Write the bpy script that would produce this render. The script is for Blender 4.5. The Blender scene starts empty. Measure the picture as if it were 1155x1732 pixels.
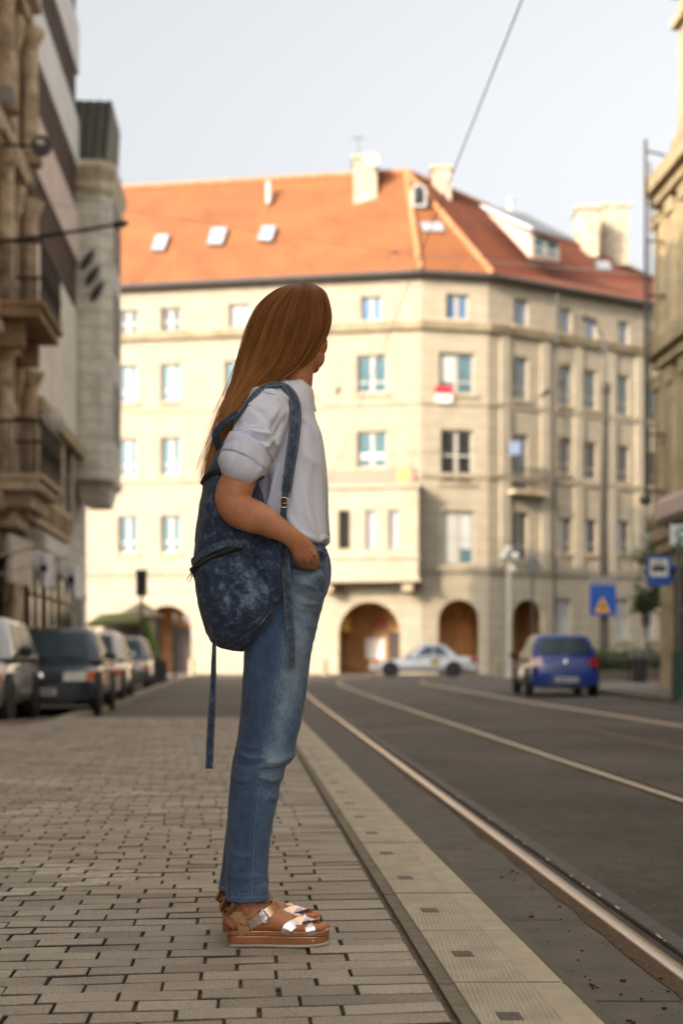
import bpy, bmesh, math, random
import numpy as np
from mathutils import Vector, Matrix, noise
from mathutils.bvhtree import BVHTree
R = math.radians
random.seed(7)
rng = np.random.default_rng(7)
SC = bpy.context.scene
COL = SC.collection

# ------------------------------------------------------------ camera, sky, sun, exposure
CAMZ = 0.87          # metres above the road
F = 2405.0           # focal length in pixels of the 1155x1732 photograph (50 mm on 24x36)
HOR = 1116.0         # row of the horizon
cam = bpy.data.cameras.new('camera')
camo = bpy.data.objects.new('camera', cam)
COL.objects.link(camo)
camo.location = (0, 0, CAMZ)
camo.rotation_euler = (R(90), 0, 0)
cam.sensor_width = 36; cam.sensor_height = 36; cam.sensor_fit = 'AUTO'
cam.lens = 50
cam.shift_y = (HOR - 866) / 1732
cam.clip_start = 0.05; cam.clip_end = 2000
cam.dof.use_dof = True
cam.dof.focus_distance = 3.66
cam.dof.aperture_fstop = 2.6
SC.camera = camo

SUN_AZ, SUN_EL = 42.0, 21.0      # azimuth: degrees left of straight behind the camera
wd = bpy.data.worlds.new('World'); SC.world = wd; wd.use_nodes = True
nt = wd.node_tree; nt.nodes.clear()
sky = nt.nodes.new('ShaderNodeTexSky'); sky.sky_type = 'NISHITA'; sky.sun_disc = False
sky.sun_elevation = R(SUN_EL)
sdir = Vector((-math.sin(R(SUN_AZ))*math.cos(R(SUN_EL)), -math.cos(R(SUN_AZ))*math.cos(R(SUN_EL)), math.sin(R(SUN_EL))))
sky.sun_rotation = math.atan2(sdir.x, sdir.y)
sky.air_density = 1.0; sky.dust_density = 10.0; sky.ozone_density = 1.0
hs = nt.nodes.new('ShaderNodeHueSaturation'); hs.inputs['Saturation'].default_value = 0.14
hs.inputs['Value'].default_value = 1.0
gm = nt.nodes.new('ShaderNodeGamma'); gm.inputs[1].default_value = 1.0
bg = nt.nodes.new('ShaderNodeBackground'); bg.inputs[1].default_value = 0.15
wo = nt.nodes.new('ShaderNodeOutputWorld')
nt.links.new(sky.outputs[0], hs.inputs['Color']); nt.links.new(hs.outputs[0], gm.inputs[0])
nt.links.new(gm.outputs[0], bg.inputs[0]); nt.links.new(bg.outputs[0], wo.inputs[0])
sl = bpy.data.lights.new('sun', 'SUN'); sl.energy = 2.0; sl.angle = R(0.53); sl.color = (1.0, 0.80, 0.60)
so = bpy.data.objects.new('sun', sl); COL.objects.link(so); so.location = (-20, -20, 30)
so.rotation_euler = sdir.to_track_quat('Z', 'Y').to_euler()
SC.view_settings.view_transform = 'Standard'; SC.view_settings.look = 'None'
SC.view_settings.exposure = 1.48; SC.view_settings.gamma = 1.0; SC.view_settings.use_curve_mapping = False
SC.cycles.use_denoising = True
SC.cycles.max_bounces = 8; SC.cycles.diffuse_bounces = 4; SC.cycles.transparent_max_bounces = 12
SC.cycles.sample_clamp_indirect = 6

# ------------------------------------------------------------ helpers
def gz(y):                       # the street climbs very gently past 30 m
    return 0.004 * max(0.0, y - 30.0)
def P(u, v, y):                  # photograph pixel at a given distance -> world point
    return Vector(((u - 577.5) / F * y, y, CAMZ + (HOR - v) / F * y))
def G(u, v, z=0.0):              # photograph pixel on level ground
    y = (CAMZ - z) * F / (v - HOR)
    return Vector(((u - 577.5) / F * y, y, z))
MATS = {}
def node(nt, t, **kw):
    n = nt.nodes.new(t)
    for k, v in kw.items():
        if k in n.inputs: n.inputs[k].default_value = v
        else: setattr(n, k, v)
    return n
def new_mat(name):
    m = bpy.data.materials.new(name); m.use_nodes = True
    MATS[name] = m
    return m, m.node_tree, m.node_tree.nodes['Principled BSDF']
def c4(c): return (c[0], c[1], c[2], 1)
def simple(name, c1, c2=None, scale=6.0, rough=0.7, metal=0.0, bump=0.0, bscale=None, detail=5, spec=0.5, stretch=(1, 1, 1),
           coat=0.0, lo=0.35, hi=0.65, sss=0.0, rvar=0.0):
    m, nt, b = new_mat(name)
    b.inputs['Roughness'].default_value = rough; b.inputs['Metallic'].default_value = metal
    b.inputs['Specular IOR Level'].default_value = spec
    b.inputs['Coat Weight'].default_value = coat
    if coat: b.inputs['Coat Roughness'].default_value = 0.04
    if sss:
        b.inputs['Subsurface Weight'].default_value = sss
        b.inputs['Subsurface Radius'].default_value = (0.012, 0.005, 0.003)
        b.inputs['Subsurface Scale'].default_value = 0.6
    c2 = c2 or tuple(x * 0.8 for x in c1)
    tc = node(nt, 'ShaderNodeTexCoord'); mp = node(nt, 'ShaderNodeMapping'); mp.inputs['Scale'].default_value = stretch
    nz = node(nt, 'ShaderNodeTexNoise', Scale=scale, Detail=detail, Roughness=0.6)
    rp = node(nt, 'ShaderNodeValToRGB')
    rp.color_ramp.elements[0].position = lo; rp.color_ramp.elements[1].position = hi
    rp.color_ramp.elements[0].color = c4(c2); rp.color_ramp.elements[1].color = c4(c1)
    L = nt.links.new
    L(tc.outputs['Object'], mp.inputs[0]); L(mp.outputs[0], nz.inputs['Vector']); L(nz.outputs['Fac'], rp.inputs[0]); L(rp.outputs[0], b.inputs['Base Color'])
    if bump:
        n2 = node(nt, 'ShaderNodeTexNoise', Scale=bscale or scale * 6, Detail=4.0)
        bp = node(nt, 'ShaderNodeBump', Strength=bump, Distance=0.01)
        L(mp.outputs[0], n2.inputs['Vector']); L(n2.outputs['Fac'], bp.inputs['Height']); L(bp.outputs[0], b.inputs['Normal'])
    if rvar:
        mr = node(nt, 'ShaderNodeMapRange'); mr.inputs['To Min'].default_value = rough - rvar; mr.inputs['To Max'].default_value = rough + rvar
        L(nz.outputs['Fac'], mr.inputs[0]); L(mr.outputs[0], b.inputs['Roughness'])
    return m
def tag(o, label=None, cat=None, group=None, kind=None):
    if label: o['label'] = label
    if cat: o['category'] = cat
    if group: o['group'] = group
    if kind: o['kind'] = kind
    return o
def thing(name, label, cat, loc=(0, 0, 0), rz=0.0, group=None):
    o = bpy.data.objects.new(name, None); COL.objects.link(o)
    o.location = loc; o.rotation_euler = (0, 0, rz); o.empty_display_size = 0.2
    return tag(o, label, cat, group)
def add_mesh(name, verts, faces, mat, parent=None, smooth=False, world=True, uvs=None):
    me = bpy.data.meshes.new(name)
    vs = [Vector(v) for v in verts]
    off = Vector((0, 0, 0))
    p = parent
    while world and p is not None: off += p.location; p = p.parent
    if off.length: vs = [v - off for v in vs]
    me.from_pydata(vs, [], faces); me.update()
    for mm in (mat if isinstance(mat, (list, tuple)) else [mat]): me.materials.append(mm)
    if smooth: me.polygons.foreach_set('use_smooth', [True] * len(me.polygons))
    if uvs is not None:
        ul = me.uv_layers.new(name='UVMap')
        for lp in me.loops: ul.data[lp.index].uv = uvs[lp.vertex_index]
    o = bpy.data.objects.new(name, me); COL.objects.link(o)
    if parent is not None: o.parent = parent
    return o
class MB:
    def __init__(s): s.v = []; s.f = []; s.mi = []
    def add(s, vs, fs, mi=0):
        b = len(s.v); s.v += [Vector(v) for v in vs]
        for f in fs: s.f.append([b + i for i in f]); s.mi.append(mi)
        return s
    def quad(s, a, b, c, d, mi=0): return s.add([a, b, c, d], [(0, 1, 2, 3)], mi)
    def hexa(s, q, mi=0):            # 8 corners: bottom ring then top ring
        return s.add(q, [(0, 3, 2, 1), (4, 5, 6, 7), (0, 1, 5, 4), (1, 2, 6, 5), (2, 3, 7, 6), (3, 0, 4, 7)], mi)
    def box(s, lo, hi, mi=0):
        x0, y0, z0 = lo; x1, y1, z1 = hi
        return s.hexa([(x0, y0, z0), (x1, y0, z0), (x1, y1, z0), (x0, y1, z0), (x0, y0, z1), (x1, y0, z1), (x1, y1, z1), (x0, y1, z1)], mi)
    def obox(s, c, ax, ay, az, mi=0):    # oriented box from centre and three half axes
        c = Vector(c); ax = Vector(ax); ay = Vector(ay); az = Vector(az)
        return s.hexa([c-ax-ay-az, c+ax-ay-az, c+ax+ay-az, c-ax+ay-az, c-ax-ay+az, c+ax-ay+az, c+ax+ay+az, c-ax+ay+az], mi)
    def prism(s, poly, d, mi=0):         # planar polygon swept by vector d
        n = len(poly); d = Vector(d); a = [Vector(p) for p in poly]
        vs = a + [p + d for p in a]
        fs = [tuple(range(n))[::-1], tuple(range(n, 2 * n))] + [(i, (i + 1) % n, n + (i + 1) % n, n + i) for i in range(n)]
        return s.add(vs, fs, mi)
    def tube(s, pts, r, n=8, mi=0, cap=True):
        pts = [Vector(p) for p in pts]; rings = []; m = len(pts)
        rr = r if isinstance(r, (list, tuple)) else [r] * m
        t0 = (pts[1] - pts[0]).normalized()
        ref = Vector((0, 0, 1)) if abs(t0.z) < 0.9 else Vector((1, 0, 0))
        a = t0.cross(ref).normalized()
        vs = []
        for i in range(m):
            t = (pts[min(i + 1, m - 1)] - pts[max(i - 1, 0)]).normalized()
            a = (a - t * a.dot(t)).normalized(); b = t.cross(a)
            for k in range(n):
                th = 2 * math.pi * k / n
                vs.append(pts[i] + (a * math.cos(th) + b * math.sin(th)) * rr[i])
        fs = []
        for i in range(m - 1):
            for k in range(n):
                fs.append((i*n+k, i*n+(k+1) % n, (i+1)*n+(k+1) % n, (i+1)*n+k))
        if cap: fs += [tuple(range(n))[::-1], tuple(range((m-1)*n, m*n))]
        return s.add(vs, fs, mi)
    def lathe(s, c, prof, axis=(0, 0, 1), n=16, mi=0):
        c = Vector(c); ax = Vector(axis).normalized()
        ref = Vector((1, 0, 0)) if abs(ax.x) < 0.9 else Vector((0, 1, 0))
        a = ax.cross(ref).normalized(); b = ax.cross(a); vs = []
        for (r, h) in prof:
            for k in range(n):
                th = 2*math.pi*k/n
                vs.append(c + ax*h + (a*math.cos(th) + b*math.sin(th))*max(r, 1e-4))
        m = len(prof); fs = []
        for i in range(m-1):
            for k in range(n): fs.append((i*n+k, i*n+(k+1) % n, (i+1)*n+(k+1) % n, (i+1)*n+k))
        fs += [tuple(range(n))[::-1], tuple(range((m-1)*n, m*n))]
        return s.add(vs, fs, mi)
    def ball(s, c, r, n=14, mi=0):
        rr = r if isinstance(r, (list, tuple)) else (r, r, r)
        c = Vector(c); vs = []; m = n // 2
        for i in range(m + 1):
            ph = math.pi * i / m
            for k in range(n):
                th = 2 * math.pi * k / n
                vs.append(c + Vector((rr[0]*math.sin(ph)*math.cos(th), rr[1]*math.sin(ph)*math.sin(th), rr[2]*math.cos(ph))))
        fs = []
        for i in range(m):
            for k in range(n): fs.append((i*n+k, (i+1)*n+k, (i+1)*n+(k+1) % n, i*n+(k+1) % n))
        return s.add(vs, fs, mi)
    def build(s, name, mat, parent=None, smooth=False, world=True, bevel=0.0, auto=None):
        o = add_mesh(name, s.v, s.f, mat, parent, smooth, world)
        if isinstance(mat, (list, tuple)): o.data.polygons.foreach_set('material_index', s.mi)
        bm = bmesh.new(); bm.from_mesh(o.data)
        bmesh.ops.remove_doubles(bm, verts=bm.verts, dist=1e-5)
        bmesh.ops.recalc_face_normals(bm, faces=bm.faces); bm.to_mesh(o.data); bm.free()
        if bevel:
            md = o.modifiers.new('bevel', 'BEVEL'); md.width = bevel; md.segments = 2; md.limit_method = 'ANGLE'; md.angle_limit = R(40)
        return o
def structure(o): o['kind'] = 'structure'; return o
def copy_tree(o, parent=None):
    c = o.copy(); COL.objects.link(c)
    if parent is not None: c.parent = parent
    for ch in [x for x in COL.objects if x.parent == o]: copy_tree(ch, c)
    return c

# ------------------------------------------------------------ ground
KD = Vector((-0.0703, 1, 0))         # kerb direction (x drift per metre)
RD = Vector((-0.058, 1, 0))          # rail direction
WALK = 0.12

m_asph = None
def asphalt():
    m, nt, b = new_mat('asphalt'); L = nt.links.new
    tc = node(nt, 'ShaderNodeTexCoord')
    big = node(nt, 'ShaderNodeTexNoise', Scale=0.45, Detail=4.0); fine = node(nt, 'ShaderNodeTexNoise', Scale=62.0, Detail=7.0, Roughness=.85)
    mid = node(nt, 'ShaderNodeTexNoise', Scale=9.0, Detail=5.0)
    for n in (big, fine, mid): L(tc.outputs['Object'], n.inputs['Vector'])
    r1 = node(nt, 'ShaderNodeValToRGB'); r1.color_ramp.elements[0].position = .35; r1.color_ramp.elements[1].position = .7
    r1.color_ramp.elements[0].color = (.092, .082, .072, 1); r1.color_ramp.elements[1].color = (.175, .157, .138, 1)
    mx = node(nt, 'ShaderNodeMix', data_type='RGBA', blend_type='MULTIPLY'); mx.inputs[0].default_value = 1
    r2 = node(nt, 'ShaderNodeValToRGB'); r2.color_ramp.elements[0].position = .36; r2.color_ramp.elements[1].position = .66
    r2.color_ramp.elements[0].color = (.3, .29, .28, 1); r2.color_ramp.elements[1].color = (1.75, 1.71, 1.65, 1)
    add = node(nt, 'ShaderNodeMath', operation='MULTIPLY_ADD'); add.inputs[1].default_value = .5
    L(mid.outputs['Fac'], add.inputs[0]); L(big.outputs['Fac'], add.inputs[2])
    sub = node(nt, 'ShaderNodeMath', operation='SUBTRACT'); sub.inputs[1].default_value = .25; L(add.outputs[0], sub.inputs[0])
    L(sub.outputs[0], r1.inputs[0]); L(fine.outputs['Fac'], r2.inputs[0]); L(r1.outputs[0], mx.inputs[6]); L(r2.outputs[0], mx.inputs[7])
    L(mx.outputs[2], b.inputs['Base Color']); b.inputs['Roughness'].default_value = .75; b.inputs['Specular IOR Level'].default_value = .35
    bp = node(nt, 'ShaderNodeBump', Strength=.9, Distance=.008); L(fine.outputs['Fac'], bp.inputs['Height']); L(bp.outputs[0], b.inputs['Normal'])
    return m
asphalt()
# the ground sheet: one surface to the horizon
xs = [-600, -200, -60, -20, -6, 0, 6, 20, 60, 200, 600]; ys = [-300, -60, -10, 0, 10, 20, 30, 40, 50, 60, 75, 120, 300, 900]
gv = [(x, y, gz(min(y, 120))) for y in ys for x in xs]; nx = len(xs)
gf = [(j*nx+i, j*nx+i+1, (j+1)*nx+i+1, (j+1)*nx+i) for j in range(len(ys)-1) for i in range(nx-1)]
structure(add_mesh('road', gv, gf, MATS['asphalt']))

def strip(mb, D, x0, x1, ya, yb, z0, z1, mi=0, step=5.0, n=None):
    """a sheet along direction D between lateral offsets x0 and x1"""
    y = ya
    while y < yb - 1e-6:
        y2 = min(yb, y + step)
        mb.quad((x0 + D.x*y, y, z0 + gz(y)), (x1 + D.x*y, y, z1 + gz(y)), (x1 + D.x*y2, y2, z1 + gz(y2)), (x0 + D.x*y2, y2, z0 + gz(y2)), mi)
        y = y2
# soil bed under the paving
simple('soil', (.27, .20, .14), (.13, .095, .068), scale=30, rough=.95, bump=.6, bscale=120)
mb = MB()
strip(mb, KD, -14.0, .462, -6, 16.3, .108, .108)
mb.quad((-3.9 + KD.x*16.3, 16.3, .105), (.462 + KD.x*16.3, 16.3, .105), (.462 + KD.x*18.6, 18.6, .105), (-3.9, 18.6, .105))
mb.v = [Vector((v.x, v.y, .108)) if abs(v.z-.105) < 1e-6 else v for v in mb.v]
for (a, bq) in (((-14 + KD.x*16.3, 16.3), (-3.9 + KD.x*16.3, 16.3)), ((-3.9 + KD.x*16.3, 16.3), (-3.9, 18.6)), ((-3.9, 18.6), (.462 + KD.x*18.6, 18.6))):
    mb.quad((a[0], a[1], 0), (bq[0], bq[1], 0), (bq[0], bq[1], .105), (a[0], a[1], .105))
structure(mb.build('pavement_bed', MATS['soil']))

def pavers():
    m, nt, b = new_mat('paver'); L = nt.links.new
    at = node(nt, 'ShaderNodeAttribute', attribute_name='tone'); pt = node(nt, 'ShaderNodeAttribute', attribute_name='paint')
    tc = node(nt, 'ShaderNodeTexCoord')
    fine = node(nt, 'ShaderNodeTexNoise', Scale=190.0, Detail=5.0, Roughness=.8); mid = node(nt, 'ShaderNodeTexNoise', Scale=7.0, Detail=6.0); big = node(nt, 'ShaderNodeTexNoise', Scale=.9, Detail=4.0)
    st = node(nt, 'ShaderNodeTexNoise', Scale=26.0, Detail=5.0)
    for n in (fine, mid, big, st): L(tc.outputs['Object'], n.inputs['Vector'])
    rp = node(nt, 'ShaderNodeValToRGB'); rp.color_ramp.elements[0].color = (.32, .286, .237, 1); rp.color_ramp.elements[1].color = (.64, .578, .487, 1)
    s = node(nt, 'ShaderNodeMath', operation='MULTIPLY_ADD'); s.inputs[1].default_value = .75
    L(mid.outputs['Fac'], s.inputs[0]); L(at.outputs['Fac'], s.inputs[2])
    s2 = node(nt, 'ShaderNodeMath', operation='MULTIPLY_ADD'); s2.inputs[1].default_value = .5; L(big.outputs['Fac'], s2.inputs[0]); L(s.outputs[0], s2.inputs[2])
    s3 = node(nt, 'ShaderNodeMath', operation='SUBTRACT'); s3.inputs[1].default_value = .62; L(s2.outputs[0], s3.inputs[0])
    L(s3.outputs[0], rp.inputs[0])
    sp = node(nt, 'ShaderNodeValToRGB'); sp.color_ramp.elements[0].position = .36; sp.color_ramp.elements[1].position = .66
    sp.color_ramp.elements[0].color = (.52, .51, .5, 1); sp.color_ramp.elements[1].color = (1.42, 1.41, 1.39, 1)
    L(fine.outputs['Fac'], sp.inputs[0])
    mx = node(nt, 'ShaderNodeMix', data_type='RGBA', blend_type='MULTIPLY'); mx.inputs[0].default_value = 1
    L(rp.outputs[0], mx.inputs[6]); L(sp.outputs[0], mx.inputs[7])
    m2 = node(nt, 'ShaderNodeMix', data_type='RGBA'); m2.inputs[7].default_value = (.74, .69, .56, 1)
    pm = node(nt, 'ShaderNodeMath', operation='MULTIPLY'); r3 = node(nt, 'ShaderNodeMapRange'); r3.inputs[1].default_value = .35; r3.inputs[2].default_value = .6; r3.inputs[4].default_value = .75
    L(st.outputs['Fac'], r3.inputs[0]); L(r3.outputs[0], pm.inputs[0]); L(pt.outputs['Fac'], pm.inputs[1])
    L(pm.outputs[0], m2.inputs[0]); L(mx.outputs[2], m2.inputs[6]); dt = node(nt, 'ShaderNodeAttribute', attribute_name='dirt'); m3 = node(nt, 'ShaderNodeMix', data_type='RGBA'); m3.inputs[7].default_value = (.075, .058, .043, 1)
    L(dt.outputs['Fac'], m3.inputs[0]); L(m2.outputs[2], m3.inputs[6]); L(m3.outputs[2], b.inputs['Base Color'])
    b.inputs['Roughness'].default_value = .8; b.inputs['Specular IOR Level'].default_value = .3
    bp = node(nt, 'ShaderNodeBump', Strength=.55, Distance=.003); L(fine.outputs['Fac'], bp.inputs['Height']); L(bp.outputs[0], b.inputs['Normal'])
    rd = Vector((math.cos(R(7)), math.sin(R(7)), 0)); kd = KD.normalized(); O = Vector((.438, 0, 0))
    pl, pw = .178, .0905
    segs = [((0, 1455), (205, 1481)), ((205, 1481), (-10, 1514)), ((-10, 1317), (240, 1339)), ((240, 1339), (-10, 1378))]
    segs = [(G(*a, WALK), G(*c, WALK)) for a, c in segs]
    verts = []; faces = []; tone = []; paint = []; dirt = []
    for j in range(-14, 216):
        base = O + kd * (j * pw / math.cos(R(3)))
        st_ = .5 * (j % 2) + .06 * random.uniform(-1, 1) + (.2 if (j // 9) % 2 else 0)
        for i in range(0, 52):
            xa = -pl * (i + st_); xb = xa - pl
            if i == 0: xa = 0
            if i == 0 and st_ < .02: xa = 0
            c = base + rd * ((xa + xb) / 2)
            if c.y > (18.55 if c.x > -3.9 + .25 else 16.25): continue
            if c.x < -6.2: continue
            ge = random.choice((.0016, .0022, .0028, .0035, .0045)); gr = random.uniform(.0030, .0052)
            z = WALK + random.uniform(-.0018, .0018); tx = random.uniform(-.0012, .0012); ty = random.uniform(-.001, .001)
            b0 = len(verts)
            for (ins, dz) in ((0, -.016), (0, -.003), (.0032, 0)):
                for (sx, sy) in ((-1, -1), (1, -1), (1, 1), (-1, 1)):
                    px = (xb + ge + ins) if sx < 0 else (xa - ge - ins)
                    py = sy * (pw / 2 - gr - ins)
                    q = base + rd * px + kd * py
                    verts.append((q.x, q.y, z + dz + tx * sx + ty * sy))
            for k in range(4):
                k2 = (k + 1) % 4
                faces.append((b0+k, b0+k2, b0+4+k2, b0+4+k)); faces.append((b0+4+k, b0+4+k2, b0+8+k2, b0+8+k))
            faces.append((b0+8, b0+9, b0+10, b0+11))
            tv = min(1, max(0, random.gauss(.5, .16)))
            if random.random() < .06: tv = max(0, tv - .25)
            pv = 0
            for a, e in segs:
                d = e - a; t = max(0, min(1, (c - a).dot(d) / d.length_squared))
                if (a + d * t - Vector((c.x, c.y, a.z))).length < .075: pv = 1
            tone += [tv] * 12; paint += [pv] * 12; dirt += [1] * 8 + [0] * 4
    o = add_mesh('pavement', verts, faces, m)
    a = o.data.attributes.new('tone', 'FLOAT', 'POINT'); a.data.foreach_set('value', tone)
    a = o.data.attributes.new('dirt', 'FLOAT', 'POINT'); a.data.foreach_set('value', dirt)
    a = o.data.attributes.new('paint', 'FLOAT', 'POINT'); a.data.foreach_set('value', paint)
    structure(o)
pavers()

def kerb():
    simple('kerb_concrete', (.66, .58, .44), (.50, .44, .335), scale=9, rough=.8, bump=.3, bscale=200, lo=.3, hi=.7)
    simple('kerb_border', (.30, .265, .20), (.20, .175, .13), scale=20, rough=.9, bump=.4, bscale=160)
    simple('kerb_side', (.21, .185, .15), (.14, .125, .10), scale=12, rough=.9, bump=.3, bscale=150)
    simple('metal_insert', (.22, .20, .16), (.10, .09, .075), scale=90, rough=.55, metal=.3, bump=.8, bscale=220)
    m, nt, b = new_mat('tactile'); L = nt.links.new
    tc = node(nt, 'ShaderNodeTexCoord'); sx = node(nt, 'ShaderNodeSeparateXYZ'); L(tc.outputs['Object'], sx.inputs[0])
    def lin(a, bb, w):
        m1 = node(nt, 'ShaderNodeMath', operation='MULTIPLY'); m1.inputs[1].default_value = a * w; L(sx.outputs[0], m1.inputs[0])
        m2_ = node(nt, 'ShaderNodeMath', operation='MULTIPLY_ADD'); m2_.inputs[1].default_value = bb * w; L(sx.outputs[1], m2_.inputs[0]); L(m1.outputs[0], m2_.inputs[2])
        s_ = node(nt, 'ShaderNodeMath', operation='SINE'); L(m2_.outputs[0], s_.inputs[0]); return s_
    a1 = lin(.86, .5, 330.0); a2 = lin(-.86, .5, 330.0)
    mul = node(nt, 'ShaderNodeMath', operation='MULTIPLY'); L(a1.outputs[0], mul.inputs[0]); L(a2.outputs[0], mul.inputs[1])
    nz = node(nt, 'ShaderNodeTexNoise', Scale=8.0, Detail=6.0); L(tc.outputs['Object'], nz.inputs['Vector'])
    nf = node(nt, 'ShaderNodeTexNoise', Scale=240.0, Detail=3.0); L(tc.outputs['Object'], nf.inputs['Vector'])
    rp = node(nt, 'ShaderNodeValToRGB'); rp.color_ramp.elements[0].position = .3; rp.color_ramp.elements[1].position = .72
    rp.color_ramp.elements[0].color = (.46, .405, .305, 1); rp.color_ramp.elements[1].color = (.64, .575, .435, 1)
    ad = node(nt, 'ShaderNodeMath', operation='MULTIPLY_ADD'); ad.inputs[1].default_value = .35; L(nf.outputs['Fac'], ad.inputs[0]); L(nz.outputs['Fac'], ad.inputs[2])
    ad2 = node(nt, 'ShaderNodeMath', operation='MULTIPLY_ADD'); ad2.inputs[1].default_value = .06; L(mul.outputs[0], ad2.inputs[0]); L(ad.outputs[0], ad2.inputs[2])
    sb = node(nt, 'ShaderNodeMath', operation='SUBTRACT'); sb.inputs[1].default_value = .17; L(ad2.outputs[0], sb.inputs[0])
    L(sb.outputs[0], rp.inputs[0]); L(rp.outputs[0], b.inputs['Base Color'])
    bp = node(nt, 'ShaderNodeBump', Strength=.55, Distance=.004); L(mul.outputs[0], bp.inputs['Height']); L(bp.outputs[0], b.inputs['Normal'])
    b.inputs['Roughness'].default_value = .72
    mb = MB(); kx = KD.x
    X0, X1, X2, X3, X4 = .462, .491, .665, .737, .90
    y = 3.29 - .63 * 7
    def q(x, yy, z): return (x + kx * yy, yy, z + gz(yy))
    while y < 46:
        ya, yb = y + .0035, y + .63 - .0035
        z = WALK + .004 + random.uniform(-.001, .001)
        for (a, bx, mi, dz) in ((X0 - .008, X1, 1, -.004), (X1, X2, 2, 0), (X2, X3, 0, .0005)):
            mb.quad(q(a, ya, z + dz), q(bx, ya, z + dz), q(bx, yb, z + dz), q(a, yb, z + dz), mi)
        mb.quad(q(X1, ya, z - .004), q(X1, yb, z - .004), q(X1, yb, z), q(X1, ya, z), 0)
        mb.quad(q(X3, ya, z + .0005), q(X3 + .012, ya, z - .006), q(X3 + .012, yb, z - .006), q(X3, yb, z + .0005), 0)
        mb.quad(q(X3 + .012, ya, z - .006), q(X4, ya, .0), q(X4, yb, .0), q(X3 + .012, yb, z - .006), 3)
        for yy in (ya, yb):
            mb.quad(q(X0, yy, 0), q(X3 + .01, yy, 0), q(X3 + .01, yy, z - .002), q(X0, yy, z - .004), 1)
        mb.quad(q(X0 - .008, ya, 0), q(X0 - .008, yb, 0), q(X0 - .008, yb, z - .004), q(X0 - .008, ya, z - .004), 1)
        mb.quad(q(X0, y - .01, WALK - .008), q(X4 - .012, y - .01, -.003), q(X4 - .012, y + .01, -.003), q(X0, y + .01, WALK - .008), 1)
        if y < 12:
            yc = y + .315; e = .0012
            mb.box((0, 0, 0), (0, 0, 0), 4) if False else None
            mb.hexa([q(.535, yc-.033, z-.01), q(.585, yc-.033, z-.01), q(.585, yc+.033, z-.01), q(.535, yc+.033, z-.01),
                     q(.535, yc-.033, z+e), q(.585, yc-.033, z+e), q(.585, yc+.033, z+e), q(.535, yc+.033, z+e)], 4)
        y += .63
    structure(mb.build('kerb', [MATS[k] for k in ('kerb_concrete', 'kerb_border', 'tactile', 'kerb_side', 'metal_insert')]))
kerb()

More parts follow.
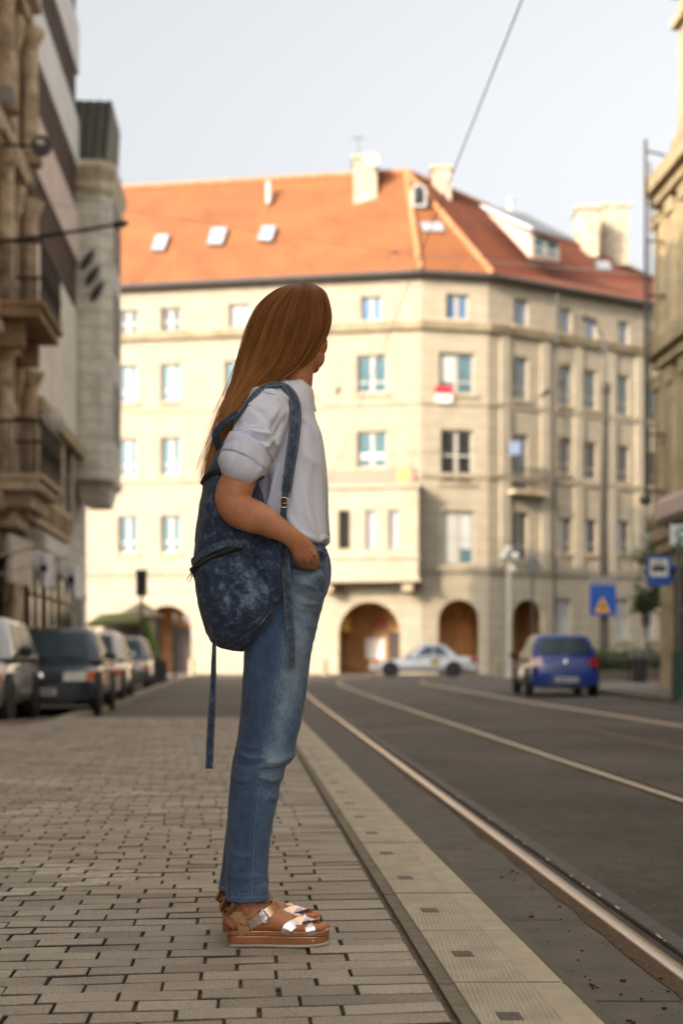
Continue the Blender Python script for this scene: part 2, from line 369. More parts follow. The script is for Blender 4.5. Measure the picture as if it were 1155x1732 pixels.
def tracks():
    m, nt, b = new_mat('rail_steel'); L = nt.links.new
    tc = node(nt, 'ShaderNodeTexCoord'); mp = node(nt, 'ShaderNodeMapping'); mp.inputs['Scale'].default_value = (60, 1.2, 1)
    nz = node(nt, 'ShaderNodeTexNoise', Scale=2.0, Detail=5.0); L(tc.outputs['Object'], mp.inputs[0]); L(mp.outputs[0], nz.inputs['Vector'])
    b.inputs['Base Color'].default_value = (.66, .60, .53, 1); b.inputs['Metallic'].default_value = 1
    mr = node(nt, 'ShaderNodeMapRange'); mr.inputs[3].default_value = .24; mr.inputs[4].default_value = .42
    L(nz.outputs['Fac'], mr.inputs[0]); L(mr.outputs[0], b.inputs['Roughness'])
    simple('rail_rust', (.10, .06, .035), (.035, .022, .015), scale=40, rough=.8, bump=.6, bscale=90)
    simple('rail_groove', (.02, .016, .013), (.01, .008, .007), scale=30, rough=.9)
    simple('bitumen', (.105, .10, .092), (.07, .066, .06), scale=14, rough=.6, bump=.3, bscale=90)
    simple('track_slab', (.20, .178, .15), (.12, .106, .09), scale=5, rough=.8, bump=.45, bscale=260, lo=.3, hi=.72, detail=8)
    simple('seal', (.19, .125, .07), (.08, .055, .035), scale=60, rough=.95, bump=.9, bscale=150)
    # slab panels between kerb and first rail, butted with open joints
    mb = MB(); y = -2.0; q = lambda x, D, yy, z: (x + D.x*yy, yy, z + gz(yy))
    while y < 46:
        ya, yb = y + .004, y + 1.116
        mb.quad((.885 + KD.x*ya, ya, .006), (1.095 + RD.x*ya, ya, .006), (1.095 + RD.x*yb, yb, .006), (.885 + KD.x*yb, yb, .006))
        y += 1.12
    structure(mb.build('track_slabs', MATS['track_slab']))
    simple('rail_dull', (.30, .22, .15), (.16, .12, .085), scale=3, rough=.55, metal=.4, stretch=(40, 1, 1))
    labs = ['shiny tram rail nearest the kerb with brown sealing beside it', 'second tram rail from the kerb, across the dark asphalt strip',
            'third tram rail from the kerb, dull and thin on the asphalt', 'fourth and farthest tram rail, in front of the blue hatchback']
    for k, X in enumerate((1.165, 2.60, 4.08, 5.51)):
        t = thing('tram_rail', labs[k], 'rail', (X, 0, 0), group='tram rails set in the road')
        def path(off, z):
            return [Vector((X + off + RD.x*y + (0.012*(y-46)**2 if y > 46 else 0), y, z + gz(y))) for y in list(np.arange(-3, 12, .5)) + list(np.arange(12, 66, 2.0))]
        def ribbon_(prof, name, mt):
            mbb = MB()
            ps = [path(o_, z_) for o_, z_ in prof]
            for i in range(len(ps[0]) - 1):
                for j in range(len(prof) - 1):
                    mbb.quad(ps[j][i], ps[j+1][i], ps[j+1][i+1], ps[j][i+1])
            return mbb.build(name, mt, t, smooth=True)
        ribbon_([(-.03, .004), (-.026, .011), (-.018, .014), (.018, .014), (.026, .009), (.029, -.004)], 'rail_head', MATS['rail_dull' if k == 2 else 'rail_steel'])
        ribbon_([(.029, -.004), (.034, -.02), (.062, -.02), (.066, .002)], 'groove', MATS['rail_groove'])
        ribbon_([(.066, .002), (.068, .010), (.078, .011), (.084, .005)], 'guard_lip', MATS['rail_rust'])
        if k < 2:
            ribbon_([(.084, .005), (.15 if k == 0 else .11, .0045)], 'bitumen_strip', MATS['bitumen'])
            mbb = MB(); yy = -3.0; rr = random.Random(3 + k)
            pa = -.03; w0 = .05
            while yy < 40:
                y2 = yy + .12; w1 = max(.022, min(.065, w0 + rr.uniform(-.012, .012)))
                mbb.quad((X - .03 - w0 + RD.x*yy, yy, .0085 + gz(yy)), (X - .0295 + RD.x*yy, yy, .0085 + gz(yy)), (X - .0295 + RD.x*y2, y2, .0085 + gz(y2)), (X - .03 - w1 + RD.x*y2, y2, .0085 + gz(y2)))
                yy = y2; w0 = w1
            mbb.build('sealing', MATS['seal'], t)
        # worn bright flecks on the lip
        if k == 0:
            mbb = MB(); yy = 2.2; rr = random.Random(5)
            while yy < 9:
                ln = rr.uniform(.01, .07)
                if rr.random() < .34:
                    x = X + .074 + RD.x*yy; mbb.box((x-.004, yy, .0112), (x+.004, yy+ln, .0122))
                yy += ln + rr.uniform(.01, .12)
            mbb.build('worn_edge', MATS['rail_steel'], t)['kind'] = 'stuff'
tracks()
# crumbs of grit on the slab by the rail
simple('crumbs', (.11, .05, .03), (.03, .018, .013), scale=50, rough=.9)
mb = MB()
for k in range(95):
    y = random.choice((random.gauss(3.55, .35), random.uniform(2.3, 7)))
    t_ = random.random(); x = (.91 + KD.x*y) * (1-t_) + (1.10 + RD.x*y) * t_
    r = abs(random.gauss(.0012, .0011)) + .0007; a = random.uniform(0, 3)
    mb.obox((x, y, .0085 + r*.4), (r*1.7*math.cos(a), r*1.7*math.sin(a), 0), (-r*math.sin(a), r*math.cos(a), 0), (0, 0, r*.6))
tag(mb.build('grit', MATS['crumbs']), 'small dark crumbs of grit on the concrete strip beside the rail', 'grit', kind='stuff')

# far side: pale kerb line of the parking bay, far pavement on the right
simple('pale_kerb', (.42, .37, .27), (.30, .26, .19), scale=5, rough=.85)
simple('parking_ground', (.17, .145, .115), (.11, .095, .075), scale=2, rough=.9)
simple('far_paving', (.22, .19, .145), (.155, .135, .105), scale=2.5, rough=.9)
mb = MB(); pts = [(-3.72, 18.75), (-4.35, 28), (-5.2, 40), (-6.2, 56), (-5.6, 64)]
for (a, c) in zip(pts[:-1], pts[1:]):
    d = Vector((c[0]-a[0], c[1]-a[1], 0)).normalized(); n_ = Vector((d.y, -d.x, 0)) * .11
    A = Vector((a[0], a[1], gz(a[1]))); C_ = Vector((c[0], c[1], gz(c[1])))
    mb.hexa([A-n_, A+n_, C_+n_, C_-n_] + [p + Vector((0, 0, .09)) for p in (A-n_, A+n_, C_+n_, C_-n_)])
structure(mb.build('parking_kerb', MATS['pale_kerb']))
mb = MB()
for (a, c) in zip(pts[:-1], pts[1:]):
    mb.quad((-9.5, a[1], .006 + gz(a[1])), (a[0]-.1, a[1], .006 + gz(a[1])), (c[0]-.1, c[1], .006 + gz(c[1])), (-9.5, c[1], .006 + gz(c[1])))
structure(mb.build('parking_bay', MATS['parking_ground']))
mb = MB()
mb.hexa([(6.6, 26, 0), (40, 26, 0), (40, 52, gz(52)), (6.2, 44, gz(44)), (6.6, 26, .1), (40, 26, .1), (40, 52, .1+gz(52)), (6.2, 44, .1+gz(44))])
structure(mb.build('far_pavement', MATS['far_paving']))
# ------------------------------------------------------------ buildings
def stone(name, c1, c2, block=0.0, scale=1.5, rough=.85, streak=.25):
    m, nt, b = new_mat(name); L = nt.links.new
    tc = node(nt, 'ShaderNodeTexCoord'); n1 = node(nt, 'ShaderNodeTexNoise', Scale=scale, Detail=8.0, Roughness=.65)
    mp = node(nt, 'ShaderNodeMapping'); mp.inputs['Scale'].default_value = (3, 3, .22); n2 = node(nt, 'ShaderNodeTexNoise', Scale=1.0, Detail=5.0)
    L(tc.outputs['Object'], n1.inputs['Vector']); L(tc.outputs['Object'], mp.inputs[0]); L(mp.outputs[0], n2.inputs['Vector'])
    ad = node(nt, 'ShaderNodeMath', operation='MULTIPLY_ADD'); ad.inputs[1].default_value = streak; L(n2.outputs['Fac'], ad.inputs[0]); L(n1.outputs['Fac'], ad.inputs[2])
    rp = node(nt, 'ShaderNodeValToRGB'); rp.color_ramp.elements[0].position = .35 + streak*.5; rp.color_ramp.elements[1].position = .6 + streak*.5
    rp.color_ramp.elements[0].color = c4(c2); rp.color_ramp.elements[1].color = c4(c1); L(ad.outputs[0], rp.inputs[0])
    src = rp.outputs[0]
    if block:
        sx = node(nt, 'ShaderNodeSeparateXYZ'); L(tc.outputs['Object'], sx.inputs[0])
        md = node(nt, 'ShaderNodeMath', operation='PINGPONG'); md.inputs[1].default_value = block / 2; L(sx.outputs[2], md.inputs[0])
        gt = node(nt, 'ShaderNodeMath', operation='LESS_THAN'); gt.inputs[1].default_value = .025; L(md.outputs[0], gt.inputs[0])
        mx = node(nt, 'ShaderNodeMix', data_type='RGBA'); mx.inputs[7].default_value = c4([x*.86 for x in c2]); L(gt.outputs[0], mx.inputs[0]); L(src, mx.inputs[6]); src = mx.outputs[2]
    L(src, b.inputs['Base Color']); b.inputs['Roughness'].default_value = rough; b.inputs['Specular IOR Level'].default_value = .25
    bp = node(nt, 'ShaderNodeBump', Strength=.3, Distance=.03); L(n1.outputs['Fac'], bp.inputs['Height']); L(bp.outputs[0], b.inputs['Normal'])
    return m
stone('cream_stone', (.345, .295, .213), (.295, .247, .173), block=.62)
stone('cream_smooth', (.38, .325, .238), (.325, .275, .195))
stone('cornice_stone', (.42, .34, .22), (.27, .21, .13))
stone('grey_stone', (.74, .70, .60), (.50, .47, .40), block=.5)
stone('old_stone', (.60, .49, .36), (.24, .18, .125), scale=2.5)
stone('pale_panel', (.84, .77, .66), (.70, .63, .53), scale=.8)
stone('yellow_stone', (.45, .36, .22), (.32, .25, .145), scale=2)
stone('dim_interior', (.52, .28, .115), (.34, .18, .07))
simple('louvre', (.13, .075, .05), (.07, .04, .028), scale=1, rough=.7, stretch=(14, 14, .3))
simple('white_frame', (.38, .35, .30), (.33, .305, .26), rough=.5)
simple('brown_frame', (.16, .10, .06), rough=.5)
simple('glass_teal', (.10, .165, .175), (.06, .11, .125), scale=.5, rough=.12, spec=.3)
simple('glass_blue', (.11, .19, .32), (.07, .13, .23), scale=.5, rough=.12, spec=.3)
simple('glass_dark', (.03, .028, .025), (.015, .014, .012), scale=.8, rough=.12, spec=.3)
simple('blind', (.46, .46, .43), (.38, .38, .35), rough=.8)
simple('grey_blind', (.33, .32, .34), (.27, .26, .28), rough=.8)
simple('dark_metal', (.045, .04, .036), (.025, .022, .02), rough=.5, metal=.4)
simple('iron', (.06, .04, .03), (.03, .02, .015), rough=.6, metal=.3)
simple('zinc', (.30, .31, .31), (.22, .22, .22), rough=.45, metal=.6)
simple('lead', (.07, .065, .06), (.045, .04, .035), rough=.6)
def tiles(name, c1, c2, c3):
    m, nt, b = new_mat(name); L = nt.links.new
    tc = node(nt, 'ShaderNodeTexCoord'); n1 = node(nt, 'ShaderNodeTexNoise', Scale=.7, Detail=8.0, Roughness=.7); n2 = node(nt, 'ShaderNodeTexNoise', Scale=6.0, Detail=3.0)
    for n in (n1, n2): L(tc.outputs['Object'], n.inputs['Vector'])
    rp = node(nt, 'ShaderNodeValToRGB'); e = rp.color_ramp.elements; e[0].position = .3; e[0].color = c4(c3); e[1].position = .7; e[1].color = c4(c1)
    k = rp.color_ramp.elements.new(.5); k.color = c4(c2)
    ad = node(nt, 'ShaderNodeMath', operation='MULTIPLY_ADD'); ad.inputs[1].default_value = .3; L(n2.outputs['Fac'], ad.inputs[0]); L(n1.outputs['Fac'], ad.inputs[2])
    sb = node(nt, 'ShaderNodeMath', operation='SUBTRACT'); sb.inputs[1].default_value = .15; L(ad.outputs[0], sb.inputs[0]); L(sb.outputs[0], rp.inputs[0]); L(rp.outputs[0], b.inputs['Base Color'])
    sx = node(nt, 'ShaderNodeSeparateXYZ'); L(tc.outputs['Object'], sx.inputs[0])
    ml = node(nt, 'ShaderNodeMath', operation='MULTIPLY'); ml.inputs[1].default_value = 4.0; L(sx.outputs[2], ml.inputs[0])
    fr = node(nt, 'ShaderNodeMath', operation='FRACT'); L(ml.outputs[0], fr.inputs[0])
    bp = node(nt, 'ShaderNodeBump', Strength=.7, Distance=.05); L(fr.outputs[0], bp.inputs['Height']); L(bp.outputs[0], b.inputs['Normal'])
    b.inputs['Roughness'].default_value = .8
    return m
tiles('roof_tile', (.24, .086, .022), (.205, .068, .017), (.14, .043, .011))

tiles('roof_tile_dark', (.20, .052, .016), (.17, .042, .013), (.12, .030, .010))  # darker, redder tile colour for the right slope only

class Facade:
    """a vertical wall plane: P0 start, dr unit direction along it, n outward normal"""
    def __init__(s, P0, dr): s.P0 = Vector((P0[0], P0[1], 0)); s.d = Vector((dr[0], dr[1], 0)).normalized(); s.n = Vector((s.d.y, -s.d.x, 0))
    def at(s, a, z, o=0.0): return s.P0 + s.d*a + s.n*o + Vector((0, 0, z))
    def sz(s, u, v, o=0.0):
        B = s.P0 + s.n*o; k = (u-577.5)/F
        a = (k*B.y - B.x)/(s.d.x - k*s.d.y); y = B.y + s.d.y*a
        return a, CAMZ + (HOR-v)/F*y
    def box(s, mb, a0, a1, z0, z1, o0, o1, mi=0):
        mb.hexa([s.at(a0, z0, o0), s.at(a1, z0, o0), s.at(a1, z0, o1), s.at(a0, z0, o1), s.at(a0, z1, o0), s.at(a1, z1, o0), s.at(a1, z1, o1), s.at(a0, z1, o1)], mi)
    def wall(s, mb, a0, a1, z0, z1, holes, depth=.28, mi=0):
        """holes: (a0,a1,z0,z1) or (a0,a1,z0,z1,'arch')"""
        br = {a0, a1}
        for h in holes:
            br |= {h[0], h[1]}
            if len(h) > 4:
                for k in range(1, 16): br.add(h[0] + (h[1]-h[0])*(.5-.5*math.cos(math.pi*k/16)))
        br = sorted(x for x in br if a0 <= x <= a1)
        def top(h, x):
            if len(h) == 4: return h[3]
            r = (h[1]-h[0])/2; c = (h[0]+h[1])/2
            return h[3] - r + math.sqrt(max(0, r*r-(x-c)**2))
        for xa, xb in zip(br[:-1], br[1:]):
            hs_ = sorted([h for h in holes if h[0] <= xa+1e-6 and h[1] >= xb-1e-6], key=lambda h: h[2])
            za, zb = z0, z0
            for h in hs_:
                if h[2] > za + 1e-5: mb.quad(s.at(xa, za), s.at(xb, zb), s.at(xb, h[2]), s.at(xa, h[2]), mi)
                if h[2] > z0 + 1e-5: mb.quad(s.at(xa, h[2]), s.at(xb, h[2]), s.at(xb, h[2], -depth), s.at(xa, h[2], -depth), mi)
                za, zb = top(h, xa), top(h, xb)
                mb.quad(s.at(xa, za), s.at(xa, za, -depth), s.at(xb, zb, -depth), s.at(xb, zb), mi)
            mb.quad(s.at(xa, za), s.at(xb, zb), s.at(xb, z1), s.at(xa, z1), mi)
        for h in holes:
            for x in (h[0], h[1]):
                t = top(h, x)
                mb.quad(s.at(x, h[2]), s.at(x, h[2], -depth), s.at(x, t, -depth), s.at(x, t), mi)
    def window(s, parent, a0, a1, z0, z1, glass='glass_teal', frame='white_frame', mull=1, trans=(.34,), depth=.2, blind=None, sill=True):
        mb = MB(); o0, o1 = -depth-.07, -depth+.01; fw = min(.11, (a1-a0)*.09)
        s.box(mb, a0, a0+fw, z0, z1, o0, o1); s.box(mb, a1-fw, a1, z0, z1, o0, o1)
        s.box(mb, a0+fw, a1-fw, z0, z0+fw, o0, o1); s.box(mb, a0+fw, a1-fw, z1-fw, z1, o0, o1)
        xs_ = [a0+fw]
        for k in range(mull):
            c = a0 + (a1-a0)*(k+1)/(mull+1); w = fw*.95
            s.box(mb, c-w, c+w, z0+fw, z1-fw, o0, o1); xs_ += [c-w, c+w]
        xs_.append(a1-fw)
        for t in trans:
            zc = z0+(z1-z0)*t
            for k in range(0, len(xs_), 2): s.box(mb, xs_[k], xs_[k+1], zc-.05, zc+.05, o0+.005, o1-.005)
        w = mb.build('window', MATS[frame], parent)
        mb = MB(); mb.quad(s.at(a0+.02, z0+.02, -depth-.03), s.at(a1-.02, z0+.02, -depth-.03), s.at(a1-.02, z1-.02, -depth-.03), s.at(a0+.02, z1-.02, -depth-.03))
        mb.build('pane', MATS[glass], w)
        if blind:
            mb = MB()
            for (fa, fb, fc, fd) in blind:
                A0 = a0+(a1-a0)*fa; A1 = a0+(a1-a0)*fb; Z0 = z0+(z1-z0)*fc; Z1 = z0+(z1-z0)*fd
                s.box(mb, A0, A1, Z0, Z1, -depth-.026, -depth-.018)
            mb.build('blind', MATS['blind'], w)
        if sill:
            mb = MB(); s.box(mb, a0-.12, a1+.12, z0-.16, z0-.003, -.1, .12); mb.build('sill', MATS['cornice_stone'], w)
        return w

def corner_building():
    PC = Vector((3.91, 70, 0)); dl = Vector((.9834, -.1805, 0)).normalized()
    FL = Facade(PC - dl*26, dl); LL = 26.0
    FC = Facade(PC, (math.cos(R(11)), math.sin(R(11)))); LC = 3.42
    PE = FC.at(LC, 0); FR = Facade(PE, (math.cos(R(32)), math.sin(R(32)))); LR = 22.0
    T = thing('corner_building', 'large cream corner building with an orange tiled roof behind the street crossing', 'building', (3.9, 72, 0))
    ZE = 19.95
    def H(f, u0, u1, v0, v1):
        um = (u0+u1)/2; _, z0 = f.sz(um, v1); _, z1 = f.sz(um, v0); a0, _ = f.sz(u0, v0); a1, _ = f.sz(u1, v0)
        return (a0, a1, z0, z1)
    wl, wc, wr = [], [], []
    def reg(lst, f, u0, u1, v0, v1, **k): lst.append((H(f, u0, u1, v0, v1), k))
    # left face: window columns as seen, and two more columns hidden behind the woman
    for (u0, u1) in ((200, 234), (272, 306), (387, 423), (498, 533), (610, 646)):
        d = (u0-200)/(610-200)
        g = dict(glass='glass_dark' if u0 < 350 else 'glass_teal', trans=(.42,)) if u0 < 350 else dict(glass='glass_blue' if u0 > 550 else 'grey_blind', trans=())
        reg(wl, FL, u0, u1, 524 - 23*d, 564 - 21*d, **g)
    for (u0, u1) in ((200, 233), (272, 306), (380, 420), (490, 530), (603, 655)):
        d = (u0-200)/(603-200)
        reg(wl, FL, u0, u1, 618-18*d, 682-17*d, glass='glass_teal', trans=(.3,), blind=None)
        reg(wl, FL, u0, u1, 742-13*d, 806-15*d, glass='glass_teal', trans=(.3,) if u0 < 500 else (.25,), blind=((.1, .9, .27, .42),) if u0 > 600 else None)
        if u0 < 550: reg(wl, FL, u0, u1, 873-8*d, 936-6*d, glass='glass_teal', trans=(.3,), blind=None)
    # chamfer
    reg(wc, FC, 754, 793, 497, 541, glass='glass_blue', trans=())
    reg(wc, FC, 742, 802, 597, 666, glass='glass_teal', trans=(.3,), blind=((.04, .48, .33, .97),))
    reg(wc, FC, 745, 800, 727, 816, glass='glass_dark', trans=(.52,), blind=None)
    reg(wc, FC, 748, 803, 864, 955, glass='glass_teal', trans=(.5,), blind=((.05, .47, .05, .95), (.53, .9, .3, .95)))
    # right face
    rows = ((869, 893, 506, 551, 604, 676, 735, 828, 866, 948), (945, 967, 522, 564, 618, 686, 741, 801, 876, 936), (985, 1009, 535, 577, 626, 692, 748, 811, 879, 937), (1043, 1064, 543, 582, 635, 702, 754, 816, 881, 936), (1095, 1113, 560, 596, 648, 712, 765, 822, 884, 938))
    for r_ in rows:
        for k in range(4):
            reg(wr, FR, r_[0], r_[1], r_[2+2*k], r_[3+2*k], glass=('glass_blue', 'glass_teal', 'glass_dark' if r_[0] > 900 else 'glass_teal', 'glass_dark')[k], trans=(.3,) if k else (), mull=1,
                blind=((.05, .5, .05, .95),) if (k in (0, 3) and r_[0] > 900) else None)
    for (u0, u1) in ((937, 966), (1040, 1063), (1090, 1108)):
        reg(wr, FR, u0, u1, 1012, 1082, glass='grey_blind', trans=(.6,), blind=((.05, .95, .02, .5),))
    # arches
    aL = [H(FL, 573, 676, 1018, 1146) , H(FL, 243, 324, 1024, 1150), H(FL, 420, 520, 1020, 1148)]
    aC = [H(FC, 741, 812, 1014, 1146)]; aR = [H(FR, 866, 919, 1014, 1146), H(FR, 985, 1022, 1020, 1146)]
    fix = lambda h: (h[0], h[1], 0.02, h[3], 'arch')
    aL, aC, aR = [fix(h) for h in aL], [fix(h) for h in aC], [fix(h) for h in aR[:1]]
    for (f, ln, ws, ar, nm) in ((FL, LL, wl, aL, 'facade'), (FC, LC, wc, aC, 'corner_facade'), (FR, LR, wr, aR, 'facade')):
        mb = MB(); f.wall(mb, 0, ln, -.2, ZE, [w[0] for w in ws] + ar, .3); mb.build(nm, MATS['cream_stone'], T)
        for h, k in ws: f.window(T, *h, **k)
    # deep arcade behind the arches: passage walls, floor in shade
    mb = MB()
    for f, ars in ((FL, aL), (FC, aC), (FR, aR)):
        for h in ars:
            dp = -2.6
            mb.quad(f.at(h[0]-.6, 0, dp), f.at(h[1]+.6, 0, dp), f.at(h[1]+.6, h[3]+.4, dp), f.at(h[0]-.6, h[3]+.4, dp))
            mb.quad(f.at(h[0]-.6, 0, -.31), f.at(h[0]-.6, 0, dp), f.at(h[0]-.6, h[3]+.4, dp), f.at(h[0]-.6, h[3]+.4, -.31))
            mb.quad(f.at(h[1]+.6, 0, -.31), f.at(h[1]+.6, 0, dp), f.at(h[1]+.6, h[3]+.4, dp), f.at(h[1]+.6, h[3]+.4, -.31))
            mb.quad(f.at(h[0]-.6, h[3]+.4, -.31), f.at(h[1]+.6, h[3]+.4, -.31), f.at(h[1]+.6, h[3]+.4, dp), f.at(h[0]-.6, h[3]+.4, dp))
    mb.build('arcade', MATS['dim_interior'], T)
    # doors and a board inside the arches
    for f, h, fa, fb, zt in ((FL, aL[0], .68, .98, .62), (FC, aC[0], .02, .2, .7), (FL, aL[1], .3, .7, .7)):
        mb = MB(); a0 = h[0]+(h[1]-h[0])*fa; a1 = h[0]+(h[1]-h[0])*fb
        f.box(mb, a0, a1, .1, h[3]*zt, -2.58, -2.5); f.box(mb, a0+.1, a1-.1, .3, h[3]*zt-.15, -2.5, -2.47); mb.build('door', MATS['iron'], T)
    mb = MB(); h = aL[0]; w = h[1]-h[0]; FL.box(mb, h[0]+w*.3, h[0]+w*.62, .9, 2.0, -2.58, -2.52); mb.build('notice_board', MATS['pale_panel'], T)
    simple('red_sign', (.42, .08, .04), rough=.6); simple('amber_sign', (.62, .36, .05), rough=.6)
    mb = MB(); FL.box(mb, h[0]+w*.48, h[0]+w*.66, 2.45, 2.95, -2.58, -2.5); mb.build('shop_sign', MATS['red_sign'], T)
    mb = MB(); FL.box(mb, h[0]+.04, h[0]+.3, 2.3, 3.1, -1.6, -.5); mb.build('shop_sign', MATS['amber_sign'], T)
    # cornices and string courses run round the three faces
    def run(name, z0, z1, o, mt):
        mb = MB()
        A = [FL.at(0, 0), FL.at(LL, 0), FC.at(LC, 0), FR.at(LR, 0)]
        nL, nC, nR = FL.n, FC.n, FR.n
        m1 = (nL+nC).normalized(); m1 = m1/m1.dot(nL); m2 = (nC+nR).normalized(); m2 = m2/m2.dot(nC)
        O_ = [nL, m1, m2, nR]
        for i in range(3):
            q = []
            for z in (z0, z1):
                oo = o if z == z1 else o*.55
                for (j, off) in ((i, .002), (i+1, .002), (i+1, oo), (i, oo)): q.append(A[j] + O_[j]*off + Vector((0, 0, z)))
            mb.hexa(q)
        return mb.build(name, mt, T)
    run('cornice', 17.15, 17.5, .42, MATS['cornice_stone'])
    run('string_course', 13.45, 13.65, .12, MATS['cream_smooth']); run('string_course', 9.85, 10.1, .16, MATS['cream_smooth'])
    run('string_course', 5.2, 5.5, .2, MATS['cream_smooth'])
    # shallow pilasters on the right face
    for u in (852, 920, 976, 1032, 1080):
        a, _ = FR.sz(u, 700)
        for z0, z1, o in ((5.52, 9.83, .14), (10.12, 13.43, .14), (13.67, 17.13, .12)):
            mb = MB(); FR.box(mb, a-.28, a+.28, z0, z1, .002, o); mb.build('pilaster', MATS['cream_smooth'], T)
    # projecting bay over the left arch with three slim windows
    a0, _ = FL.sz(528, 900, 1.2); a1, _ = FL.sz(707, 900, 1.2); _, zt = FL.sz(640, 826, 1.2); _, zb = FL.sz(640, 978, 1.2)
    FB = Facade(FL.at(a0, 0, 1.2), FL.d); LB = a1-a0
    mb = MB(); hs_ = []
    for (u0, u1) in ((572, 593), (618, 637), (657, 676)):
        b0, z1_ = FB.sz(u0, 863); b1, _ = FB.sz(u1, 863); _, z0_ = FB.sz(u0, 930); hs_.append((b0, b1, z0_, z1_))
    FB.wall(mb, 0, LB, zb, zt, hs_, .25)
    for aa in (0, LB): mb.quad(FB.at(aa, zb), FB.at(aa, zb, -1.19), FB.at(aa, zt, -1.19), FB.at(aa, zt))
    mb.quad(FB.at(0, zt), FB.at(LB, zt), FB.at(LB, zt, -1.19), FB.at(0, zt, -1.19)); mb.quad(FB.at(0, zb), FB.at(LB, zb), FB.at(LB, zb, -1.19), FB.at(0, zb, -1.19))
    FB.box(mb, -.1, LB+.1, zb-.18, zb-.005, -1.15, .16); FB.box(mb, -.06, LB+.06, z0_-.42, z0_-.22, .003, .1)
    FB.box(mb, -.1, LB+.1, zt+.004, zt+.2, -1.15, .14)
    by = mb.build('bay', MATS['cream_smooth'], T)
    for h, g in zip(hs_, ('glass_dark', 'grey_blind', 'grey_blind')): FB.window(T, *h, glass=g, frame='cream_smooth', mull=0, trans=(), depth=.15, sill=False)
    # brackets carrying the bay
    for aa in (.5, LB-.8): mb = MB(); FB.box(mb, aa, aa+.5, zb-.62, zb-.19, -1.15, -.1); mb.build('bracket', MATS['cornice_stone'], T)
    # balcony on the right face
    a, z = FR.sz(884, 832); mb = MB(); FR.box(mb, a-1.1, a+1.1, z-.2, z, .004, .7); mb.build('balcony_slab', MATS['cornice_stone'], T)
    mb = MB()
    for k in range(12): x = a-1.05+k*.19; FR.box(mb, x, x+.025, z+.002, z+1.0, .62, .65)
    FR.box(mb, a-1.08, a+1.08, z+1.002, z+1.05, .6, .67); mb.build('balcony_railing', MATS['iron'], T)
    # downpipe
    a, _ = FR.sz(931, 700); mb = MB(); mb.tube([FR.at(a, 19.5, .5), FR.at(a, 17.0, .5), FR.at(a, 16.6, .3), FR.at(a, .4, .3)], .07, 8); mb.build('downpipe', MATS['dark_metal'], T)
    # roof
    zr = 26.1; R1 = Vector((3.35, 73.6, zr)); E1 = FL.at(LL, ZE, .35) + FC.n*.05; E0 = FL.at(-1, ZE, .35); E2 = FC.at(LC+.12, ZE, .38); E3 = FR.at(LR, ZE, .38)
    R0 = P(205, 321, 76.2); R0 = R1 + (R0-R1)*1.75; R0.z = zr; R2 = P(1125, 481, 88); R2 = R1 + (R2-R1)*1.0
    B0 = Vector((R0.x+1.2, R0.y+5.5, ZE)); B1 = Vector((1.0, 82.5, ZE)); B2 = Vector((R2.x-4, R2.y+5, ZE))
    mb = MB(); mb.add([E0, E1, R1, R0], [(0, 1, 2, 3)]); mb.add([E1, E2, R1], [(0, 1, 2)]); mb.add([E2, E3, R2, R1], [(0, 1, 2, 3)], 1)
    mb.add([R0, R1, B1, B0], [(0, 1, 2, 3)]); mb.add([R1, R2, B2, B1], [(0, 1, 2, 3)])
    rf = mb.build('roof', [MATS['roof_tile'], MATS['roof_tile_dark']], T)
    mb = MB(); mb.quad(Vector((B0.x, B0.y, 0)), Vector((B1.x, B1.y, 0)), B1, B0); mb.quad(Vector((B1.x, B1.y, 0)), Vector((B2.x, B2.y, 0)), B2, B1)
    mb.add([FL.at(0, 0), Vector((B0.x, B0.y, 0)), B0, R0, FL.at(0, ZE)], [(0, 1, 2, 3, 4)]); mb.add([FR.at(LR, 0), Vector((B2.x, B2.y, 0)), B2, R2, FR.at(LR, ZE)], [(0, 1, 2, 3, 4)])
    mb.quad(FL.at(0, ZE-.002), FL.at(LL, ZE-.002), FL.at(LL, ZE-.002, .34), FL.at(0, ZE-.002, .34)); mb.quad(FC.at(0, ZE-.002), FC.at(LC, ZE-.002), FC.at(LC, ZE-.002, .36), FC.at(0, ZE-.002, .36)); mb.quad(FR.at(0, ZE-.002), FR.at(LR, ZE-.002), FR.at(LR, ZE-.002, .36), FR.at(0, ZE-.002, .36))
    mb.build('rear_wall', MATS['cream_smooth'], T)
    mb = MB(); gp = [E0, E1, E2, E3]; mb.tube([p - Vector((0, 0, .1)) + Vector((0, -.08, 0)) for p in gp], .13, 8); mb.build('gutter', MATS['lead'], T)
    mb = MB()
    simple('ridge_tile', (.46, .20, .085), (.36, .13, .05), scale=3, rough=.8)
    for a_, b_ in ((E1, R1), (E2, R1), (R0, R1), (R1, R2)): mb.tube([a_ + Vector((0, 0, .05)), b_ + Vector((0, 0, .05))], .15, 8)
    mb.build('ridge', MATS['ridge_tile'], rf)
    def pl(tri, u, v, off=0.0):
        a_, b_, c_ = tri; n = (b_-a_).cross(c_-a_).normalized()
        if n.y > 0: n = -n
        o = Vector((0, 0, CAMZ)); d = Vector(((u-577.5)/F, 1, (HOR-v)/F)); t = (a_-o).dot(n)/d.dot(n)
        return o + d*t + n*off
    tl = (E0, E1, R0); tc_ = (E1, E2, R1); tr = (E2, E3, R1)
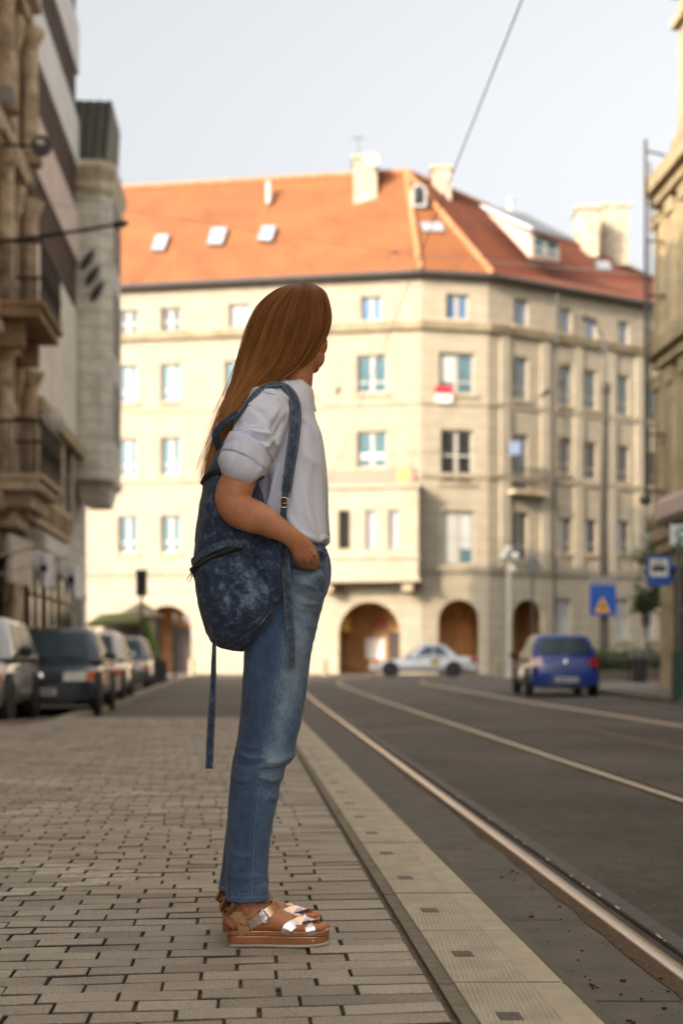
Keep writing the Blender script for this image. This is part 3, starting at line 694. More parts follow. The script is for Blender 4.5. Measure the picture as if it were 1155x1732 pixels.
    def skylight(tri, u0, u1, v0, v1, sk=8):
        q = [pl(tri, u0-sk*.0, v1, .08), pl(tri, u1-sk, v1, .08), pl(tri, u1, v0, .08), pl(tri, u0+sk, v0, .08)]
        c = sum(q, Vector())/4; mb = MB(); n = (q[1]-q[0]).cross(q[3]-q[0]).normalized()
        n = n if n.y < 0 else -n
        mb.prism([c+(p-c)*1.12 - n*.1 for p in q], n*.12)
        o = mb.build('skylight', MATS['zinc'], rf)
        mb = MB(); mb.quad(*[p + n*.03 for p in q]); mb.build('skylight_pane', MATS['grey_blind'], o)
    skylight(tl, 258, 286, 400, 424); skylight(tl, 352, 384, 388, 414); skylight(tl, 437, 467, 385, 408)
    skylight(tc_, 716, 745, 379, 393, -5); skylight(tr, 1010, 1028, 444, 458, -4)
    def chimney(corners, top, mt='cornice_stone', n=2):
        pass
    def chim(u0, u1, vt, vb, y, dy, mt, pots=0, cap=True, parent=rf):
        a_ = P(u0, vb, y); b_ = P(u1, vb, y); zt_ = P(u0, vt, y).z; mb = MB()
        mb.box((a_.x, y, a_.z-1.2), (b_.x, y+dy, zt_-.25)); mb.box((a_.x-.1, y-.1, zt_-.245), (b_.x+.1, y+dy+.1, zt_))
        w = (b_.x-a_.x)
        for k in range(pots): x = a_.x+w*(k+.5)/pots; mb.lathe((x, y+dy*.5, zt_), [(.13, 0), (.11, .35), (.13, .4)], n=8)
        return mb.build('chimney', MATS[mt], parent, bevel=.03)
    stone('chimney_render', (.44, .37, .27), (.30, .25, .17), scale=2.5)
    c1 = chim(598, 638, 262, 322, 72.9, 1.5, 'chimney_render')
    mb = MB(); p = P(628, 271, 72.4); mb.lathe(p, [(.02, -.08), (.3, -.02), (.43, .05), (.4, .06), (.02, .0)], axis=(.3, -1, .1), n=16); mb.tube([p + Vector((0, .1, 0)), p + Vector((0, .6, -.3))], .03, 6); mb.build('dish', MATS['blind'], c1)
    mb = MB(); p = P(606, 262, 73); mb.tube([p, p + Vector((0, 0, 1.0))], .02, 6); mb.tube([p + Vector((-.35, 0, .85)), p + Vector((.35, 0, .85))], .02, 6); mb.build('aerial', MATS['dark_metal'], c1)
    chim(731, 763, 279, 335, 74.6, 1.3, 'chimney_render'); chim(977, 1012, 347, 400, 82.5, 1.8, 'chimney_render'); chim(1018, 1063, 343, 415, 84.5, 1.6, 'chimney_render')
    for (u, vb, vt) in ((455, 338, 311), (863, 362, 340), (980, 388, 366)):
        tri = tl if u < 700 else tr; p = pl(tri, u, vb); mb = MB(); h_ = (vb-vt)/F*p.y
        mb.tube([p - Vector((0, 0, .2)), p + Vector((0, 0, h_))], .14, 8); mb.lathe(p + Vector((0, 0, h_)), [(.2, 0), (.2, .08), (.02, .16)], n=8); mb.build('vent_pipe', MATS['blind'], rf)
    # arched roof hatch by the corner
    p = pl(tc_, 708, 352); mb = MB(); pts_ = [(-.38, 0)] + [(.38*math.cos(math.pi*(1-k/10)), .75+.38*math.sin(math.pi*(1-k/10))) for k in range(11)] + [(.38, 0)]
    mb.prism([p + Vector((x, -.25, z)) for x, z in pts_], (0, 1.6, 0)); o = mb.build('roof_hatch', MATS['blind'], rf)
    mb = MB(); mb.prism([p + Vector((x*.7, -.265, .1+z*.85)) for x, z in pts_], (0, .02, 0)); mb.build('hatch_opening', MATS['glass_dark'], o)
    # long shed dormer on the right slope
    Q = pl(tr, 900, 438); nR = FR.n
    def onp(u, v, off=0.0):
        o = Vector((0, 0, CAMZ)); d = Vector(((u-577.5)/F, 1, (HOR-v)/F)); return o + d*((Q+nR*off-o).dot(nR)/d.dot(nR))
    A_ = pl(tr, 818, 356, .05); f0 = onp(896, 394); f1 = onp(946, 410); f2 = onp(946, 444); f3 = onp(896, 437)
    kx_ = FR.d; L_ = (f1-f0).dot(kx_)
    mb = MB(); mb.add([A_, f0, f3], [(0, 1, 2)]); mb.add([A_ + kx_*L_, f1, f2], [(0, 1, 2)]); mb.quad(f0, f1, f2, f3); dm = mb.build('dormer', MATS['dormer_wall'] if 'dormer_wall' in MATS else stone('dormer_wall', (.50, .36, .29), (.4, .28, .22)), T)
    dm.parent = rf
    mb = MB(); e0 = f0 - kx_*.25 + nR*.45 - Vector((0, 0, .02)); e1 = f1 + kx_*.75 + nR*.45 - Vector((0, 0, .02)); t0 = A_ - kx_*.25 + Vector((0, 0, .1)); t1 = A_ + kx_*(L_+.75) + Vector((0, 0, .1))
    mb.prism([e0, e1, t1, t0], (0, 0, .14)); mb.build('dormer_roof', MATS['zinc'], rf)
    FD = Facade(f3, kx_); hh = f0.z - f3.z
    g = FD.window(T, .12, L_-.12, f3.z+.2, f0.z-.12, glass='glass_teal', trans=(.4,), depth=-.06, sill=False); g.parent = rf; g['is'] = 1; del g['is']
    # faded banner under the left windows with an amber panel
    simple('faded_pink', (.46, .20, .15), (.42, .18, .13), rough=.8); simple('amber', (.50, .33, .10), rough=.7); simple('banner_red', (.50, .03, .04), rough=.8); simple('banner_white', (.72, .68, .6), rough=.8)
    B = thing('banner', 'long faded pink banner with an amber panel at its right end, across the cream facade', 'banner', FL.at(FL.sz(630, 822)[0], 9.3, .2))
    b0, z1_ = FL.sz(540, 797, .22); b1, _ = FL.sz(664, 797, .22); b2, _ = FL.sz(700, 797, .22); _, z0_ = FL.sz(640, 820, .22)
    mb = MB(); FL.box(mb, b0, b1, z0_, z1_, .18, .22); mb.build('cloth', MATS['faded_pink'], B)
    mb = MB(); FL.box(mb, b1+.01, b2, z0_, z1_+.1, .18, .23); p2_ = mb.build('end_panel', MATS['faded_pink'], B); 
    mb = MB(); c_ = FL.at((b1+b2)/2, (z0_+z1_)/2+.05, .235); mb.lathe(c_, [(.01, 0), (.34, 0), (.34, .01), (.01, .012)], axis=FL.n, n=18); mb.build('round_mark', MATS['amber'], p2_)
    a0, z1_ = FC.sz(736, 652, .2); a1, _ = FC.sz(765, 652, .2); _, z0_ = FC.sz(736, 681, .2); zm = (z0_+z1_)/2+.02
    B = thing('small_flag', 'small red and white striped panel below the corner window', 'flag', FC.at(a0, z0_, .2))
    mb = MB(); FC.box(mb, a0, a1, zm, z1_, .16, .2); mb.build('red_half', MATS['banner_red'], B)
    mb = MB(); FC.box(mb, a0, a1, z0_, zm-.004, .16, .2); mb.build('white_half', MATS['banner_white'], B)
    # small blue plaque on a bracket by the right face
    simple('plaque_blue', (.12, .16, .24), rough=.5)
    p = FR.at(FR.sz(870, 757, .9)[0], 0, .9); p.z = FR.sz(862, 757, .9)[1]
    B = thing('projecting_sign', 'small square grey-blue sign projecting from the cream corner facade', 'sign', p)
    mb = MB(); mb.obox(p, (.28, -.05, 0), (.005, .03, 0), (0, 0, .33)); mb.build('sign_plate', MATS['plaque_blue'], B)
    mb = MB(); mb.tube([p, p - FR.n*.9], .025, 6); mb.build('bracket', MATS['dark_metal'], B)
    return FL, FC, FR
FL, FC, FR = corner_building()

# ------------------------------------------------------------ left side of the street
SD = Vector((-.0577, .9983, 0)).normalized(); SN = Vector((SD.y, -SD.x, 0))
FS = Facade((-6.0, 0), SD)           # facade plane, normal towards the street (+x)
def tz(u, v, o=0.0): return FS.sz(u, v, o)
def ornate():
    T = thing('ornate_townhouse', 'ornate brown stone townhouse with iron balconies at the left edge', 'building', FS.at(20, 0))
    a0, a1, zt = -21.0, 36.0, 19.5
    holes = []; n = 0
    for k in range(16):
        c = a0 + 2.2 + k*3.5
        for (z0, z1) in ((5.2, 7.8), (9.5, 12.2), (13.8, 16.3)): holes.append((c-.65, c+.65, z0, z1))
    shops = [(a0+1+k*4.0, a0+4+k*4.0, .1, 3.4) for k in range(14)]
    mb = MB(); FS.wall(mb, a0, a1, 0, zt, holes + shops, .35)
    D_ = -9.0
    mb.quad(FS.at(a0, 0), FS.at(a0, 0, D_), FS.at(a0, zt, D_), FS.at(a0, zt)); mb.quad(FS.at(a1, 0), FS.at(a1, 0, D_), FS.at(a1, zt, D_), FS.at(a1, zt))
    mb.quad(FS.at(a0, 0, D_), FS.at(a1, 0, D_), FS.at(a1, zt, D_), FS.at(a0, zt, D_)); mb.quad(FS.at(a0, zt), FS.at(a1, zt), FS.at(a1, zt, D_), FS.at(a0, zt, D_))
    mb.build('wall', MATS['old_stone'], T)
    for (z0, z1, o) in ((4.2, 4.6, .35), (8.5, 8.8, .3), (12.8, 13.1, .3), (17.2, 17.6, .5), (19.0, 19.6, .8)):
        mb = MB(); FS.box(mb, a0, a1+.05, z0, z1, .003, o); FS.box(mb, a0, a1+.03, z0-.22, z0-.003, .003, o*.5); mb.build('cornice', MATS['old_stone'], T)
    for h in holes:
        if h[0] > -2: FS.window(T, *h, glass='glass_dark', frame='brown_frame', trans=(.65,), depth=.28)
    for h in shops:
        if h[0] > -2: FS.window(T, *h, glass='glass_dark', frame='iron', mull=1, trans=(.75,), depth=.28, sill=False)
    # carved consoles and window hoods
    for c in [a0+2.2+k*3.5 for k in range(12, 16)]:
        for z in (8.0, 12.4, 16.5):
            mb = MB(); FS.box(mb, c-1.0, c+1.0, z, z+.25, .003, .4)
            for s_ in (-1, 1): mb.lathe(FS.at(c+s_*.8, z-.9, .14), [(.05, 0), (.14, .25), (.2, .6), (.16, .88)], n=8)
            mb.build('window_hood', MATS['old_stone'], T)
    for c in (34.7, 31.2):
        for z in (4.7, 9.0, 13.3):
            mb = MB()
            mb.lathe(FS.at(c+1.15, z, .25), [(.3, 0), (.3, .3), (.2, .35), (.2, 3.0), (.32, 3.25), (.36, 3.4)], n=12); mb.build('column', MATS['old_stone'], T)
    # two balconies seen from below
    for (vb, vt, ua, ub, vr) in ((535, 480, 30, 89, 412), (828, 782, 10, 72, 715)):
        o = 1.25; t1, zb = tz(ub-2, vb, o); zt_ = tz(ub, vt, o)[1]; t0, t1 = 31.4, 34.4
        zb = CAMZ + (HOR-vb)/F*(FS.at(t0, 0, o).y); zt_ = zb + .35; zr = CAMZ + (HOR-vr)/F*(FS.at(t0, 0, o).y)
        mb = MB(); FS.box(mb, t0, t1, zb, zt_-.12, .004, o-.1); FS.box(mb, t0-.06, t1+.06, zt_-.118, zt_, .004, o)
        if vb > 800:
            FS.box(mb, t0+.3, t1-.3, zb-.35, zb-.003, .004, o*.75); FS.box(mb, t0+.6, t1-.6, zb-.75, zb-.353, .004, o*.45)
        else:
            for tt in (t0+.3, t1-.6): FS.box(mb, tt, tt+.3, zb-.6, zb-.003, .004, o*.6)
        sl_ = mb.build('balcony', MATS['old_stone'] if vb > 800 else stone('balcony_stone', (.36, .25, .15), (.22, .14, .08)), T)
        mb = MB(); 
        for k in range(24):
            t_ = t0 + (t1-t0)*k/23; FS.box(mb, t_-.018, t_+.018, zt_+.002, zr, o-.08, o-.05)
        for k in range(8):
            oo = .1 + (o-.2)*k/8
            for t_ in (t0, t1): FS.box(mb, t_-.015, t_+.015, zt_+.002, zr, oo-.015, oo+.015)
        for k in range(7):
            t_ = t0 + (t1-t0)*(k+.5)/7; pts_ = [FS.at(t_ + .13*math.cos(a)*(1-a/9), zt_+.55+.26*math.sin(a)*(1-a/9), o-.04) for a in np.arange(0, 7, .5)]; mb.tube(pts_, .02, 5)
        FS.box(mb, t0-.03, t1+.03, zr+.002, zr+.07, o-.1, o-.02); FS.box(mb, t0-.03, t1+.03, zt_+.12, zt_+.17, o-.1, o-.03)
        for t_ in (t0, t1): FS.box(mb, t_-.03, t_+.03, zr+.002, zr+.07, .01, o-.101)
        mb.build('railing', MATS['iron'], sl_)
    # hanging fascia board with worn letters, above the shops
    return T
ornate()

def modern():
    T = thing('modern_block', 'tall modern block with white bands and brown slatted bands, beyond the ornate townhouse', 'building', FS.at(40, 0))
    a0, a1, zt = 36.02, 45.2, 25.0
    mb = MB(); D_ = -4
    FS.wall(mb, a0, a1, 4.0, zt, [], .1)
    mb.quad(FS.at(a0, 0), FS.at(a0, 0, D_), FS.at(a0, zt, D_), FS.at(a0, zt)); mb.quad(FS.at(a1, 0), FS.at(a1, 0, D_), FS.at(a1, zt, D_), FS.at(a1, zt)); mb.quad(FS.at(a0, zt), FS.at(a1, zt), FS.at(a1, zt, D_), FS.at(a0, zt, D_))
    mb.quad(FS.at(a0, 0, D_), FS.at(a1, 0, D_), FS.at(a1, zt, D_), FS.at(a0, zt, D_))
    mb.build('wall', MATS['pale_panel'], T)
    simple('white_band', (.84, .83, .79), (.74, .72, .68), scale=.7, rough=.7); simple('pink_band', (.74, .60, .52), (.64, .50, .43), scale=.7, rough=.7)
    for k, z in enumerate((12.05, 15.05, 18.05, 21.05)):
        mb = MB(); FS.box(mb, a0+.05, a1-.1, z, z+1.28, .004, .14)
        for j in range(46): t = a0+.1+j*.195; FS.box(mb, t, t+.1, z-.02, z+1.3, .142, .21)
        mb.build('louvre_band', MATS['louvre'], T)
        mb = MB(); FS.box(mb, a0+.05, a1-.05, z+1.36, z+2.92, .004, .3); mb.build('spandrel_band', MATS['pink_band' if k == 0 else 'white_band'], T)
    mb = MB(); FS.box(mb, a0+.02, a1-.02, 7.6, 11.9, .004, .22); mb.build('wall_panel', MATS['pale_panel'], T)
    # dark storey below, shopfront
    mb = MB(); FS.box(mb, a0+.4, a1-.2, 4.9, 7.2, .004, .12); mb.build('dark_storey', MATS['iron'], T)
    for k in range(4):
        t = a0+.9+k*2.2; mb = MB(); FS.box(mb, t, t+.5, 4.9, 7.2, .122, .3); mb.build('pier', MATS['old_stone'], T)
    mb = MB(); FS.box(mb, a0+.2, a1, 7.22, 7.58, .004, .5); mb.build('ledge', MATS['yellow_stone'], T)
    for k in range(3):
        FS.window(T, a0+.4+k*2.9, a0+3.0+k*2.9, .15, 3.4, glass='glass_dark', frame='iron', mull=1, trans=(.75,), depth=-.12, sill=False)
    mb = MB(); FS.box(mb, a0, a1, 0, 4.0, -.3, .003); mb.build('shop_wall', MATS['old_stone'], T)
    return T
modern()

def tower():
    a0, a1 = 45.25, 49.5
    T = thing('oriel_tower', 'grey stone corner house with a tall oriel and dark green mansard roof', 'building', FS.at(46, 0))
    zc = 15.6; D_ = -4
    mb = MB(); FS.wall(mb, a0, a1, 0, zc, [(46.2, 48.6, .1, 3.4)], .4)
    for aa in (a0, a1): mb.quad(FS.at(aa, 0), FS.at(aa, 0, D_), FS.at(aa, zc, D_), FS.at(aa, zc))
    mb.quad(FS.at(a0, 0, D_), FS.at(a1, 0, D_), FS.at(a1, zc, D_), FS.at(a0, zc, D_)); mb.quad(FS.at(a0, zc), FS.at(a1, zc), FS.at(a1, zc, D_), FS.at(a0, zc, D_))
    mb.build('wall', MATS['grey_stone'], T)
    # oriel: canted box projecting over the pavement
    o = 1.28; b0, b1 = 45.4, 48.9; zb = CAMZ + (HOR-800)/F*45.4; zt = CAMZ + (HOR-330)/F*45.4
    plan = [FS.at(b0, 0, .004), FS.at(b0, 0, .95), FS.at(b0+.35, 0, o), FS.at(b1-.35, 0, o), FS.at(b1, 0, .95), FS.at(b1, 0, .004)]
    def ring(sc, z): c = sum(plan, Vector())/6; return [c + (p-c)*sc + Vector((0, 0, z)) for p in plan]
    mb = MB()
    def stack(mb, levels):
        rs = [ring(s_, z_) for s_, z_ in levels]; vs = [p for r_ in rs for p in r_]; n = 6
        fs = [(i*n+k, i*n+(k+1) % n, (i+1)*n+(k+1) % n, (i+1)*n+k) for i in range(len(rs)-1) for k in range(n)] + [tuple(range(n))[::-1], tuple(range((len(rs)-1)*n, len(rs)*n))]
        mb.add(vs, fs)
    stack(mb, [(.6, zb-.9), (.8, zb-.35), (1.08, zb-.2), (1.08, zb), (1.0, zb+.02), (1.0, zt)])
    ori = mb.build('oriel', MATS['grey_stone'], T)
    mb = MB(); stack(mb, [(1.0, zt+.005), (1.12, zt+.2), (1.12, zt+.4), (1.3, zt+.75), (1.3, zt+.95), (1.05, zt+1.1)])
    mb.build('oriel_cornice', stone('oriel_trim', (.70, .62, .48), (.48, .41, .30)), T)
    # carved garlands and slim windows on the oriel side facing the street crossing and the camera
    for (u, v) in ((150, 440), (158, 467), (166, 494)):
        p = P(u, v, 45.35); mb = MB(); pts_ = [p + Vector((-.2 + .4*k/5, -.06 - .05*math.sin(k/5*3.14), -.3 + .6*k/5)) for k in range(6)]
        mb.tube(pts_, [.04, .1, .13, .13, .1, .04], 8); mb.build('carving', MATS['lead'], ori)
    for z in (zb+1.2, zb+4.1, zb+7.0):
        f = Facade(FS.at(b0+.35, 0, o), SD); f.window(T, .35, 1.15, z, z+1.9, glass='glass_dark', trans=(.65,), depth=-.05, sill=False); f.window(T, 1.5, 2.3, z, z+1.9, glass='glass_dark', trans=(.65,), depth=-.05, sill=False)
    # mansard
    simple('copper_roof', (.13, .14, .085), (.06, .065, .05), scale=1.2, rough=.6, stretch=(5, 5, .4))
    zr = CAMZ + (HOR-187)/F*46.5; mb = MB()
    x0 = FS.at(a0+.3, zc, .9); q = [FS.at(a0+.3, zc+.9, .95), FS.at(a1-.3, zc+.9, .95), FS.at(a1-.3, zc+.9, -3.6), FS.at(a0+.3, zc+.9, -3.6), FS.at(a0+.5, zr, 1.02), FS.at(a1-1.0, zr, 1.02), FS.at(a1-1.0, zr, -3.4), FS.at(a0+.5, zr, -3.4)]
    q = [p + SN*(.25 if i in (4, 5) else .12 if i in (0, 1) else 0) for i, p in enumerate(q)]
    mb.hexa(q); rf = mb.build('mansard_roof', MATS['copper_roof'], T)
    mb = MB()
    for k in range(5): t = k/4*.9+.05; mb.tube([q[0]*(1-t) + q[3]*t*1.0 + Vector((0, -.02, 0)) if False else (q[0]+(q[3]-q[0])*t*.3) + Vector((0, -.03, 0)), (q[4]+(q[7]-q[4])*t*.3) + Vector((0, -.03, 0))], .06, 6)
    mb.build('roof_seam', MATS['lead'], rf)
    mb = MB(); FS.box(mb, a0+.1, a1, zc+.002, zc+.88, -3.9, .5); mb.build('parapet', MATS['grey_stone'], T)
    FS.window(T, 46.2, 48.6, .1, 3.4, glass='glass_dark', frame='iron', mull=1, trans=(.75,), depth=.3, sill=False)
tower()

# signs, lamps and flags along the left side
simple('sign_dark', (.07, .065, .06), (.05, .045, .04), rough=.5); simple('sign_grey', (.26, .245, .235), (.2, .19, .18), rough=.5)
simple('flag_white', (.88, .88, .93), (.82, .82, .87), rough=.85); simple('flag_black', (.03, .03, .035), rough=.8)
simple('lamp_white', (.62, .58, .50), (.5, .46, .4), rough=.4); simple('board_beige', (.58, .45, .28), (.45, .34, .2), scale=3, rough=.8); simple('letter_brown', (.30, .22, .13), rough=.8)
simple('poster_pale', (.62, .56, .48), (.52, .46, .39), scale=2, rough=.7)
def round_sign(u, v, y, r, mt, label, mark=None, hang=False):
    p = P(u, v, y); t = thing('round_sign', label, 'sign', p)
    mb = MB(); mb.lathe(p, [(.01, -.06), (r*.9, -.06), (r, -.04), (r, .04), (r*.9, .06), (.01, .06)], axis=(.12, -1, 0), n=28); mb.build('disc', MATS[mt], t)
    if mark: mb = MB(); mb.obox(p + Vector((.02, -.07, r*.25)), (r*.45, .05, 0), (.001, .006, 0), (0, 0, r*.2)); mb.build('mark', MATS[mark], t)
    w = FS.at(FS.sz(u, v)[0] if False else (p - FS.P0).dot(FS.d), p.z, 0); mb = MB(); mb.tube([Vector((w.x, w.y, p.z - r*.0)), p - Vector((r, 0, 0))], .03, 6)
    mb.build('bracket', MATS['dark_metal'], t)
round_sign(71, 247, 32.5, .24, 'sign_dark', 'dark round sign with a pale mark, standing off the white and brown banded block', 'lamp_white')
round_sign(10, 161, 31.0, .22, 'sign_grey', 'grey round sign high up, beside the carved stone console')
# big white disc lamp
p = P(87, 712, 34.0); t = thing('wall_lamp', 'big pale round wall lamp above the long beige sign board', 'lamp', p)
mb = MB(); mb.ball(p, (.33, .2, .34), 20); mb.build('globe', MATS['lamp_white'], t, smooth=True)
mb = MB(); mb.tube([p + Vector((-.3, 0, .0)), p + Vector((-1.1, .1, .1))], .05, 8); mb.build('arm', MATS['dark_metal'], t)
# street lamp arm reaching across from the wall
p = P(200, 380, 30.0); b_ = P(-12, 411, 32); t = thing('bracket_lamp', 'thin dark street lamp arm reaching out from the ornate townhouse wall', 'street lamp', b_)
mb = MB(); mb.tube([Vector((b_.x-.6, b_.y, b_.z)), b_, b_*.5+p*.5 + Vector((0, 0, -.02)), p], [.05, .05, .04, .035], 8); mb.build('arm', MATS['dark_metal'], t)
mb = MB(); mb.lathe(p - Vector((.12, 0, .02)), [(.03, 0), (.07, .05), (.085, .25), (.03, .34)], axis=(.98, 0, .16), n=10); mb.build('lamp_head', MATS['sign_dark'], t, smooth=True)
# long beige sign board with blurred raised letters
t = thing('sign_board', 'long beige fascia board with worn brown lettering above the shops', 'sign', FS.at(40, 3.5, .6))
q0 = tz(47, 860, .7); q1 = tz(121, 900, .7); mb = MB(); FS.box(mb, q0[0], q1[0], 4.15, 4.95, .5, .7); mb.build('board', MATS['board_beige'], t)
rr = random.Random(2); x = q0[0]+.4
while x < q1[0]-.4:
    mb = MB(); w = rr.uniform(.14, .2); FS.box(mb, x, x+w*.35, 4.3, 4.8, .702, .72)
    if rr.random() < .6: FS.box(mb, x+w*.7, x+w, 4.3, 4.8, .702, .72)
    if rr.random() < .7: FS.box(mb, x+w*.36, x+w*.69, 4.5, 4.58, .702, .72)
    mb.build('letter', MATS['letter_brown'], t); x += w + .16
# pale hanging shop panel near the edge
p0, p1 = P(20, 990, 31), P(56, 905, 31); t = thing('shop_sign', 'pale rectangular shop panel standing off the wall, left of the white flags', 'sign', p0)
mb = MB(); mb.hexa([P(20, 985, 31), P(56, 992, 34), P(56, 992, 34)+Vector((0, .1, 0)), P(20, 985, 31)+Vector((-.1, 0, 0)), P(20, 903, 31), P(56, 918, 34), P(56, 918, 34)+Vector((0, .1, 0)), P(20, 903, 31)+Vector((-.1, 0, 0))]); mb.build('panel', MATS['poster_pale'], t)
mb = MB(); c_ = P(20, 940, 31); mb.tube([c_, c_ + Vector((-1.2, 0, 0))], .03, 6); mb.build('bracket', MATS['dark_metal'], t)
def flag(u, v, y, label, lean):
    p = P(u, v, y); t = thing('flag', label, 'flag', p, group='white flags on the left shopfronts')
    sc = y/F; mb = MB(); nx_, nz_ = 9, 9
    W_, H_ = 38*sc, 68*sc
    for i in range(nx_):
        for j in range(nz_):
            def pt(i, j): 
                a = i/nx_; b = j/nz_
                return p + Vector(((a-.5)*W_*(1-.25*b) + lean*b*W_*.5, .12*math.sin(a*6+b*2)*(.3+b), (.5-b)*H_ - .18*a*H_*(1-b)*(1 if lean > 0 else -1)))
            mb.quad(pt(i, j), pt(i, j+1), pt(i+1, j+1), pt(i+1, j))
    f = mb.build('cloth', MATS['flag_white'], t, smooth=True); md = f.modifiers.new('thick', 'SOLIDIFY'); md.thickness = .01
    mb = MB(); mb.lathe(p + Vector((.08*W_*(1 if lean > 0 else -1), -.06, .0)), [(.01, -.05), (7*sc, -.05), (7*sc, .035), (.01, .04)], axis=(0, -1, 0), n=16); mb.build('round_emblem', MATS['flag_black'], t)
    mb = MB(); q_ = p + Vector((-W_*.5, 0, H_*.5)); mb.tube([q_ + Vector((.5*W_, -.02, .08*H_)), q_ + Vector((-1.5, .1, -.35))], .025, 6); mb.build('pole', MATS['lamp_white'], t)
flag(73, 962, 26.5, 'white flag with a round black emblem, the upper left of two beside the shopfront', .4)
flag(119, 981, 31.0, 'white flag with a round black emblem, the lower right of two beside the shopfront', .7)

# ------------------------------------------------------------ right side of the street
def right_building():
    Fr = Facade(FS.at(0, 0) + Vector((16.34, 0, 0)), SD); Fr.n = -Fr.n     # faces the street (-x)
    T = thing('yellow_townhouse', 'tall yellow stone townhouse with cornices at the right edge', 'building', Fr.at(30, 0))
    a0, a1, zt = -14.0, 36.6, 24.0
    holes = []
    for k in range(14):
        c = a0+2+k*3.5
        for (z0, z1) in ((5.6, 8.0), (9.6, 12.0)): holes.append((c-.6, c+.6, z0, z1))
    rs_ = [(a0+1.2+k*4.6, a0+4.8+k*4.6, .15, 3.2) for k in range(11)]
    mb = MB(); Fr.wall(mb, a0, a1, 0, 13.2, holes+rs_, .35); D_ = -10
    mb.quad(Fr.at(a0, 0), Fr.at(a0, 0, D_), Fr.at(a0, 13.2, D_), Fr.at(a0, 13.2)); mb.quad(Fr.at(a1, 0), Fr.at(a1, 0, D_), Fr.at(a1, 13.2, D_), Fr.at(a1, 13.2)); mb.quad(Fr.at(a0, 13.2), Fr.at(a1, 13.2), Fr.at(a1, 13.2, D_), Fr.at(a0, 13.2, D_))
    mb.quad(Fr.at(a0, 0, D_), Fr.at(a1, 0, D_), Fr.at(a1, 13.2, D_), Fr.at(a0, 13.2, D_))
    mb.build('wall', MATS['yellow_stone'], T)
    for (z0, z1, o) in ((3.9, 4.2, .25), (8.6, 8.95, .38), (12.75, 13.15, .45)):
        mb = MB(); Fr.box(mb, a0, a1+.2, z0, z1, .003, o); Fr.box(mb, a0, a1+.12, z0-.3, z0-.003, .003, o*.6); mb.build('cornice', MATS['yellow_stone'], T)
    # pilasters near the visible end
    for c in (36.75, 35.6, 34.4):
        for z0, z1 in ((4.25, 8.2), (9.0, 12.4)):
            mb = MB(); Fr.box(mb, c-.3, c+.2, z0, z1, .003, .12); Fr.box(mb, c-.36, c+.24, z1-.4, z1-.05, .121, .19); Fr.box(mb, c-.36, c+.24, z0+.05, z0+.35, .121, .19); mb.build('pilaster', MATS['yellow_stone'], T)
    for h in holes+rs_:
        if h[0] > 2: Fr.window(T, *h, glass='glass_dark', frame='brown_frame', trans=(.65,), depth=.28, sill=False)
    # attic tower with its own pilaster
    mb = MB(); Fr.box(mb, a0, 36.2, 13.21, 19.6, -8, -.3); Fr.box(mb, a0, 36.3, 19.602, 20.0, -8, .1); mb.build('attic', MATS['yellow_stone'], T)
    for k, z in enumerate((13.9, 16.9, 17.7)):
        mb = MB(); Fr.box(mb, 33.0, 36.28, z, z+.2, -.299, -.12); mb.build('attic_moulding', MATS['yellow_stone'], T)
    # shop awning
    simple('awning_cloth', (.62, .47, .40), (.54, .40, .34), scale=2, rough=.85)
    simple('awning_white', (.62, .60, .55), rough=.8)
    return T, Fr
TR, FRR = right_building()
def right_fittings():
    # canopy above the right shopfront
    y = 35.0; p = P(1106, 886, y); t = thing('shop_canopy', 'pale pink shop canopy jutting out at the right edge above the signs', 'canopy', p)
    pr = [P(1106, 883, y), P(1106, 851, y), P(1112, 846, y), P(1150, 838, y), P(1150, 883, y)]
    mb = MB(); mb.prism(pr, (.5, -9.0, .0)); mb.build('canopy_cloth', MATS['awning_cloth'], t, bevel=.06)
    mb = MB(); a = P(1110, 883.5, y-.1); mb.prism([a, a+Vector((.6, 0, 0)), a+Vector((.6, 0, -.12)), a+Vector((0, 0, -.12))], (.48, -8.7, 0)); mb.build('soffit', MATS['iron'], t)
    # ladder-like hanging mast on wall brackets
    x0 = P(1091, 500, 36.2); zt = P(1091, 236, 36.2).z; zb = P(1091, 846, 36.2).z
    t = thing('wall_mast', 'thin vertical mast held off the yellow townhouse by brackets', 'mast', (x0.x, 36.2, zb))
    mb = MB(); mb.tube([(x0.x, 36.2, zb), (x0.x, 36.2, zt)], .045, 8); mb.tube([(x0.x+.11, 36.2, zb), (x0.x+.11, 36.2, zb+8.6)], .025, 8); mb.build('pole', MATS['dark_metal'], t)
    for v in (255, 345, 408, 500, 612, 735, 830):
        z = P(0, v, 36.2).z; mb = MB(); mb.tube([(x0.x, 36.2, z), (x0.x+.55, 36.25, z - (.12 if v == 255 else 0)), (FRR.at(36.2, 0).x - .05, 36.3, z - (.25 if v == 255 else 0))], .028, 6)
        mb.build('bracket', MATS['dark_metal'], t)
    mb = MB(); mb.ball((x0.x, 36.2, zb), (.16, .16, .13), 12); mb.build('lamp', MATS['sign_dark'], t, smooth=True)
right_fittings()
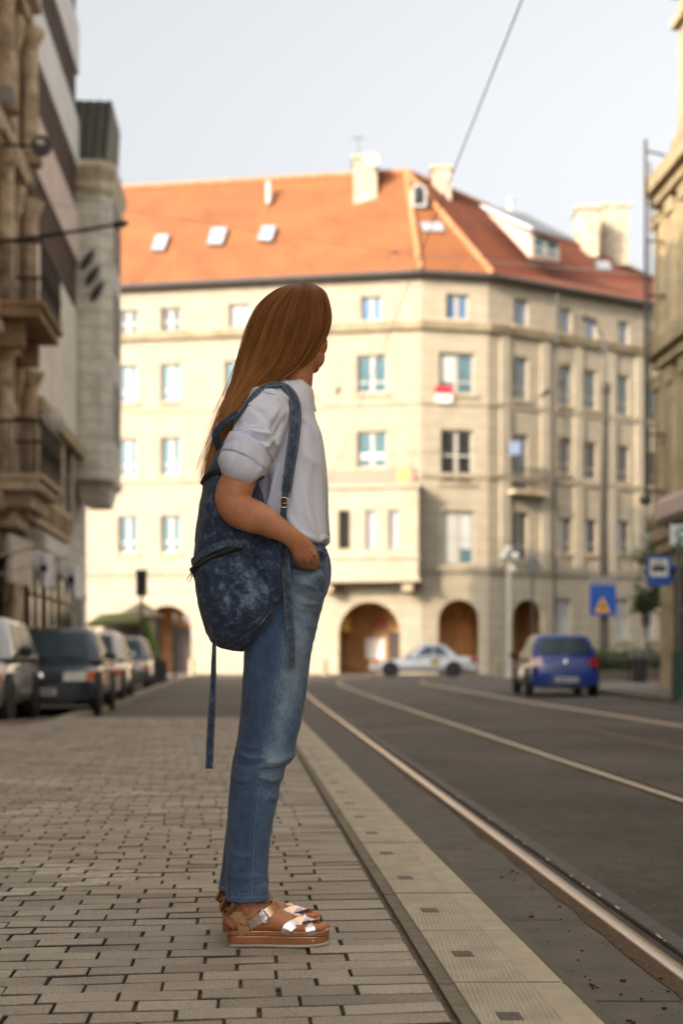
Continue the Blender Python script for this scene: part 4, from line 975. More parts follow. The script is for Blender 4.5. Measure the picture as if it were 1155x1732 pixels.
# ------------------------------------------------------------ street furniture
simple('sign_blue', (.012, .085, .36), (.01, .07, .30), rough=.4); simple('sign_white', (.70, .70, .68), rough=.5); simple('sign_yellow', (.80, .40, .03), (.74, .36, .02), rough=.5); simple('sign_green', (.04, .28, .20), rough=.5)
simple('mark_dark', (.03, .03, .03), rough=.6); simple('pole_grey', (.16, .15, .13), (.11, .10, .09), rough=.5, metal=.3); simple('pole_pale', (.58, .52, .42), (.48, .43, .34), rough=.5)
simple('pole_brown', (.11, .085, .06), (.07, .055, .04), scale=3, rough=.7); simple('globe', (.85, .80, .68), rough=.25); simple('bin_black', (.03, .03, .03), rough=.5); simple('red_paint', (.6, .04, .03), rough=.5)
def ground(y): return gz(y)
def post(parent, x, y, z0, z1, r, mt, name='pole'):
    mb = MB(); mb.tube([(x, y, z0), (x, y, z1)], r, 10); mb.lathe((x, y, z0), [(r*2, 0), (r*2, .08), (r*1.1, .14)], n=10); return mb.build(name, MATS[mt], parent)
def px_box(mb, u0, u1, v0, v1, y, dy=.03):
    a = P(u0, v1, y); b = P(u1, v0, y); mb.box((a.x, y, a.z), (b.x, y+dy, b.z))
# tram stop sign
y = 28.2; x = P(1147, 0, y).x; t = thing('tram_stop_sign', 'blue tram stop sign with a white panel and tram symbol on a dark pole', 'sign', (x, y, .1))
post(t, x, y, .1, P(0, 915, y).z, .05, 'pole_grey')
mb = MB(); px_box(mb, 1093, 1134, 940, 991, y-.06, .05); px_box(mb, 1134.3, 1147, 955, 960, y-.03, .03); px_box(mb, 1134.3, 1147, 975, 980, y-.03, .03); pn = mb.build('sign_plate', MATS['sign_blue'], t, bevel=.012)
mb = MB(); px_box(mb, 1098, 1129, 945, 975, y-.072, .008); wp = mb.build('white_panel', MATS['sign_white'], pn)
mb = MB(); px_box(mb, 1102, 1125, 957, 966, y-.078, .004); px_box(mb, 1104, 1123, 951.5, 953, y-.078, .004); px_box(mb, 1112, 1113, 953.2, 956.8, y-.078, .004); px_box(mb, 1104.5, 1107.5, 966.3, 968.5, y-.078, .004); px_box(mb, 1119, 1122, 966.3, 968.5, y-.078, .004); mb.build('tram_symbol', MATS['mark_dark'], pn)
y2 = 28.25; mb = MB(); px_box(mb, 1140, 1156, 1100, 1188, 27.9, .25); mb.build('timetable_case', simple('case_green', (.02, .055, .04), rough=.5), t)
# green and white board
y = 30.0; t = thing('pharmacy_board', 'white board with a green ring and green edge under the pink canopy', 'sign', P(1145, 905, y))
mb = MB(); px_box(mb, 1133, 1175, 887, 921, y, .1); pl_ = mb.build('board', MATS['sign_white'], t)
c = P(1153, 903, y-.02); mb = MB(); pts_ = [c + Vector((.11*math.cos(a), 0, .11*math.sin(a))) for a in np.linspace(0, 2*math.pi, 20)]; mb.tube(pts_, .028, 6); px_box(mb, 1133, 1175, 921.3, 926, y-.005, .09); mb.build('green_mark', MATS['sign_green'], t)
mb = MB(); mb.tube([P(1160, 890, y+.05), P(1160, 800, y+.05)], .03, 6); mb.tube([P(1160, 860, y+.05), P(1160, 860, y+.05) + Vector((1.6, 0, 0))], .03, 6); mb.build('hanger', MATS['dark_metal'], t)
# tall lamp post with curved top
y = 57.0; x = P(1021, 0, y).x; g = gz(y); t = thing('street_lamp', 'tall brown street lamp post with a curved arm, in front of the cream facade', 'street lamp', (x, y, g))
mb = MB(); zc = P(0, 655, y).z; mb.tube([(x, y, g), (x, y, g+1.2), (x, y, P(0, 880, y).z), (x + .08, y, zc)], [.22, .2, .16, .11], 12); mb.lathe((x+.08, y, zc-.25), [(.12, 0), (.18, .05), (.18, .3), (.1, .45)], n=12); mb.build('pole', MATS['pole_brown'], t)
mb = MB(); mb.tube([(x+.08, y, zc), P(1025, 620, y), P(1024, 592, y), P(1017, 566, y), P(1006, 549, y), P(998, 541, y)], [.07, .06, .055, .05, .045, .04], 8); mb.build('curved_arm', MATS['pole_grey'], t)
mb = MB(); p = P(996, 541, y); mb.obox(p, (.3, 0, -.14), (0, .14, 0), (.04, 0, .09)); mb.build('lamp_head', MATS['sign_dark'], t, bevel=.03)
# roadworks sign fixed to it
y = 56.6; t = thing('roadworks_sign', 'square blue sign with a yellow warning triangle, fixed on the tall lamp post', 'sign', P(1018, 1007, y))
mb = MB(); px_box(mb, 997, 1041, 990, 1041, y, .06); pn = mb.build('sign_plate', MATS['sign_blue'], t)
mb = MB(); px_box(mb, 996, 1040, 974, 989.5, y+.05, .06); mb.build('grey_plate', MATS['sign_grey'], t)
mb = MB(); mb.prism([P(1005, 1035.5, y-.012), P(1031.5, 1035.5, y-.012), P(1018.3, 1009, y-.012)], (0, .01, 0)); tr_ = mb.build('warning_triangle', MATS['sign_yellow'], pn)
mb = MB()
for a, b_ in (((1018, 1017), (1018.6, 1033)), ((1018, 1021), (1012.5, 1030)), ((1018, 1021), (1024, 1030))):
    mb.tube([P(a[0], a[1], y-.02), P(b_[0], b_[1], y-.02)], .024, 5)
mb.build('symbol', MATS['mark_dark'], pn)
# white lantern post with globes
y = 60.0; x = P(861, 0, y).x; g = gz(y); t = thing('lantern_post', 'pale lantern post with a cluster of white globes before the arcade', 'street lamp', (x, y, g))
post(t, x, y, g, P(0, 950, y).z, .1, 'pole_pale')
for (u, v) in ((852, 941), (871, 941), (866, 963), (859, 930)):
    p = P(u, v, y); mb = MB(); mb.ball(p, .19, 14); gl = mb.build('globe', MATS['globe'], t, smooth=True); mb = MB(); mb.tube([p - Vector((0, 0, .17)), Vector((x, y, p.z-.45))], .03, 6); mb.build('globe_arm', MATS['pole_pale'], t)
# back of a round road sign
y = 46.0; x = P(900, 0, y).x; g = gz(y)+.1; t = thing('round_road_sign', 'dark back of a round road sign on a thin pole behind the blue hatchback', 'sign', (x, y, g))
post(t, x, y, g, P(0, 950, y).z, .035, 'pole_grey'); mb = MB(); mb.lathe(P(900, 957, y) - Vector((0, .04, 0)), [(.01, 0), (.27, 0), (.28, .02), (.01, .03)], axis=(0, -1, 0), n=24); mb.build('disc', MATS['sign_grey'], t)
# traffic lights
def traffic_light(u, v0, v1, w, y, label):
    x = P(u, 0, y).x; g = gz(y); t = thing('traffic_light', label, 'traffic light', (x, y, g), group='traffic lights seen from behind')
    post(t, x, y+.1, g, P(0, v0, y).z - .02, .05, 'pole_grey'); mb = MB(); px_box(mb, u-w, u+w, v0, v1, y-.2, .24); mb.build('housing', MATS['bin_black'], t, bevel=.03)
    for k in range(3):
        v = v0 + (v1-v0)*(k+.5)/3; p = P(u, v, y-.2); mb = MB(); r = (v1-v0)/F*y*.13; mb.lathe(p, [(r, 0), (r*1.1, .02), (r*1.1, .14), (r, .14)], axis=(0, -1, 0), n=12); mb.build('visor', MATS['sign_dark'], t)
traffic_light(239, 963, 1008, 9, 48, 'dark traffic light above the green awning on the left')
traffic_light(1093, 1020, 1060, 6, 50, 'dark traffic light above the hedge on the right')
# litter bin and its companion post
y = 44.5; p = P(1081, 1160, y); g = gz(y)+.1; t = thing('litter_bin', 'black slatted litter bin on the pavement before the hedge', 'bin', (p.x, y, g))
mb = MB(); mb.lathe((p.x, y, g), [(.2, 0), (.22, .05), (.25, .7), (.24, .72)], n=16); mb.build('body', MATS['bin_black'], t)
mb = MB(); mb.lathe((p.x, y, g+.73), [(.27, 0), (.27, .05), (.2, .12), (.02, .14)], n=16); mb.build('lid', MATS['sign_dark'], t)
mb = MB(); mb.tube([(p.x-.36, y, g), (p.x-.36, y, g+.75)], .04, 8); mb.tube([(p.x-.36, y, g+.7), (p.x-.22, y, g+.7)], .02, 6); mb.build('post', MATS['bin_black'], t)
# bollards by the arcade
for (u, y, lab) in ((839, 63, 'stone bollard left of the pale lantern post by the arcade'), (549, 66, 'stone bollard close to the woman, at the foot of the cream facade'), (325, 66, 'stone bollard beside the brown arch on the left')):
    x = P(u, 0, y).x; mb = MB(); mb.lathe((x, y, gz(y)), [(.17, 0), (.17, .1), (.13, .15), (.12, .65), (.14, .72), (.06, .8)], n=14); tag(mb.build('bollard', MATS['cornice_stone']), lab, 'bollard', 'bollards along the arcade')
# hedge on a low wall
def leaf_mat(name, c1, c2):
    m, nt, b = new_mat(name); L = nt.links.new; oi = node(nt, 'ShaderNodeAttribute', attribute_name='tone'); rp = node(nt, 'ShaderNodeValToRGB')
    rp.color_ramp.elements[0].color = c4(c2); rp.color_ramp.elements[1].color = c4(c1); L(oi.outputs['Fac'], rp.inputs[0]); L(rp.outputs[0], b.inputs['Base Color']); b.inputs['Roughness'].default_value = .6
    return m
leaf_mat('leaf', (.10, .13, .03), (.03, .045, .012)); leaf_mat('hedge_leaf', (.085, .10, .03), (.025, .035, .012)); simple('bark', (.08, .06, .04), rough=.9); simple('low_wall', (.16, .12, .085), (.10, .075, .05), rough=.9)
def leaves(name, centres, n, size, mat, parent, spread):
    vs = []; fs = []; tn = []
    for k in range(n):
        c = centres[k % len(centres)]; s = spread if not callable(spread) else spread(c)
        p = Vector(c[:3]) + Vector((random.gauss(0, s), random.gauss(0, s), random.gauss(0, s*.8)))
        a = Vector((random.gauss(0, 1), random.gauss(0, 1), random.gauss(0, .6))).normalized(); b = a.orthogonal().normalized(); sz = size*random.uniform(.6, 1.3)
        b0 = len(vs); vs += [p - a*sz, p + b*sz*.5, p + a*sz, p - b*sz*.5]; fs.append((b0, b0+1, b0+2, b0+3)); tn += [random.random()]*4
    o = add_mesh(name, vs, fs, MATS[mat], parent); a = o.data.attributes.new('tone', 'FLOAT', 'POINT'); a.data.foreach_set('value', tn); return o
y = 53.0; x0 = P(640+360, 0, y).x; x1 = P(1200, 0, y).x; g = gz(y)
t = thing('hedge', 'low dark green hedge on a brown wall behind the litter bin', 'hedge', ((x0+x1)/2, y, g))
mb = MB(); mb.box((x0, y, g-.1), (x1, y+1.4, g+.38)); mb.build('planter_wall', MATS['low_wall'], t)
cs = [(random.uniform(x0+.1, x1), y+.5+random.uniform(-.3, .5), g+.75+.22*math.sin(k*1.7)+random.uniform(-.25, .12)) for k in range(160)]
leaves('foliage', cs, 7000, .075, 'hedge_leaf', t, .16)
# small tree beyond the stop sign
y = 38.5; p = P(1128, 975, y); t = thing('small_tree', 'small dark green street tree behind the tram stop sign', 'tree', (p.x, y, .1))
mb = MB(); mb.tube([(p.x+.25, y, .1), (p.x+.2, y, 1.4), (p.x+.05, y, 2.6), (p.x, y, 3.8)], [.11, .09, .07, .04], 10)
cs = []
for k in range(11):
    a = random.uniform(0, 6.28); r = random.uniform(.35, .75); zz = random.uniform(2.1, 4.5); e = Vector((p.x+r*math.cos(a), y+r*math.sin(a), zz)); mb.tube([(p.x+.06, y, min(zz-.4, 3.4)), e], [.04, .012], 6); cs.append(e)
mb.build('trunk', MATS['bark'], t, smooth=True)
for (u, v) in ((1118, 905), (1112, 930), (1120, 955), (1112, 1005), (1125, 1010), (1138, 900), (1146, 940), (1108, 970)): cs.append(P(u, v, y))
leaves('crown', cs, 2600, .085, 'leaf', t, .17)
# green awning stall, closed parasol and board on the left
simple('awning_green', (.11, .12, .02), (.08, .09, .015), scale=2, rough=.8); simple('parasol_green', (.16, .26, .035), (.10, .17, .02), scale=3, rough=.8); simple('stall_dark', (.06, .04, .025), (.03, .02, .015), rough=.8); simple('orange_box', (.55, .20, .03), rough=.6)
y = 52.0; a = P(150, 1052, y); b_ = P(243, 1048, y); g = gz(y)
t = thing('market_stall', 'dark stall under a sloping yellow-green awning at the end of the parked cars', 'stall', ((a.x+b_.x)/2, y, g))
mb = MB(); mb.hexa([P(146, 1061, y), P(240, 1058, y), P(238, 1040, y+2.4), P(172, 1044, y+2.4)] + [q + Vector((0, 0, .06)) for q in (P(146, 1058, y), P(240, 1053, y), P(238, 1036, y+2.4), P(172, 1041, y+2.4))]); mb.build('awning', MATS['awning_green'], t)
mb = MB(); xa, xb = P(158, 0, y).x, P(240, 0, y).x; zt = P(0, 1062, y).z
mb.box((xa, y+2.2, g), (xb, y+2.3, zt+.5)); mb.box((xa, y+.9, g), (xb, y+1.6, g+.9)); mb.build('counter', MATS['stall_dark'], t)
for x in (xa, xb):
    mb = MB(); mb.tube([(x, y+.1, g), (x, y+.1, zt)], .04, 8); mb.build('post', MATS['dark_metal'], t)
y = 56.0; g = gz(y); p = P(236, 1140, y); t = thing('kiosk', 'small dark wooden kiosk with a gabled roof behind the green awning', 'kiosk', (p.x, y, g))
xa, xb = P(204, 0, y).x, P(263, 0, y).x; ze = P(0, 1043, y).z
mb = MB(); mb.box((xa, y, g), (xb, y+1.8, ze)); mb.build('wall', MATS['stall_dark'], t)
mb = MB(); c_ = (xa+xb)/2; mb.prism([(xa-.2, y-.2, ze+.003), (xb+.2, y-.2, ze+.003), (c_+.1, y-.2, P(0, 1019, y).z)], (0, 2.2, 0)); mb.build('roof', MATS['pole_brown'], t)
mb = MB(); mb.box((c_-.35, y-.03, g+.05), (c_+.35, y-.002, g+1.9)); mb.build('door', MATS['iron'], t)
y = 49.0; x = P(262, 0, y).x; g = gz(y); t = thing('closed_parasol', 'closed yellow-green parasol leaning beside the stall', 'parasol', (x, y, g))
mb = MB(); mb.tube([P(268, 1118, y), P(263, 1108, y), P(256, 1086, y), P(249, 1058, y), P(246, 1040, y)], [.05, .2, .15, .1, .04], 12); mb.build('canopy', MATS['parasol_green'], t, smooth=True)
mb = MB(); mb.tube([(x+.12, y, g), P(262, 1104, y)], .03, 8); mb.lathe((x+.12, y, g), [(.25, 0), (.25, .06), (.05, .1)], n=14); mb.build('pole', MATS['dark_metal'], t)
y = 47.5; p = P(272, 1143, y); g = gz(y); t = thing('sandwich_board', 'dark leaning sandwich board on the ground beside the orange crate', 'sign', (p.x, y, g))
for s_ in (-1, 1):
    mb = MB(); mb.obox((p.x, y+s_*.13, g+.38), (.2, 0, 0), (0, .012, 0), (0, -s_*.12, .38)); mb.build('panel', MATS['mark_dark'], t)
y = 48.2; p = P(258, 1140, y); g = gz(y); t = thing('crate', 'small orange slatted crate beside the dark sandwich board', 'crate', (p.x, y, g))
mb = MB(); mb.box((p.x-.22, y-.15, g), (p.x+.22, y+.15, g+.04)); 
for k in range(3):
    z = g+.06+k*.11
    for yy in (-.15, .13): mb.box((p.x-.22, y+yy, z), (p.x+.22, y+yy+.02, z+.08))
    for xx in (-.22, .2): mb.box((p.x+xx, y-.129, z), (p.x+xx+.02, y+.129, z+.08))
mb.build('slats', MATS['orange_box'], t)
# tall brown gate boards in the left arch, and a pale pole before it
y = 58.0; x = P(296, 0, y).x; t = thing('thin_pole', 'thin grey pole with a small pale sign before the brown arch', 'pole', (x, y, gz(y))); post(t, x, y, gz(y), P(0, 1036, y).z, .05, 'pole_grey'); mb = MB(); px_box(mb, 312, 320, 1040, 1052, y, .04); mb.tube([P(296, 1046, y+.02), P(312, 1046, y+.02)], .02, 6); mb.build('sign_plate', MATS['sign_grey'], t)
# overhead wires
simple('wire', (.42, .43, .45), rough=.6)
def wire(pts_, r, label, name='overhead_wire', ins=None):
    mb = MB(); mb.tube(pts_, r, 6)
    t = thing(name, label, 'wire', pts_[0]); mb.build('cable', MATS['wire'], t)
    for (p, s) in (ins or []):
        mb = MB(); d = (Vector(pts_[-1]) - Vector(pts_[0])).normalized(); mb.lathe(Vector(p) - d*s, [(.02, 0), (s*.35, s*.3), (s*.2, s*.6), (s*.45, s), (s*.2, s*1.4), (s*.35, s*1.7), (.02, s*2)], axis=d, n=10); mb.build('insulator', MATS['sign_dark'], t)
z = 5.62; wire([(1.89 + RD.x*yy, yy, z) for yy in (-6, 10, 14, 30, 60)], .0062, 'pale contact wire running overhead along the tram track')
wire([P(-80, 330, 30), P(250, 362, 33), P(700, 432, 37), P(1170, 470, 34)], .008, 'thin span wire crossing in front of the orange roof', ins=[(P(668, 427, 36.7), .1)])
wire([P(560, 700, 36), P(572, 661, 36.5), P(668, 424, 38), P(715, 300, 39), P(742, 240, 40)], .006, 'thin wire rising from beside the collar up across the roof hip', ins=[(P(572, 661, 36.5), .13)])
wire([P(880, 692, 34), P(930, 660, 35), P(1020, 590, 37), P(1095, 532, 38), P(1170, 470, 39)], .012, 'slanting span wire with a big insulator in front of the right facade', ins=[(P(922, 665, 35), .17), (P(948, 648, 35.3), .12)])
wire([P(560, 778, 36), P(780, 762, 38), P(990, 735, 40), P(1120, 700, 38)], .007, 'low thin span wire in front of the corner balcony')

# ------------------------------------------------------------ vehicles
def paint(name, c, flake=0.0, rough=.28, coat=1.0):
    m, nt, b = new_mat(name); b.inputs['Base Color'].default_value = c4(c); b.inputs['Metallic'].default_value = flake; b.inputs['Roughness'].default_value = rough; b.inputs['Coat Weight'].default_value = coat; b.inputs['Coat Roughness'].default_value = .05
    tc = node(nt, 'ShaderNodeTexCoord'); nz = node(nt, 'ShaderNodeTexNoise', Scale=2.0, Detail=6.0); mr = node(nt, 'ShaderNodeMapRange'); mr.inputs[3].default_value = rough*.8; mr.inputs[4].default_value = rough*1.5
    nt.links.new(tc.outputs['Object'], nz.inputs['Vector']); nt.links.new(nz.outputs['Fac'], mr.inputs[0]); nt.links.new(mr.outputs[0], b.inputs['Roughness'])
paint('car_blue', (.006, .038, .25), 0); paint('car_silver', (.52, .50, .46), .7, .35); paint('car_black', (.016, .027, .045), 0, .3, .7); paint('car_white', (.66, .64, .58), 0); paint('car_grey', (.20, .20, .19), .5, .35); paint('taxi_silver', (.52, .53, .53), .3, .35)
simple('tyre', (.02, .019, .018), rough=.85); simple('alloy', (.42, .41, .39), rough=.35, metal=.8); simple('car_glass', (.028, .055, .068), (.018, .038, .05), scale=3, rough=.28, spec=.5)
simple('black_plastic', (.025, .024, .023), rough=.6); simple('lamp_clear', (.60, .58, .52), rough=.12, spec=.9); simple('lamp_red', (.38, .02, .015), rough=.15, coat=.6); simple('lamp_orange', (.75, .16, .02), rough=.15, coat=.5); simple('plate_white', (.62, .61, .57), rough=.5); simple('chrome', (.7, .7, .68), rough=.12, metal=1)
def car(name, label, cat, group, loc, head, pt, L_, W, H, kind, plate=True, taxi=False):
    """local frame: x forward, z up. head: rotation about z"""
    t = thing(name, label, cat, loc, head, group)
    hw = W/2; wr = .31; wb = L_*.595; xf = wb/2 + .02*L_; xr = xf - wb; zb = .19
    zbelt = H*.62; hoodf = H*.475; front = L_/2; rear = -L_/2
    if kind == 'sedan': prof = [(front, .52, .62), (front-.06, .60, .84), (front-.25, .655, .94), (xf+.15, .72, 1), (L_*.17, H*.60, 1), (L_*.1, zbelt, 1), (-L_*.2, zbelt+.01, 1), (-L_*.3, zbelt+.03, .99), (rear+.22, H*.625, .94), (rear+.05, H*.59, .84), (rear, H*.5, .7)]
    else: prof = [(front, .54, .62), (front-.06, .64, .84), (front-.22, .72, .94), (xf+.15, .80, 1), (L_*.22, H*.605, 1), (L_*.15, zbelt, 1), (-L_*.2, zbelt+.02, 1), (rear+.35, zbelt+.02, .98), (rear+.14, zbelt, .93), (rear+.03, H*.56, .86), (rear, H*.4, .78)]
    vs = []; n = 20
    for (x, zt, w) in prof:
        z0 = zb + (.06 if (x > front-.1 or x < rear+.08) else 0); h = (zt - z0)/2; c = (zt+z0)/2
        for k in range(n):
            a = 2*math.pi*(k+.5)/n; ca, sa = math.cos(a), math.sin(a); e = .42
            yy = math.copysign(abs(ca)**e, ca)*hw*w; zz = c + math.copysign(abs(sa)**e, sa)*h
            if sa > 0: yy *= 1 - .06*max(0, (zz-c)/h)
            vs.append((x, yy, zz))
    m = len(prof); fs = [(i*n+k, (i+1)*n+k, (i+1)*n+(k+1) % n, i*n+(k+1) % n) for i in range(m-1) for k in range(n)] + [tuple(range(n)), tuple(range((m-1)*n, m*n))[::-1]]
    mb = MB(); mb.add(vs, fs); body = mb.build('body', MATS[pt], t, smooth=True, world=False)
    md = body.modifiers.new('sub', 'SUBSURF'); md.levels = 1; md.render_levels = 2
    # cabin: belt ring, shoulder ring, roof
    if kind == 'sedan': bx = (L_*.17, -L_*.335); rx = (L_*.03, -L_*.20)
    elif kind == 'hatch': bx = (L_*.215, rear+.16); rx = (L_*.05, rear+.48)
    else: bx = (L_*.215, rear+.12); rx = (L_*.04, rear+.30)
    wb_, wr_ = hw*.93, hw*.72; z0, z1 = zbelt-.03, H-.07
    def ring(xa, xb, w, z, rf=.12):
        return [(xa-rf, w, z), (xa, w*.78, z), (xa+.05, 0, z), (xa, -w*.78, z), (xa-rf, -w, z), (xb+rf, -w, z), (xb, -w*.8, z), (xb-.04, 0, z), (xb, w*.8, z), (xb+rf, w, z)]
    rings = [ring(bx[0], bx[1], wb_, z0), ring(rx[0], rx[1], wr_, z1), ring(rx[0]-.10, rx[1]+.10, wr_*.9, H-.018), ring(rx[0]-.4, rx[1]+.4, wr_*.6, H)]
    vs = [p for r_ in rings for p in r_]; n = 10
    fs = [(i*n+k, i*n+(k+1) % n, (i+1)*n+(k+1) % n, (i+1)*n+k) for i in range(3) for k in range(n)] + [tuple(range(3*n, 4*n))]
    mb = MB(); mb.add(vs, fs); cb = mb.build('cabin', MATS[pt], t, smooth=True, world=False); md = cb.modifiers.new('e', 'EDGE_SPLIT'); md.split_angle = R(38)
    A, B = rings[0], rings[1]
    def pane(name, ia, ib, fa=.06, fb=.94, ga=.1, gb=.92, off=.006, mt='car_glass', par=t):
        pa, pb, qa, qb = Vector(A[ia]), Vector(A[ib]), Vector(B[ia]), Vector(B[ib])
        f = lambda s_, h_: (pa*(1-s_)+pb*s_)*(1-h_) + (qa*(1-s_)+qb*s_)*h_
        q = [f(fa, ga), f(fb, ga), f(fb, gb), f(fa, gb)]; nn = (q[1]-q[0]).cross(q[3]-q[0]).normalized()
        if nn.dot((q[0]+q[2])/2 - Vector((0, 0, .8))) < 0: nn = -nn
        mb = MB(); mb.prism([p_ + nn*off for p_ in q], nn*.006); return mb.build(name, MATS[mt], par, world=False)
    def wide(name, idx, ga, gb):
        mb = MB()
        S_ = 5
        for a_, b_, k_ in [(a_, b_, k_) for a_, b_ in zip(idx[:-1], idx[1:]) for k_ in range(S_)]:
            pa, pb, qa, qb = Vector(A[a_]), Vector(A[b_]), Vector(B[a_]), Vector(B[b_]); f = lambda s_, h_: (pa*(1-s_)+pb*s_)*(1-h_) + (qa*(1-s_)+qb*s_)*h_
            s0 = .25 if a_ == idx[0] and len(idx) > 3 else 0; s1 = .75 if b_ == idx[-1] and len(idx) > 3 else 1
            sa, sb = s0+(s1-s0)*k_/S_, s0+(s1-s0)*(k_+1)/S_; q = [f(sa, ga), f(sb, ga), f(sb, gb), f(sa, gb)]; nn = (f(1, ga)-f(0, ga)).cross(f(0, gb)-f(0, ga)).normalized()
            if nn.dot((q[0]+q[2])/2 - Vector((0, 0, .8))) < 0: nn = -nn
            nx_ = 1 if nn.x > 0 else -1; rr_ = lambda s_: abs((1 if a_ == idx[0] else 0) - s_); bow = lambda s_: Vector((nx_*(.010 + .10*(rr_(s_)-rr_(s_)**2)), 0, .006))
            mb.add([q[0]+bow(sa), q[1]+bow(sb), q[2]+bow(sb), q[3]+bow(sa)], [(0, 1, 2, 3)])
        return mb.build(name, MATS['car_glass'], t, world=False, smooth=True)
    wide('windscreen', [1, 2, 3], .12, .93); wide('rear_window', [6, 7, 8], .22 if kind != 'sedan' else .12, .92)
    for (ia, ib) in ((9, 0), (4, 5)):
        sp = .44 if ia == 9 else .56
        if kind == 'sedan': rngs = ((.13, .47), (.5, .87))
        else: rngs = ((.06, .2), (.23, .53), (.56, .90))
        for (fa, fb) in rngs:
            if ia == 4: fa, fb = 1-fb, 1-fa
            pane('side_window', ia, ib, fa, fb, .14, .92)
    # wheels: dark arch, tyre with a rim
    for sx in (xf, xr):
        for sy in (1, -1):
            mb = MB(); mb.lathe((sx, sy*(hw-.14), wr+.02), [(.2, 0), (wr+.055, 0), (wr+.055, .142), (wr*.9, .146)], axis=(0, sy, 0), n=24); mb.build('wheel_arch', MATS['black_plastic'], t, world=False)
            mb = MB(); mb.lathe((sx, sy*(hw-.16), wr), [(.16, 0), (wr-.02, 0), (wr, .03), (wr, .13), (wr-.03, .165), (.19, .17)], axis=(0, sy, 0), n=24); w = mb.build('wheel', MATS['tyre'], t, world=False, smooth=False)
            mb = MB(); mb.lathe((sx, sy*(hw-.008), wr), [(.205, 0), (.2, .012), (.15, .004), (.08, .014), (.03, .018)], axis=(0, sy, 0), n=20); mb.build('rim', MATS['alloy'], w, world=False)
    bz = (.28, .52)
    for sgn, xx in ((1, front), (-1, rear)):
        mb = MB(); nn_ = 9; lo = []; 
        for k in range(nn_):
            yv = -hw*.93 + 2*hw*.93*k/(nn_-1); xo = xx + sgn*(.07 - .20*(abs(yv)/hw)**3); lo.append((xo, yv))
        for (k, (xo, yv)) in enumerate(lo[:-1]):
            x2, y2 = lo[k+1]
            mb.hexa([(xo-sgn*.18, yv, bz[0]), (xo, yv, bz[0]), (x2, y2, bz[0]), (x2-sgn*.18, y2, bz[0]), (xo-sgn*.18, yv, bz[1]), (xo, yv, bz[1]), (x2, y2, bz[1]), (x2-sgn*.18, y2, bz[1])])
        mb.build('bumper', MATS[pt], t, world=False)
        mb = MB(); mb.box((min(xx+sgn*.06, xx-sgn*.1), -hw*.62, .20), (max(xx+sgn*.06, xx-sgn*.1), hw*.62, bz[0]-.002)); mb.build('lower_grille', MATS['black_plastic'], t, world=False)
    for sy in (1, -1):
        mb = MB(); mb.hexa([(front-.28, sy*hw*.86, .56), (front+.025, sy*hw*.44, .55), (front+.02, sy*hw*.44, .55), (front-.34, sy*hw*.80, .56), (front-.32, sy*hw*.85, .70), (front-.03, sy*hw*.44, .67), (front-.05, sy*hw*.44, .67), (front-.38, sy*hw*.80, .70)])
        mb = MB(); q = [(front+.03, sy*hw*.42, .54), (front-.04, sy*hw*.80, .54), (front-.12, sy*hw*.82, .69), (front-.05, sy*hw*.42, .675)]
        mb.prism(q, (-.1, 0, 0)); mb.build('headlight', MATS['lamp_clear'], t, world=False)
        mb = MB(); q = [(front-.04, sy*hw*.81, .55), (front-.17, sy*hw*.935, .55), (front-.23, sy*hw*.93, .69), (front-.12, sy*hw*.83, .69)]; mb.prism(q, (-.1, 0, 0)); mb.build('indicator', MATS['lamp_orange'], t, world=False)
        zt = (.70, .90) if kind != 'sedan' else (.66, .84)
        mb = MB(); q = [(rear-.02, sy*hw*.64, zt[0]), (rear+.03, sy*hw*.9, zt[0]), (rear+.10, sy*hw*.9, zt[1]), (rear+.05, sy*hw*.66, zt[1])]; mb.prism(q, (.22, 0, 0)); mb.build('tail_light', MATS['lamp_red'], t, world=False)
        mb = MB(); mb.ball((L_*.165, sy*(hw+.09), zbelt+.06), (.06, .1, .075), 12); mb.tube([(L_*.165, sy*(hw+.05), zbelt+.03), (L_*.165, sy*hw*.92, zbelt)], .025, 6); mb.build('mirror', MATS['black_plastic' if pt in ('car_silver', 'car_blue') else pt], t, smooth=True, world=False)
        for x in (L_*.05, -L_*.14):
            mb = MB(); mb.box((x-.08, sy*hw*.995-.012, zbelt-.13), (x+.08, sy*hw*.995+.012, zbelt-.10)); mb.build('door_handle', MATS['black_plastic'], t, world=False)
    mb = MB(); mb.hexa([(front+.015, -hw*.38, .555), (front+.015, hw*.38, .555), (front-.1, hw*.38, .555), (front-.1, -hw*.38, .555), (front-.045, -hw*.38, .675), (front-.045, hw*.38, .675), (front-.14, hw*.38, .675), (front-.14, -hw*.38, .675)]); mb.build('grille', MATS['black_plastic'], t, world=False)
    zp = .42 if kind == 'sedan' else .42
    for sgn, xx, zz in ((1, front+.072, .38), (-1, rear-.072, .40)):
        mb = MB(); mb.box((min(xx, xx+sgn*.01), -.26, zz-.055), (max(xx, xx+sgn*.01), .26, zz+.055)); pl = mb.build('licence_plate', MATS['plate_white'], t, world=False)
        xx2 = xx+sgn*.012
        for k in (0, 1, 3, 4, 5, 6):
            mb = MB(); yv = -.19+k*.06; mb.box((min(xx2, xx2+sgn*.002), yv, zz-.03), (max(xx2, xx2+sgn*.002), yv+.035, zz+.03)); mb.build('character', MATS['mark_dark'], pl, world=False)
    for sgn, xx, zz in ((1, front-.0, .615), (-1, rear-.02, .80)):
        mb = MB(); mb.lathe((xx, 0, zz), [(.01, 0), (.055, 0), (.055, .02), (.01, .025)], axis=(sgn, 0, .1), n=16); mb.build('round_badge', MATS['chrome'], t, world=False)
